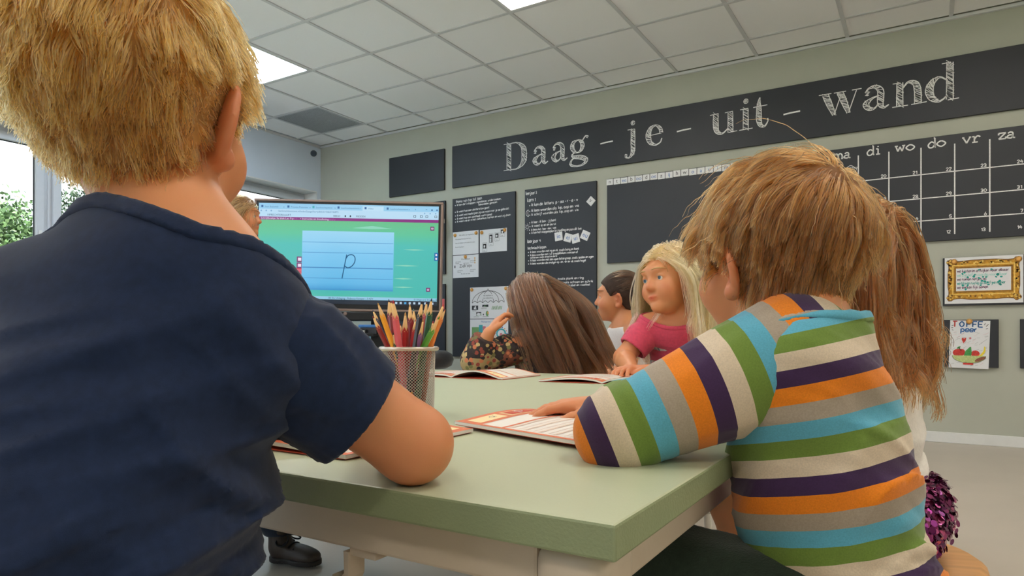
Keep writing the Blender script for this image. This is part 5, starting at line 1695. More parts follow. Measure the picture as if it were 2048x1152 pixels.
    def eyes(s):
        for x in (-1, 1):
            bm = bmesh.new()
            bmesh.ops.create_uvsphere(bm, u_segments=20, v_segments=16, radius=.0122 * s.h.k)
            bmesh.ops.rotate(bm, verts=bm.verts, matrix=Matrix.Rotation(-math.pi / 2, 3, 'X'))     # pole -> +y
            for f in bm.faces:
                c = f.calc_center_median().normalized()
                f.material_index = 2 if c.y > .965 else (1 if c.y > .80 else 0)
            Mx = Matrix([list(r) for r in s.h.M])
            c = s.h.world((x * .031, .0712, -.0035))
            bmesh.ops.transform(bm, matrix=Matrix.Translation(c) @ Mx.to_4x4(), verts=bm.verts)
            obj('eye', bm, M_EYE, s.root, True, world=True)
    def brows(s, col):
        m = mat('brow_%02x%02x%02x' % col, col, .8)
        for x in (-1, 1):
            L = [(x * (.014 + .036 * t), .0, .0195 + .0045 * math.sin(.5 + t * 2.4)) for t in np.linspace(0, 1, 9)]
            pts = []
            for p in L:
                q = np.array(p, f32)
                y = .12
                for _ in range(60):
                    d = float(s.h.full_l(np.array([[q[0], y, q[2]]], f32))[0])
                    if d < .0006: break
                    y -= max(d * .7, .0004)
                pts.append(s.h.world((q[0], y, q[2])))
            bm = bmesh.new()
            tube(bm, [Vector(map(float, p)) for p in pts], [.0007 + .0012 * math.sin(math.pi * min(1, .15 + t)) for t in np.linspace(0, .85, 9)], 6)
            obj('eyebrow', bm, m, s.root, True, world=True)

def rot2(v, deg):
    a = math.radians(deg)
    c, s = math.cos(a), math.sin(a)
    return np.array((v[0] * c - v[1] * s, v[0] * s + v[1] * c, 0.))
def cloth(name, c, rough=.85, weave=900, bump=.25, var=.08, sheen=.25):
    return mat(name, c, rough, var=var, scale=140, bump=bump, bscale=weave, sheen=sheen, spec=.2)
def shoe(P, q, col, sole=(40, 38, 38), laces=None, big=1.0):
    J, k = P.J, P.k * big
    An = J['A' + q]
    td = nrm(J['T' + q])
    up = np.array((0, 0, 1.))
    sd = np.cross(td, up)
    z0 = An[2] - .062 * k
    b = lambda d, s_, z: np.array((An[0], An[1], z0)) + td * d * k + sd * s_ * k + up * z * k
    up_f = union([(ell(b(.0, 0, .035), np.array((.034, .033, .040)) * k, [sd, td, up]), 0), (ell(b(.055, 0, .026), np.array((.033, .05, .030)) * k, [sd, td, up]), .02), (ell(b(.10, .002, .022), np.array((.034, .038, .024)) * k, [sd, td, up]), .02),
                  (cone(b(-.004, 0, .05), b(-.008, 0, .085), .032 * k, .034 * k), .02)])
    f = lambda Q: smax(up_f(Q), -(Q[:, 2] - (z0 + .012 * k)), .004)
    lo, hi = np.minimum(b(-.08, -.08, 0), b(.17, .08, .13)) - .03, np.maximum(b(-.08, -.08, 0), b(.17, .08, .13)) + .03
    o = sdf_obj('shoe', f, lo, hi, .004, mat('shoe_%02x%02x%02x' % col, col, .55, var=.1, bump=.2, bscale=150), P.root)
    sole_f = lambda Q: np.maximum(union([(ell(b(.0, 0, .012), np.array((.036, .036, .10)) * k, [sd, td, up]), 0), (ell(b(.085, 0, .012), np.array((.039, .055, .10)) * k, [sd, td, up]), .03)])(Q), np.abs(Q[:, 2] - (z0 + .007 * k)) - .0075 * k)
    so = sdf_obj('sole', sole_f, lo, hi, .004, mat('sole_%02x%02x%02x' % sole, sole, .7), o)
    if laces:
        for i in range(4):
            pts = [b(.028 + .017 * i, x * .026, .055 - .006 * i + .008 * (1 - x * x)) for x in np.linspace(-1, 1, 7)]
            bm = bmesh.new(); tube(bm, [Vector(map(float, p)) for p in pts], .0032 * k, 6); obj('lace', bm, mat('lace_dark', laces, .8), o, True, world=True)
        for x in (-1, 1):
            pts = [b(.026 + .02 * math.sin(a), x * (.006 + .035 * math.sin(a / 2)), .068 + .02 * math.cos(a) * .6) for a in np.linspace(0, math.pi * 1.7, 12)]
            bm = bmesh.new(); tube(bm, [Vector(map(float, p)) for p in pts], .0028 * k, 6); obj('lace', bm, mat('lace_dark', laces, .8), o, True, world=True)
    return o
# ================================================================ hair: a cap that follows the skull plus combed strands
def hair_mat(name, c1, c2, rough=.32):
    m = bpy.data.materials.new(name); m.use_nodes = True
    n = m.node_tree; n.nodes.clear()
    o = n.nodes.new('ShaderNodeOutputMaterial'); h = n.nodes.new('ShaderNodeBsdfHairPrincipled')
    h.parametrization = 'COLOR'
    h.inputs['Roughness'].default_value = rough
    h.inputs['Radial Roughness'].default_value = .45
    info = n.nodes.new('ShaderNodeHairInfo'); r = n.nodes.new('ShaderNodeValToRGB')
    r.color_ramp.elements[0].color = srgb(c1); r.color_ramp.elements[1].color = srgb(c2)
    n.links.new(info.outputs['Random'], r.inputs[0]); n.links.new(r.outputs[0], h.inputs['Color']); n.links.new(h.outputs[0], o.inputs[0])
    return m
HL_Y = [-.12, -.06, -.035, -.015, .004, .018, .030, .046, .060, .075, .10]
def hairline(nape=-.070, fringe=.050, side=-.030):
    Z = [nape, nape, nape * .9, -.040, .012, .006, side, .012, fringe * .75, fringe, fringe + .01]
    return lambda L: L[:, 2] - np.interp(L[:, 1], HL_Y, Z)
def roots_on(head, n, line, rng, lo=0.0):
    out = []
    tot = 0
    while tot < n:
        d = rng.normal(size=(n * 2, 3)).astype(f32)
        d /= np.linalg.norm(d, axis=1)[:, None]
        o = A3((0, -.008, .01))
        t = np.full(len(d), .12, f32)
        for _ in range(14):
            t = t - head.skull_l(o + d * t[:, None]) * .9
        p = o + d * t[:, None]
        p = p[line(p) > lo]
        out.append(p); tot += len(p)
    return np.concatenate(out)[:n]
def skull_grad(head, p, e=.002):
    d0 = head.skull_l(p)
    G = np.stack([head.skull_l(p + A3(v) * e) - d0 for v in np.eye(3)], 1) / e
    return d0, G / (np.linalg.norm(G, axis=1)[:, None] + 1e-6)
def comb(head, n, line, length, flow, rng, steps=12, lift=.006, grav=.25, rise=.3, clumps=300, clump=.6, frizz=.15, obstacle=None, gvec=None, wave=0.0, top=1.7):
    """strands as (n, steps+1, 3) world points.  length(root), flow(root, point) in the head's frame"""
    P = roots_on(head, n, line, rng)
    C = P[rng.choice(n, min(clumps, n), replace=False)]
    best = np.zeros(n, int); bd = np.full(n, 9., f32)
    for i in range(0, len(C)):
        d = ((P - C[i]) ** 2).sum(1)
        m = d < bd
        best[m] = i; bd[m] = d[m]
    g_l = (A3((0, 0, -1)) if gvec is None else A3(gvec)) @ head.M       # gravity in the head's frame
    def walk(P, seedv):
        m = len(P)
        Ln = length(P) * (1 + .12 * seedv)
        pts = [P]
        p = P.copy()
        d0, nn = skull_grad(head, p)
        cur = nn * rise + flow(P, p)
        cur /= np.linalg.norm(cur, axis=1)[:, None] + 1e-6
        for s_ in range(steps):
            t = (s_ + 1) / steps
            fl = flow(P, p)
            cur = cur * .72 + fl * .34 * max(0, 1 - t * .6) + g_l * grav * t
            cur /= np.linalg.norm(cur, axis=1)[:, None] + 1e-6
            p = p + cur * (Ln / steps)[:, None]
            d0, nn = skull_grad(head, p)
            lf = lift(P) if callable(lift) else lift
            want = lf * (min(1, .35 + t * 1.2)) * (1 + .30 * seedv)
            pen = np.maximum(want - d0, 0)
            over = np.maximum(d0 - want * top - .001, 0) * (t < .999) if top else 0
            p = p + nn * (pen - over * .8)[:, None]
            if obstacle is not None:
                w = head.world(p).astype(f32)
                near = np.ones(m, bool)
                dd, G = grad(obstacle, w, .004)
                G = G / (np.linalg.norm(G, axis=1)[:, None] + 1e-6)
                pen = np.maximum(.004 + .006 * np.abs(seedv) - dd, 0)
                p = p + ((G * pen[:, None]) @ head.M / head.k).astype(f32)
            pts.append(p.copy())
        return np.stack(pts, 1)
    cs = rng.normal(size=len(C)).astype(f32)
    S = walk(P, (rng.normal(size=n) * .5 + cs[best] * .6).astype(f32))
    K = walk(C, cs)
    # pull each strand towards its clump's leader, most at the tip
    t = np.linspace(0, 1, steps + 1)[None, :, None]
    offs = (P - C[best])[:, None, :] * (1 - .55 * t)
    target = K[best] + offs
    wgt = clump * t ** .8
    S = S * (1 - wgt) + target * wgt
    fz = rng.normal(size=(n, 1, 3)) * frizz * .01 * t + rng.normal(size=(n, steps + 1, 3)) * frizz * .0011 * t
    if wave:
        ph = rng.uniform(0, 6.28, (len(C), 1, 1))[best]
        ax = rng.normal(size=(len(C), 1, 3))[best]
        fz = fz + ax * np.sin(ph + t * 9) * wave * t
    S = S + fz
    return head.world(S.reshape(-1, 3)).reshape(n, steps + 1, 3)
def strands(name, S, m, parent, r0=.00045, r1=.00015):
    n, k, _ = S.shape
    cu = bpy.data.hair_curves.new(name)
    cu.add_curves([k] * n)
    cu.attributes['position'].data.foreach_set('vector', S.astype(f32).ravel())
    a = cu.attributes.get('radius') or cu.attributes.new('radius', 'FLOAT', 'POINT')
    t = np.linspace(0, 1, k)
    rad = np.tile(r0 + (r1 - r0) * t ** 1.5, (n, 1)).astype(f32)
    a.data.foreach_set('value', rad.ravel())
    o = bpy.data.objects.new(name, cu)
    COL.objects.link(o)
    cu.materials.append(m)
    o.parent = parent
    o.matrix_parent_inverse = parent_world(parent).inverted()
    o['kind'] = 'stuff'
    return o
def hair_cap(head, line, thick, m, parent, h=.004, extra=None):
    def f(P):
        L = head.loc(P)
        d = head.skull_l(L) - thick
        e = line(L) - .004
        return smax(d, -e * .8, .006) * head.k
    c = head.world((0, 0, 0))
    g = near_only(f, c, .15 * head.k)
    if extra is not None:
        g0 = g
        g = lambda P: smin(g0(P), extra(P), .02)
    lo, hi = c - .16 * head.k, c + .16 * head.k
    return g, lo, hi
def stack(*S):
    k = max(s.shape[1] for s in S)
    out = []
    for s in S:
        if s.shape[1] != k:
            i = np.linspace(0, s.shape[1] - 1, k)
            a = np.floor(i).astype(int); b = np.minimum(a + 1, s.shape[1] - 1)
            fr = (i - a)[None, :, None]
            s = s[:, a] * (1 - fr) + s[:, b] * fr
        out.append(s)
    return np.concatenate(out)
# ================================================================ the blond boy in navy, closest to the camera
def unit_xy(v):
    v = np.array((v[0], v[1], 0.)); return v / np.linalg.norm(v)
def seat_legs(J, P, BF, sp=.055, fwd=.25, kz=.415, side=.03, out=0.0):
    R_ = np.array((BF[1], -BF[0], 0.))
    for q, s in (('L', -1), ('R', 1)):
        if 'H' + q not in J: J['H' + q] = P + R_ * sp * s + np.array((0, 0, -.005))
        if 'K' + q not in J: J['K' + q] = P + BF * fwd + R_ * (sp + side) * s + np.array((0, 0, kz - P[2]))
        if 'A' + q not in J: J['A' + q] = J['K' + q] + BF * out + np.array((0, 0, .067 - J['K' + q][2]))
        if 'T' + q not in J: J['T' + q] = BF + R_ * .15 * s
    return J
V3 = lambda v: np.array(tuple(v), float)

C = V3(at(270, 196, .505))
F = rot2(unit_xy(C), -29)
hA = Head(C, F, (0, 0, 1), .955, tuck=.008)
hA.neck_y = .010
BF = unit_xy((-.62, .78))
R_ = np.array((BF[1], -BF[0], 0))
NB = C + np.array((0, 0, -.134)) - F * .010 + np.array((CY, SY, 0)) * .047
Pv = np.array((NB[0], NB[1], .43)) - BF * .075 - R_ * .13
J = dict(NB=NB, P=Pv, SR=V3(at(474, 634, .485)), SL=NB - R_ * .122 + np.array((0, 0, -.026)) + BF * .015,
         ER=V3(at(826, 888, .553)), WR=np.array((-.497, .552, .604)), DR=np.array((-.9, .25, -.06)), EL=np.array((-.655, .33, .625)), WL=np.array((-.625, .475, .607)), DL=np.array((.35, .9, -.05)))
J['WL'][2] = .606
seat_legs(J, Pv, BF)
pA = Person('blond boy in a navy t-shirt seen from behind, elbow on the table', J, hA, BF, 1.0, slim=.76)
pA.trap, pA.trap_l = -.016, .004
pA.skin(h=.0042)
pA.brows((170, 124, 70))
M_NAVY = cloth('navy_jersey', (25, 39, 68), .9, 1800, .10, .14, .15)

def fold_fn(P, spec):
    """drapery: soft ridges running along one direction: (along, across, freq_along, freq_across, height, centre, radius, seed)"""
    d = 0
    for (al, ac, fa, fc, amp, cen, rad, seed) in spec:
        al = nrm(al); ac = np.array(ac, float); ac = nrm(ac - al * (ac @ al))
        al, ac = A3(al), A3(ac)
        q = np.stack([(P @ al) * fa + seed, (P @ ac) * fc + seed * .7, np.full(len(P), seed * 1.3)], 1)
        q[:, 1] += .8 * noise3(np.stack([P @ al * fa * .8, P @ ac * fc * .3, np.full(len(P), seed)], 1) + 7)
        n = np.clip(1 - np.abs(noise3(q)) * 2.6, 0, 1) ** 1.6
        n2 = np.clip(1 - np.abs(noise3(q * A3((1.7, 1.9, 1)) + 31)) * 2.6, 0, 1) ** 1.6
        w = np.exp(-(((P - A3(cen)) / A3(rad)) ** 2).sum(1))
        d = d - amp * (n + .45 * n2) * w
    return d
def shirt_parts(p, t, hem_z, back, name, m, h, folds=None, belly=1.05, collar=None, hem_drop=None, attrs=None, front=-.025, wide=.13):
    """back / front: height of the neckline over the neck base behind and in front"""
    nsk = cone(p.h.world((0, getattr(p.h, 'neck_y', -.014), -.035)), p.J['NB'] - p.sp * .01, .044 * p.h.k + t * .4, .049 * p.k + t * .4)
    base = union(p.torso(t, belly) + [(nsk, .028 * p.k)])
    NBp, fw, up = A3(p.J['NB']), A3(p.fw), A3(p.sp)
    na, nb = p.h.world((0, -.022, -.03)), p.J['NB'] - p.sp * .05
    nk = cone(nb, na, wide * p.k, wide * p.k)
    def plane(P):
        q = P - NBp
        y = q @ fw
        rad = nk(P) + wide * p.k
        return q @ up - (back + (front - back) * np.clip((y + .05) / .11, 0, 1)) * p.k - 1.0 * np.maximum(0, rad - .080 * p.k)
    def f(P):
        d = base(P)
        if folds: d = d + fold_fn(P, folds)
        d = smax(d, hem_z - P[:, 2] if hem_drop is None else hem_drop(P), .006)
        return smax(d, -np.maximum(nk(P), -plane(P)), .003)
    lo, hi = p.bounds(.16)
    lo = np.maximum(lo, [p.J['P'][0] - .36, p.J['P'][1] - .36, hem_z - .03]); hi = np.minimum(hi, [p.J['P'][0] + .36, p.J['P'][1] + .36, p.J['NB'][2] + .09])
    o = sdf_obj(name, f, lo, hi, h, m, p.root, attrs)
    if collar:
        def g(P):
            d = base(P) - .0022
            if folds: d = d + fold_fn(P, folds)
            q = plane(P)
            return smax(smax(d, np.abs(q + collar * .5 - .001) - collar * .5, .002), nk(P), .002)
        sdf_obj('collar', g, lo, hi, min(h, .0035), m, o, attrs)
    return o, f
E_R, S_R = J['ER'], J['SR']
dg = S_R * .75 + NB * .25 + np.array((0, 0, -.06))
fA = [(R_ * 1.0 + np.array((0, 0, .22)), (0, 0, 1), 3.2, 22, .018, NB + np.array((0, 0, -.16)), (.20, .20, .08), 3.1),
      (R_ + np.array((0, 0, -.9)), R_ * .9 + np.array((0, 0, 1)), 4, 26, .020, dg + np.array((0, 0, -.08)) - R_ * .03, (.10, .10, .11), 9.7),
      (R_ + np.array((0, 0, .30)), (0, 0, 1), 4, 30, .024, Pv + np.array((0, 0, .125)), (.24, .24, .055), 5.5),
      (R_ + np.array((0, 0, .40)), R_ * -.4 + np.array((0, 0, 1)), 3, 16, .013, NB + np.array((0, 0, -.07)) - R_ * .06, (.13, .13, .06), 1.9)]
shA, fshA = shirt_parts(pA, .010, .40, .022, 't_shirt', M_NAVY, .0042, fA, 1.05, .013, front=-.020)
# right sleeve: an open cone over the upper arm, drooping at its underside
def sleeve(p, q, ln, r1, r2, m, h, parent, droop=.02, folds=None, attrs=None, wall=.0065, tilt=(0, 0, 0)):
    S, E = p.J['S' + q], p.J['E' + q]
    ax = nrm(E - S)
    hem = S + ax * ln
    dn = nrm(np.array((0, 0, -1.)) - ax * (-ax[2]))
    S0 = S + nrm(p.J['NB'] - S) * .02 + np.array((0, 0, -.006))
    hemc = hem + dn * droop * .5
    outer = union([(cone(S0, S + ax * ln * .5 + dn * droop * .2, r1, (r1 + r2) / 2), 0), (cone(S + ax * ln * .5 + dn * droop * .2, hemc + ax * .05, (r1 + r2) / 2, r2 + droop * .3), .02)])
    cutn = nrm(ax + np.array(tilt))
    def f(P):
        d = outer(P)
        if folds: d = d + fold_fn(P, folds)
        x = (P - A3(hem)) @ A3(cutn)
        inner = np.maximum(d + wall, -(x + .045))
        return smax(smax(d, x, .002), -inner, .002)
    lo = np.minimum(S0, hemc) - .10; hi = np.maximum(S0, hemc) + .10
    return sdf_obj('sleeve', f, lo, hi, h, m, parent, attrs), f
ax_ = nrm(E_R - S_R)
fsl = [(ax_, np.cross(ax_, (0, 0, 1)), 5, 30, .006, S_R + ax_ * .05, (.08, .08, .08), 4.4), (np.cross(ax_, R_), ax_, 5, 34, .005, S_R + ax_ * .03, (.07, .07, .07), 6.1)]
sleeve(pA, 'R', .114, .043, .042, M_NAVY, .0032, shA, .016, fsl, None, .0082, tilt=nrm(np.cross(ax_, (0, 0, 1))) * .0)
sleeve(pA, 'L', .11, .047, .045, M_NAVY, .005, shA, .015)
# trousers and shoes
def trousers(p, m, name='trousers', t=.008, top=None, short=None, h=.006, folds=None):
    parts = [(ell(p.J['P'] + np.array((0, 0, -.005)), np.array((.112, .092, .078)) * p.k + t * .5, p.ax), 0)]
    for q in 'LR':
        parts += p.leg(q, t)
    u = union(parts)
    zt = p.J['P'][2] + .05 if top is None else top
    def f(P):
        d = u(P)
        if folds: d = d + fold_fn(P, folds)
        d = smax(d, -np.maximum(zt - P[:, 2], np.sqrt(((P - A3(p.J['P'])) ** 2).sum(1)) - .10), .004)
        if short:
            for q in 'LR':
                pass
        return smax(d, .085 - P[:, 2], .003)
    pts = np.array([p.J[a] for a in ('P', 'HL', 'HR', 'KL', 'KR', 'AL', 'AR')])
    lo, hi = pts.min(0) - .12, pts.max(0) + .12
    lo[2] = max(lo[2], .06)
    return sdf_obj(name, f, lo, hi, h, m, p.root)
M_JEANS = cloth('denim_blue', (52, 66, 92), .9, 700, .3)
trousers(pA, M_JEANS)
for q in 'LR': shoe(pA, q, (70, 74, 82))
stool(Pv[0], Pv[1], .2, 'wooden stool under the blond boy in navy')

lineA = hairline(-.072, .048, -.022)
MH_A = hair_mat('hair_golden', (94, 53, 19), (220, 158, 74), .34)
M_CAP_A = mat('hair_root_golden', (168, 118, 62), .8, var=.3, scale=60)
rng = np.random.RandomState(5)
crown = A3((.015, -.052, .088))
def flowA(P0, p):
    v = P0 - crown
    v = v + A3((.0, -.01, -.03)) + noise3(P0 * 32)[:, None] * A3((.10, .03, .03)) + noise3(P0 * 32 + 9)[:, None] * A3((.03, .05, .05))
    return v / (np.linalg.norm(v, axis=1)[:, None] + 1e-6)
def lenA(P0):
    z = P0[:, 2]
    L = np.interp(z, [-.075, -.045, -.01, .03, .1], [.016, .022, .030, .038, .046])
    side = np.clip((P0[:, 0] - .045) / .02, 0, 1) * np.clip((.05 - z) / .04, 0, 1)
    return (L * (1 - .62 * side)).astype(f32)
def liftA(P0):
    z = P0[:, 2]
    L = np.interp(z, [-.07, -.045, -.015, .02, .07], [.0015, .003, .006, .0085, .0095])
    side = np.clip((P0[:, 0] - .050) / .02, 0, 1) * np.clip((.04 - z) / .04, 0, 1)
    return (L * (1 - .6 * side)).astype(f32)
gA, lo, hi = hair_cap(hA, lineA, .0055, M_CAP_A, pA.root)
capA = sdf_obj('hair', gA, lo, hi, .0042, M_CAP_A, pA.root)
SA = comb(hA, 19000, lineA, lenA, flowA, rng, steps=9, lift=liftA, grav=.2, rise=.35, clumps=430, clump=.82, frizz=.24, top=1.4)
SB = comb(hA, 3000, hairline(-.080, .044, -.026), lambda P: lenA(P) * .6, flowA, rng, steps=6, lift=lambda P: liftA(P) * .5, grav=.25, rise=.35, clumps=600, clump=.4, frizz=.25)
strands('hair_strands', stack(SA, SB), MH_A, capA, .00040, .00014)
# ================================================================ the boy in the striped shirt
C = V3(at(1558, 506, .735))
F = rot2(unit_xy(C), 44)
hB = Head(C, F, (0, 0, 1), .925)
BF = unit_xy((-.912, .40))
R_ = np.array((BF[1], -BF[0], 0))
NB = V3(at(1586, 684, .70))
Pv = np.array((-.070, .757, .425))
J = dict(NB=NB, P=Pv, SL=V3(at(1586, 728, .652)), SR=NB + R_ * .075 + BF * .05 + np.array((0, 0, -.05)),
         EL=V3(at(1238, 862, .658)), WL=V3(at(1262, 806, .79)), DL=np.array((-.35, .93, -.10)), cL=.8, NL=np.array((0, 0, 1.)),
         ER=np.array((-.265, .935, .617)), WR=np.array((-.365, .835, .609)), DR=np.array((-.8, -.45, -.08)), KL=V3(at(1335, 1150, .715)), KR=np.array((-.27, .80, .395)))
seat_legs(J, Pv, BF)
J['AL'] = J['KL'] + np.array((-.03, .02, .067 - J['KL'][2]))
pB = Person('boy in a striped long-sleeved shirt, turned away, elbow on the table corner side', J, hB, BF, .93, slim=.72)
pB.skin(h=.004)
pB.brows((120, 84, 48))
# stripes: knitted bands, the order repeating every six
STR = [(232, 132, 34), (168, 154, 138), (96, 172, 198), (112, 138, 62), (214, 196, 172), (66, 44, 80)]
def stripe_mat(name):
    m = bpy.data.materials.new(name); m.use_nodes = True
    n = m.node_tree; b = n.nodes['Principled BSDF']
    a = n.nodes.new('ShaderNodeAttribute'); a.attribute_name = 'band'
    tcn = n.nodes.new('ShaderNodeTexCoord')
    fr = n.nodes.new('ShaderNodeMath'); fr.operation = 'FRACT'
    r = n.nodes.new('ShaderNodeValToRGB'); r.color_ramp.interpolation = 'CONSTANT'
    while len(r.color_ramp.elements) < 6: r.color_ramp.elements.new(.5)
    for k, el in enumerate(r.color_ramp.elements):
        el.position = k / 6; el.color = srgb(STR[k])
    n.links.new(a.outputs['Fac'], fr.inputs[0]); n.links.new(fr.outputs[0], r.inputs[0])
    # melange flecks
    nz = n.nodes.new('ShaderNodeTexNoise'); nz.inputs['Scale'].default_value = 700; nz.inputs['Detail'].default_value = 2
    n.links.new(tcn.outputs['Object'], nz.inputs['Vector'])
    mr = n.nodes.new('ShaderNodeMapRange'); mr.inputs[1].default_value = .3; mr.inputs[2].default_value = .7; mr.inputs[3].default_value = .90; mr.inputs[4].default_value = 1.06
    n.links.new(nz.outputs['Fac'], mr.inputs[0])
    mu = n.nodes.new('ShaderNodeMix'); mu.data_type = 'RGBA'; mu.blend_type = 'MULTIPLY'; mu.inputs[0].default_value = 1
    n.links.new(r.outputs[0], mu.inputs[6]); n.links.new(mr.outputs[0], mu.inputs[7])
    n.links.new(mu.outputs[2], b.inputs['Base Color'])
    b.inputs['Roughness'].default_value = .9; b.inputs['Specular IOR Level'].default_value = .15; b.inputs['Sheen Weight'].default_value = .2
    n2 = n.nodes.new('ShaderNodeTexNoise'); n2.inputs['Scale'].default_value = 1100
    n.links.new(tcn.outputs['Object'], n2.inputs['Vector'])
    bp = n.nodes.new('ShaderNodeBump'); bp.inputs['Strength'].default_value = .12; bp.inputs['Distance'].default_value = .001
    n.links.new(n2.outputs['Fac'], bp.inputs['Height']); n.links.new(bp.outputs[0], b.inputs['Normal'])
    return m
M_STR = stripe_mat('striped_jersey')
PITCH = .0163 * 6
def band_torso(V):
    q = (V - A3(NB)) @ A3(pB.sp)
    ex = (V - A3(NB)) @ A3(pB.fw)
    return np.maximum((-(q) + .056 - ex * .06 + .004 * noise3(V * 9)) / PITCH + 10, 10.002)
fB = [(R_ + np.array((0, 0, -.5)) - BF * .6, np.array((0, 0, 1.)) + BF * .5, 3, 22, .011, (J['SL'] + Pv) / 2 + np.array((0, 0, .01)), (.10, .10, .14), 2.2),
      (np.array((0, 0, 1.)) - BF * .45, BF + np.array((0, 0, .3)), 3, 24, .009, Pv + np.array((0, 0, .14)) - BF * .06, (.12, .12, .14), 7.4),
      (R_, (0, 0, 1), 5, 32, .009, Pv + np.array((0, 0, .03)), (.2, .2, .05), 5.5)]
shB, fshB = shirt_parts(pB, .0085, .425, .020, 'striped_shirt', M_STR, .0040, fB, .80, .012, attrs={'band': band_torso})
def long_sleeve(p, q, m, h, parent, t=.008, cuff=.012, attrs=None, folds=None, r=(.040, .033, .031, .023), name='sleeve', root=.006, back=.016):
    S = p.J['S' + q] + nrm(p.J['NB'] - p.J['S' + q]) * back * p.k
    E, Wr = p.J['E' + q], p.J['W' + q]
    u = union([(cone(S, E, (r[0] + root) * p.k + t, r[1] * p.k + t), 0), (cone(E, E + (Wr - E) * .4, r[1] * p.k + t, r[2] * p.k + t), .014 * p.k), (cone(E + (Wr - E) * .4, Wr, r[2] * p.k + t, r[3] * p.k + t), .014 * p.k)])
    ax = A3(nrm(Wr - E)); c = A3(Wr - nrm(Wr - E) * cuff)
    def f(P):
        d = u(P)
        if folds: d = d + fold_fn(P, folds)
        x = (P - c) @ ax
        near = np.sqrt(((P - c) ** 2).sum(1)) - .06
        return smax(d, np.maximum(x, near * .6), .003) if False else np.where(near < 0, smax(d, x, .003), np.where(x > .02, np.maximum(d, np.minimum(x, .02)), d))
    pts = np.array([S, E, Wr]); lo, hi = pts.min(0) - .08, pts.max(0) + .08
    return sdf_obj(name, f, lo, hi, h, m, parent, attrs), f
sl, el_, wl = A3(J['SL']), A3(J['EL']), A3(J['WL'])
def band_sleeve(V):
    a1 = nrm(el_ - sl)
    x = (V - sl) @ A3(a1)
    Lm = np.linalg.norm(el_ - sl)
    a2 = nrm(wl - el_)
    y = (V - el_) @ A3(a2)
    k = np.clip((x - Lm * .86) / (Lm * .3), 0, 1)
    s_ = x * (1 - k) + (Lm + y) * k
    return (x - Lm - .030 + .003 * noise3(V * 12)) / .116 + 20.98
axB = nrm(el_ - sl)
fsB = [(axB, np.cross(axB, (0, 0, 1)), 6, 30, .005, sl + A3(axB) * .04, (.08, .08, .08), 3.3), (np.cross(axB, (0, 0, 1)), axB, 7, 40, .005, el_, (.05, .05, .05), 8.2)]
long_sleeve(pB, 'L', M_STR, .0035, shB, .0085, attrs={'band': band_sleeve}, folds=fsB, root=.016, back=.030)
def band_r(V):
    x = (V - A3(J['SR'])) @ A3(nrm(J['ER'] - J['SR']))
    return -x / PITCH + 20.3
long_sleeve(pB, 'R', M_STR, .005, shB, .0085, attrs={'band': band_r})
# side seam of the shirt
M_CORD = cloth('corduroy_green', (40, 54, 44), .9, 500, .4, .15, .4)
fld = [((J['KL'] - Pv), np.array((.3, -.6, .8)), 6, 30, .006, (J['KL'] + Pv) / 2, (.12, .12, .12), 4.1)]
trousers(pB, M_CORD, t=.010, top=.462, folds=fld, h=.005)
for q in 'LR': shoe(pB, q, (86, 84, 82))
stool(Pv[0] + .01, Pv[1], .5, 'wooden stool under the boy in the striped shirt')

lineB = hairline(-.082, .012, -.034)
MH_B = hair_mat('hair_sandy', (52, 28, 12), (166, 102, 44), .32)
M_CAP_B = mat('hair_root_sandy', (124, 82, 44), .8, var=.3, scale=60)
rng = np.random.RandomState(6)
crownB = A3((.012, -.066, .072))
def flowB(P0, p):
    v = p - crownB
    v = v / (np.linalg.norm(v, axis=1)[:, None] + 1e-6)
    v = v + A3((-.10, .22, -.15)) * np.clip((P0[:, 2:3] + .02) / .08, 0, 1) + noise3(P0 * 30)[:, None] * A3((.25, .1, .1))
    return v / (np.linalg.norm(v, axis=1)[:, None] + 1e-6)
def lenB(P0):
    z = P0[:, 2]; y = P0[:, 1]
    L = np.interp(z, [-.08, -.05, 0, .05, .1], [.032, .040, .048, .066, .082])
    ear = np.clip((np.abs(P0[:, 0]) - .05) / .02, 0, 1) * np.clip((.055 - z) / .05, 0, 1) * (y > -.03)
    return (L * (1 - .25 * np.clip((y - .04) / .05, 0, 1)) * (1 - .5 * ear)).astype(f32)
def liftB(P0):
    z = P0[:, 2]
    return np.interp(z, [-.08, -.05, -.01, .04, .09], [.002, .004, .007, .0110, .0115]).astype(f32)
lineB0 = hairline(-.074, .044, -.026)
gB, lo, hi = hair_cap(hB, lineB0, .008, M_CAP_B, pB.root)
capB = sdf_obj('hair', gB, lo, hi, .0042, M_CAP_B, pB.root)
S1 = comb(hB, 22000, lineB0, lenB, flowB, rng, steps=13, lift=liftB, grav=.34, rise=.30, clumps=640, clump=.7, frizz=.16, top=1.3)
S2 = comb(hB, 160, lineB0, lambda P: lenB(P) * 1.05, flowB, rng, steps=13, lift=lambda P: liftB(P) * 1.3, grav=.25, rise=.6, clumps=450, clump=.2, frizz=.8, top=2.2)
strands('hair_strands', stack(S1, S2), MH_B, capB, .00040, .00014)
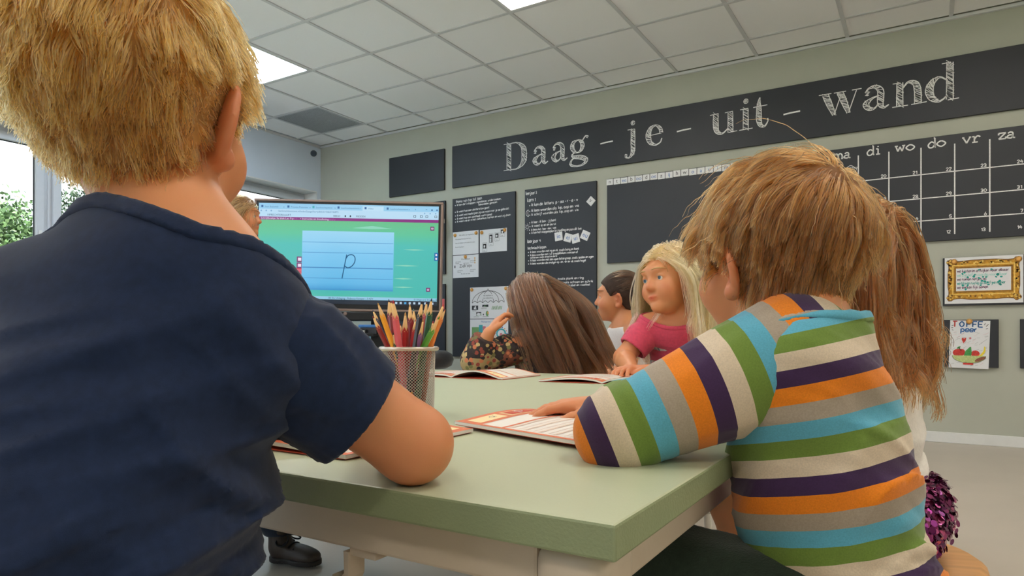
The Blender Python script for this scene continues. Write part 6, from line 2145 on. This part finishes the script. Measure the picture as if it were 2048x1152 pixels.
# ================================================================ long hair: strands fall over the shoulders
def long_hair(p, head, line, cap_th, m_cap, m_hair, n, steps, length, flow, lift, seed, clumps=260, clump=.75, frizz=.25, grav=.9, obstacle=None, wave=.0, r0=.0007, r1=.0004, part=None, rise=.15, gvec=None, top=1.8):
    rng = np.random.RandomState(seed)
    g, lo, hi = hair_cap(head, line, cap_th, m_cap, p.root)
    cap = sdf_obj('hair', g, lo, hi, .005, m_cap, p.root)
    S = comb(head, n, line, length, flow, rng, steps=steps, lift=lift, grav=grav, rise=rise, clumps=clumps, clump=clump, frizz=frizz, obstacle=obstacle, wave=wave, top=None, gvec=gvec)
    strands('hair_strands', S, m_hair, cap, r0, r1)
    return cap
def parted(px=.0, back=-.25, down=-.55):
    def flow(P0, p):
        v = np.stack([np.sign(p[:, 0] - px) * (.75 + 0 * p[:, 0]), np.full(len(p), back), np.full(len(p), down)], 1)
        v = v + noise3(P0 * 25)[:, None] * A3((.1, .1, .1))
        v = v / np.linalg.norm(v, axis=1)[:, None]
        k = np.clip((p[:, 2:3] + .035) / .06, 0, 1)
        return (v * k + A3((0, 0, -.8)) * (1 - k)).astype(f32)
    return flow

# ---------------------------------------------------------------- girl in white beside the striped boy
C = V3(at(1660, 516, 1.10))
F = unit_xy((-.90, .43))
hG = Head(C, F, (0, 0, 1), .98)
BF = unit_xy((-.95, .30))
R_ = np.array((BF[1], -BF[0], 0))
Pv = np.array((-.092, 1.220, .43))
NB = np.array((C[0] + .03, C[1] + .01, C[2] - .115))
J = dict(NB=NB, P=Pv, SL=NB - R_ * .105 + np.array((0, 0, -.03)), SR=NB + R_ * .105 + np.array((0, 0, -.03)),
         EL=np.array((-.275, 1.10, .618)), WL=np.array((-.41, 1.16, .607)), DL=np.array((-.9, .3, -.08)), ER=np.array((-.24, 1.42, .618)), WR=np.array((-.375, 1.33, .607)), DR=np.array((-.9, -.3, -.08)),
         KL=np.array((-.265, 1.135, .43)), AL=np.array((-.19, 1.16, .067)))
seat_legs(J, Pv, BF)
pG = Person('girl with long auburn hair in a white sweater and purple sequin skirt', J, hG, BF, .97)
pG.skin(h=.005)
pG.brows((130, 88, 56))
M_WOOL = cloth('white_sweater', (232, 226, 218), .9, 500, .3, .05, .3)
bodyG, fG = shirt_parts(pG, .010, .462, .034, 'sweater', M_WOOL, .005, [(R_ + np.array((0, 0, .3)), (0, 0, 1), 5, 22, .008, Pv + np.array((0, 0, .12)), (.2, .2, .1), 2.5)], 1.0, .012)
for q in 'LR': long_sleeve(pG, q, M_WOOL, .005, bodyG, .010)
hem = union(pG.torso(.013, 1.0))
sdf_obj('hem_band', lambda P: smax(hem(P), np.abs(P[:, 2] - .470) - .014, .003), Pv + np.array((-.2, -.2, .0)), Pv + np.array((.2, .2, .09)), .005, cloth('hem_beige', (206, 176, 150), .9, 500, .3, .08), bodyG)
# skirt with overlapping sequins
skp = [(ell(Pv + np.array((0, 0, -.005)), (.137, .122, .100), [pG.R, pG.BF, (0, 0, 1)]), 0)]
for q in 'LR':
    Hq = J['H' + q]; Kq = J['K' + q]
    skp.append((cone(Hq, Hq + (Kq - Hq) * .55, .074, .066), .04))
sk = union(skp)
ax = A3(nrm((J['KL'] + J['KR']) / 2 - Pv))
def fsk(P):
    d = smax(sk(P), P[:, 2] - .476, .006)
    return smax(d, (P - A3(Pv)) @ ax - .16, .004)
fsk2 = lambda P: smax(fsk(P), .3535 - P[:, 2], .004)
M_SKIRT = cloth('skirt_purple', (70, 26, 66), .7, 600, .2)
skirt = sdf_obj('skirt', fsk2, Pv + np.array((-.32, -.25, -.12)), Pv + np.array((.2, .25, .07)), .006, M_SKIRT, pG.root)
def sequins(n=7500):
    rng = np.random.RandomState(3)
    me = skirt.data
    V = np.array([v.co for v in me.vertices]); Nn = np.array([v.normal for v in me.vertices])
    idx = rng.choice(len(V), n)
    c = V[idx] + rng.normal(0, .0035, (n, 3)); nn = Nn[idx]
    keep = (c[:, 2] > .356)
    c, nn = c[keep], nn[keep]
    up = np.array((0, 0, 1.)) - nn * nn[:, 2:3]
    up /= np.linalg.norm(up, axis=1)[:, None] + 1e-6
    tl = rng.normal(0, .38, (len(c), 1)); tw = rng.normal(0, .3, (len(c), 1))
    sd = np.cross(nn, up)
    n2 = nn + up * (.35 + tl) + sd * tw
    n2 /= np.linalg.norm(n2, axis=1)[:, None]
    u = np.cross(n2, sd); u /= np.linalg.norm(u, axis=1)[:, None]
    w = np.cross(n2, u)
    c = c + nn * .0035
    r = .0052
    k = 8
    Vs = np.stack([c + (u * math.cos(2 * math.pi * i / k) + w * math.sin(2 * math.pi * i / k)) * r for i in range(k)], 1).reshape(-1, 3)
    m = bpy.data.materials.new('sequin_purple'); m.use_nodes = True
    nn_ = m.node_tree; b = nn_.nodes['Principled BSDF']
    g = nn_.nodes.new('ShaderNodeNewGeometry'); rr = nn_.nodes.new('ShaderNodeValToRGB')
    rr.color_ramp.elements[0].color = srgb((98, 34, 96)); rr.color_ramp.elements[1].color = srgb((214, 110, 160))
    rr.color_ramp.elements.new(.6).color = srgb((150, 56, 116))
    nn_.links.new(g.outputs['Random Per Island'], rr.inputs[0]); nn_.links.new(rr.outputs[0], b.inputs['Base Color'])
    b.inputs['Metallic'].default_value = .85; b.inputs['Roughness'].default_value = .22
    o = npmesh('sequins', Vs, np.arange(len(Vs)).reshape(-1, k), m, skirt, False)
    o['kind'] = 'stuff'
sequins()
for q in 'LR': shoe(pG, q, (226, 222, 216), (236, 234, 230))
stool(-.066, 1.245, .1, 'wooden stool under the girl in the purple sequin skirt')
M_CAP_G = mat('hair_root_auburn', (92, 58, 34), .8, var=.3, scale=60)
MH_G = hair_mat('hair_auburn', (58, 28, 12), (150, 84, 36), .3)
obG = union([(fG, 0), (lambda P: pG.body_sdf(P) - .004, 0)])
lineG = hairline(-.072, .050, -.030)
long_hair(pG, hG, lineG, .0055, M_CAP_G, MH_G, 9500, 24, lambda P: (.145 + 1.0 * (P[:, 2] + .07) + .07 * noise3(P * 20)).astype(f32), parted(.0, -.28, -.7), .0065, 4, 320, .8, .5, .85, obG, .016, .0006, .0003)

# ---------------------------------------------------------------- brown-haired girl at the far side, hand to her face
C = V3(at(1062, 606, 2.45))
F = unit_xy((-.95, .30))
hN = Head(C, F, (0, 0, 1), .98)
BF = unit_xy((-.86, -.10))
R_ = np.array((BF[1], -BF[0], 0))
NB = np.array((C[0] + .035, C[1], C[2] - .118))
Pv = NB + np.array((.07, .0, .43 - NB[2]))
J = dict(NB=NB, P=Pv, SL=NB - R_ * .11 + np.array((0, 0, -.03)), SR=NB + R_ * .11 + np.array((0, 0, -.03)),
         EL=V3(at(952, 722, 2.30)), WL=V3(at(978, 666, 2.27)), DL=V3(at(1014, 618, 2.31)) - V3(at(978, 666, 2.27)), NL=-BF * -1.0 + np.array((-.3, -.6, 0)), cL=.75,
         ER=NB + R_ * .16 + BF * .08 + np.array((0, 0, -.17)), WR=NB + R_ * .05 + BF * .18 + np.array((0, 0, -.20)))
J['NL'] = np.array((-.55, -.75, .2))
seat_legs(J, Pv, BF)
pN = Person('girl with long brown hair and a flowered blouse, hand raised to her face', J, hN, BF, .97)
pN.skin(h=.005)
pN.brows((80, 56, 40))
def floral(name):
    m = bpy.data.materials.new(name); m.use_nodes = True
    n = m.node_tree; b = n.nodes['Principled BSDF']
    t = n.nodes.new('ShaderNodeTexCoord')
    v = n.nodes.new('ShaderNodeTexVoronoi'); v.inputs['Scale'].default_value = 62
    v2 = n.nodes.new('ShaderNodeTexVoronoi'); v2.inputs['Scale'].default_value = 15
    n.links.new(t.outputs['Object'], v.inputs['Vector']); n.links.new(t.outputs['Object'], v2.inputs['Vector'])
    sx = n.nodes.new('ShaderNodeSeparateXYZ'); n.links.new(v.outputs['Color'], sx.inputs[0])
    sx2 = n.nodes.new('ShaderNodeSeparateXYZ'); n.links.new(v2.outputs['Color'], sx2.inputs[0])
    r = n.nodes.new('ShaderNodeValToRGB'); r.color_ramp.interpolation = 'CONSTANT'
    for p, c in [(.0, (44, 36, 38)), (.25, (150, 70, 60)), (.42, (196, 168, 118)), (.58, (58, 48, 46)), (.74, (120, 116, 74)), (.87, (200, 120, 84))]:
        if p == 0: el = r.color_ramp.elements[0]
        elif p == .25: el = r.color_ramp.elements[1]; el.position = p
        else: el = r.color_ramp.elements.new(p)
        el.color = srgb(c)
    n.links.new(sx.outputs[0], r.inputs[0])
    r2 = n.nodes.new('ShaderNodeValToRGB'); r2.color_ramp.interpolation = 'CONSTANT'
    r2.color_ramp.elements[0].color = srgb((52, 42, 44)); r2.color_ramp.elements[1].color = srgb((132, 78, 62)); r2.color_ramp.elements[1].position = .45
    r2.color_ramp.elements.new(.75).color = srgb((170, 146, 104))
    n.links.new(sx2.outputs[0], r2.inputs[0])
    lt = n.nodes.new('ShaderNodeMath'); lt.operation = 'LESS_THAN'; lt.inputs[1].default_value = .48
    n.links.new(v.outputs['Distance'], lt.inputs[0])
    mx = n.nodes.new('ShaderNodeMix'); mx.data_type = 'RGBA'
    n.links.new(lt.outputs[0], mx.inputs[0]); n.links.new(r2.outputs[0], mx.inputs[6]); n.links.new(r.outputs[0], mx.inputs[7])
    n.links.new(mx.outputs[2], b.inputs['Base Color']); b.inputs['Roughness'].default_value = .85
    return m
M_FLOR = floral('flowered_cotton')
bodyN, fN = shirt_parts(pN, .012, .44, .034, 'blouse', M_FLOR, .006, None, 1.0, .012)
frill = [(np.array((0, 0, 1.)), R_, 8, 40, .006, J['WL'], (.05, .05, .05), 1.2)]
for q in 'LR': long_sleeve(pN, q, M_FLOR, .005, bodyN, .016, .02, folds=frill if q == 'L' else None, r=(.040, .036, .034, .028))
trousers(pN, M_JEANS)
for q in 'LR': shoe(pN, q, (90, 60, 70))
stool(Pv[0], Pv[1], .4, 'wooden stool under the brown-haired girl in the flowered blouse')
M_CAP_N = mat('hair_root_brown', (62, 42, 32), .8, var=.3, scale=60)
MH_N = hair_mat('hair_brown', (46, 26, 16), (110, 70, 44), .28)
obN = union([(fN, 0), (lambda P: pN.body_sdf(P) - .004, 0)])
long_hair(pN, hN, lineG, .009, M_CAP_N, MH_N, 5200, 24, lambda P: (.36 + .06 * noise3(P * 20)).astype(f32), parted(.0, -.85, -.45), .009, 7, 220, .7, .25, .8, obN, .004, .0009, .0005, gvec=(.52, .20, -1))

# ---------------------------------------------------------------- blonde girl in pink, leaning on the far side of the table
C = V3(at(1342, 556, 2.06))
F = np.array((-.42, -.90, -.20))
hP = Head(C, F, (-.12, .02, 1), .98)
BF = unit_xy((-.15, -1))
R_ = np.array((BF[1], -BF[0], 0))
NB = C + np.array((.012, .045, -.118))
Pv = np.array((NB[0] + .0, NB[1] + .12, .43))
J = dict(NB=NB, P=Pv, SR=V3(at(1297, 655, 2.10)), SL=V3(at(1432, 658, 2.06)),
         ER=V3(at(1247, 716, 2.08)), WR=V3(at(1262, 740, 1.93)), DR=V3(at(1240, 744, 1.86)) - V3(at(1262, 740, 1.93)), NR=np.array((-.1, -.15, 1.)), cR=.55,
         EL=V3(at(1415, 728, 1.99)), WL=V3(at(1318, 738, 1.90)), DL=V3(at(1262, 744, 1.86)) - V3(at(1318, 738, 1.90)), NL=np.array((.1, -.2, 1.)), cL=.5)
for q in ('WR', 'WL'): J[q][2] = max(J[q][2], .6035)
J['EL'][2] = .615; J['ER'][2] = max(J['ER'][2], .63)
J['DR'][2] = -.004; J['DL'][2] = -.004
seat_legs(J, Pv, BF)
pP = Person('blonde girl in a pink top leaning on the table, hands together', J, hP, BF, .96)
pP.skin(h=.0046)
pP.brows((190, 156, 100))
M_PINK = cloth('pink_jersey', (214, 78, 104), .85, 900, .25)
bodyP, fP = shirt_parts(pP, .010, .44, .026, 'pink_top', M_PINK, .005, [(R_, (0, 0, 1), 6, 24, .006, NB + np.array((0, 0, -.16)), (.15, .15, .09), 2.2)], 1.0, .016, front=-.012)
for q in 'LR': sleeve(pP, q, .085, .046, .045, M_PINK, .005, bodyP, .012, wall=.008)
# printed chest panel in white and blue streaks
mP = bpy.data.materials.new('streaked_panel'); mP.use_nodes = True
n = mP.node_tree; b = n.nodes['Principled BSDF']; t = n.nodes.new('ShaderNodeTexCoord'); mp = n.nodes.new('ShaderNodeMapping'); mp.inputs['Rotation'].default_value = (0, .5, .3); mp.inputs['Scale'].default_value = (120, 30, 18)
nz = n.nodes.new('ShaderNodeTexNoise'); nz.inputs['Scale'].default_value = 1; nz.inputs['Detail'].default_value = 3; r = n.nodes.new('ShaderNodeValToRGB')
r.color_ramp.elements[0].position = .36; r.color_ramp.elements[0].color = srgb((84, 120, 150)); r.color_ramp.elements[1].position = .56; r.color_ramp.elements[1].color = srgb((232, 226, 216)); r.color_ramp.elements.new(.45).color = srgb((190, 176, 160))
n.links.new(t.outputs['Object'], mp.inputs[0]); n.links.new(mp.outputs[0], nz.inputs['Vector']); n.links.new(nz.outputs['Fac'], r.inputs[0]); n.links.new(r.outputs[0], b.inputs['Base Color']); b.inputs['Roughness'].default_value = .9
pan0 = union(pP.torso(.0115, 1.0))
pc = A3(NB); pf = A3(pP.fw); pu = A3(pP.sp)
sdf_obj('chest_panel', lambda P: smax(smax(pan0(P), ((P - pc) @ pu) + .068 - .25 * np.abs((P - pc) @ A3(pP.rt)), .004), np.maximum(-((P - pc) @ pf) + .022, .47 - P[:, 2]), .004),
        NB + np.array((-.2, -.2, -.32)), NB + np.array((.2, .2, .03)), .005, mP, bodyP)
trousers(pP, cloth('leggings_grey', (84, 84, 96), .9, 700, .2))
for q in 'LR': shoe(pP, q, (196, 120, 140))
stool(Pv[0], Pv[1], .7, 'wooden stool under the blonde girl in pink')
M_CAP_P = mat('hair_root_pale', (196, 162, 106), .8, var=.2, scale=60)
MH_P = hair_mat('hair_pale_blonde', (190, 134, 74), (244, 204, 150), .34)
obP = union([(fP, 0), (lambda P: pP.body_sdf(P) - .004, 0)])
long_hair(pP, hP, hairline(-.072, .052, .0), .010, M_CAP_P, MH_P, 5200, 22, lambda P: (.27 + .05 * noise3(P * 20)).astype(f32), parted(-.012, -.30, -.45), .013, 9, 240, .65, .4, .8, obP, .006, .0008, .0004)

# ---------------------------------------------------------------- child with dark pinned-up hair in a white sleeveless top, further back
C = V3(at(1238, 592, 2.92))
F = np.array((-.93, -.30, .02))
hU = Head(C, F, (0, 0, 1), .98)
BF = unit_xy((-.75, -.65))
R_ = np.array((BF[1], -BF[0], 0))
NB = C + np.array((.03, .01, -.12))
Pv = np.array((NB[0] + .06, NB[1] + .05, .43))
J = dict(NB=NB, P=Pv, SL=NB - R_ * .115 + np.array((0, 0, -.03)), SR=NB + R_ * .115 + np.array((0, 0, -.03)),
         EL=NB - R_ * .145 + BF * .04 + np.array((0, 0, -.19)), WL=NB - R_ * .07 + BF * .17 + np.array((0, 0, -.235)), ER=NB + R_ * .145 + BF * .04 + np.array((0, 0, -.19)), WR=NB + R_ * .07 + BF * .17 + np.array((0, 0, -.235)))
seat_legs(J, Pv, BF)
pU = Person('child with dark pinned-up hair in a white sleeveless top, side on', J, hU, BF, .97)
pU.skin(h=.0055)
pU.brows((60, 42, 32))
M_TANK = cloth('white_tank', (236, 230, 226), .85, 900, .2, .04)
tk = union(pU.torso(.008))
arm_holes = union([(ball(J['SL'] - R_ * .028 + np.array((0, 0, .02)), .064), 0), (ball(J['SR'] + R_ * .028 + np.array((0, 0, .02)), .064), 0)])
def ftank(P):
    d = smax(tk(P), -arm_holes(P), .004)
    return smax(smax(d, ((P - A3(NB)) @ A3(pU.sp)) + .004, .004), .43 - P[:, 2], .004)
sdf_obj('tank_top', ftank, Pv - .25, NB + .2, .0055, M_TANK, pU.root)
trousers(pU, cloth('shorts_pale', (214, 204, 196), .9, 700, .2))
for q in 'LR': shoe(pU, q, (210, 206, 200))
stool(Pv[0], Pv[1], .9, 'wooden stool under the child in the white sleeveless top')
rng = np.random.RandomState(8)
MH_U = hair_mat('hair_dark', (36, 22, 14), (88, 58, 38), .28)
M_CAP_U = mat('hair_root_dark', (56, 38, 28), .8, var=.3, scale=60)
bun_c = A3((0, -.105, .055))
gU, lo, hi = hair_cap(hU, hairline(-.070, .050, -.01), .0095, M_CAP_U, pU.root)
bw = hU.world(bun_c)
gU2 = lambda P: smin(gU(P), ell(bw, (.034, .034, .036))(P), .015)
capU = sdf_obj('hair', gU2, np.minimum(lo, bw - .06), np.maximum(hi, bw + .06), .005, M_CAP_U, pU.root)
def flowU(P0, p):
    v = bun_c - p
    return v / (np.linalg.norm(v, axis=1)[:, None] + 1e-6)
SU = comb(hU, 3600, hairline(-.070, .050, -.01), lambda P: np.clip(np.linalg.norm(P - bun_c, axis=1) * 1.15, .03, .2).astype(f32), flowU, rng, steps=12, lift=.0105, grav=.0, rise=.05, clumps=200, clump=.4, frizz=.2, top=None)
strands('hair_strands', SU, MH_U, capU, .0008, .0005)

# ---------------------------------------------------------------- woman by the windows
C = V3(at(482, 432, 4.0))
F = np.array((.78, .60, -.06))
hT = Head(C, F, (0, 0, 1), 1.1)
BF = unit_xy((.75, .66))
R_ = np.array((BF[1], -BF[0], 0))
NB = C + np.array((-.03, -.02, -.145))
Pv = np.array((NB[0] - .02, NB[1] - .02, .80))
J = dict(NB=NB, P=Pv, SL=NB - R_ * .165 + np.array((0, 0, -.04)), SR=NB + R_ * .165 + np.array((0, 0, -.04)),
         EL=NB - R_ * .20 + BF * .02 + np.array((0, 0, -.30)), WL=NB - R_ * .16 + BF * .18 + np.array((0, 0, -.42)), ER=NB + R_ * .20 + BF * .02 + np.array((0, 0, -.30)), WR=NB + R_ * .16 + BF * .18 + np.array((0, 0, -.42)),
         HL=Pv - R_ * .085, HR=Pv + R_ * .085, KL=Pv - R_ * .09 + BF * .02 + np.array((0, 0, -.37)), KR=Pv + R_ * .09 + BF * .02 + np.array((0, 0, -.37)),
         AL=Pv - R_ * .09 + np.array((0, 0, -.80 + .09)), AR=Pv + R_ * .09 + np.array((0, 0, -.80 + .09)), TL=BF, TR=BF)
pT = Person('woman with fair tied-back hair and a white blouse standing by the windows', J, hT, BF, 1.42, slim=.92)
pT.skin(h=.008)
pT.brows((140, 104, 66))
M_BLS = cloth('white_blouse', (226, 220, 216), .85, 700, .2, .04)
bodyT, fT = shirt_parts(pT, .012, .74, .030, 'blouse', M_BLS, .008, None, 1.0, .014)
for q in 'LR': long_sleeve(pT, q, M_BLS, .008, bodyT, .012, root=.014, back=.03)
trousers(pT, cloth('trousers_dark', (46, 48, 58), .9, 600, .2), h=.009, top=.86)
for q in 'LR': shoe(pT, q, (60, 52, 48), big=1.0)
M_CAP_T = mat('hair_root_fair', (136, 98, 60), .8, var=.3, scale=60)
MH_T = hair_mat('hair_fair', (112, 72, 38), (206, 156, 96), .32)
obT = union([(fT, 0), (lambda P: pT.body_sdf(P) - .004, 0)])
def flowT(P0, p):
    v = A3((.0, -.10, -.045)) - p
    v = np.where((p[:, 1:2] < -.085), A3((0, -.05, -1)), v / (np.linalg.norm(v, axis=1)[:, None] + 1e-6))
    return v / (np.linalg.norm(v, axis=1)[:, None] + 1e-6)
long_hair(pT, hT, hairline(-.072, .050, -.02), .011, M_CAP_T, MH_T, 2600, 18, lambda P: (.30 + .04 * noise3(P * 20)).astype(f32), flowT, .013, 12, 150, .6, .4, .5, obT, .006, .0013, .0008)

# ---------------------------------------------------------------- child at the far left end of the table, only the shoe and shin in sight
C = np.array((-2.09, 1.245, .815))
F = unit_xy((-.55, .9))
hH = Head(C, unit_xy((.3, .95)), (0, 0, 1), .96)
BF = unit_xy((1, .05))
R_ = np.array((BF[1], -BF[0], 0))
NB = C + np.array((-.015, 0, -.115))
Pv = np.array((-2.13, 1.24, .425))
J = dict(NB=NB, P=Pv, SL=NB - R_ * .11 + np.array((0, 0, -.03)), SR=NB + R_ * .11 + np.array((0, 0, -.03)),
         EL=NB - R_ * .15 + BF * .13 + np.array((0, 0, -.08)), WL=NB - R_ * .06 + BF * .28 + np.array((0, 0, -.09)), ER=NB + R_ * .15 + BF * .13 + np.array((0, 0, -.08)), WR=NB + R_ * .06 + BF * .28 + np.array((0, 0, -.09)),
         KR=np.array((-1.89, 1.31, .40)), AR=np.array((-1.69, 1.40, .070)), TR=unit_xy((1, .22)), KL=np.array((-1.87, 1.17, .40)), AL=np.array((-1.95, 1.15, .067)))
for q in 'LR': J['W' + q][2] = .606; J['E' + q][2] = .625
seat_legs(J, Pv, BF)
pH = Person('child at the table\'s far left end, hidden but for a dark laced boot', J, hH, BF, .95)
pH.skin(h=.0065)
pH.brows((90, 66, 46))
bodyH, fH = shirt_parts(pH, .010, .42, .034, 't_shirt', cloth('jersey_grey', (120, 128, 136), .9, 900, .2), .007, None, 1.0, .012)
for q in 'LR': sleeve(pH, q, .10, .046, .045, MATS['jersey_grey'], .006, bodyH, .012, wall=.009)
trousers(pH, cloth('trousers_navy', (38, 46, 62), .9, 600, .25))
shoe(pH, 'R', (62, 52, 48), (44, 40, 40), (20, 22, 28), 1.05); shoe(pH, 'L', (62, 52, 48), (44, 40, 40), (20, 22, 28), 1.05)
stool(Pv[0], Pv[1], .3, 'wooden stool at the table\'s far left end')
rng = np.random.RandomState(14)
gH, lo, hi = hair_cap(hH, lineA, .008, M_CAP_B, pH.root)
capH = sdf_obj('hair', gH, lo, hi, .006, M_CAP_B, pH.root)
strands('hair_strands', comb(hH, 2500, lineA, lenA, flowA, rng, steps=7, lift=liftA, grav=.2, rise=.4, clumps=200, clump=.6, frizz=.2, top=1.5), MH_B, capH, .0009, .0004)
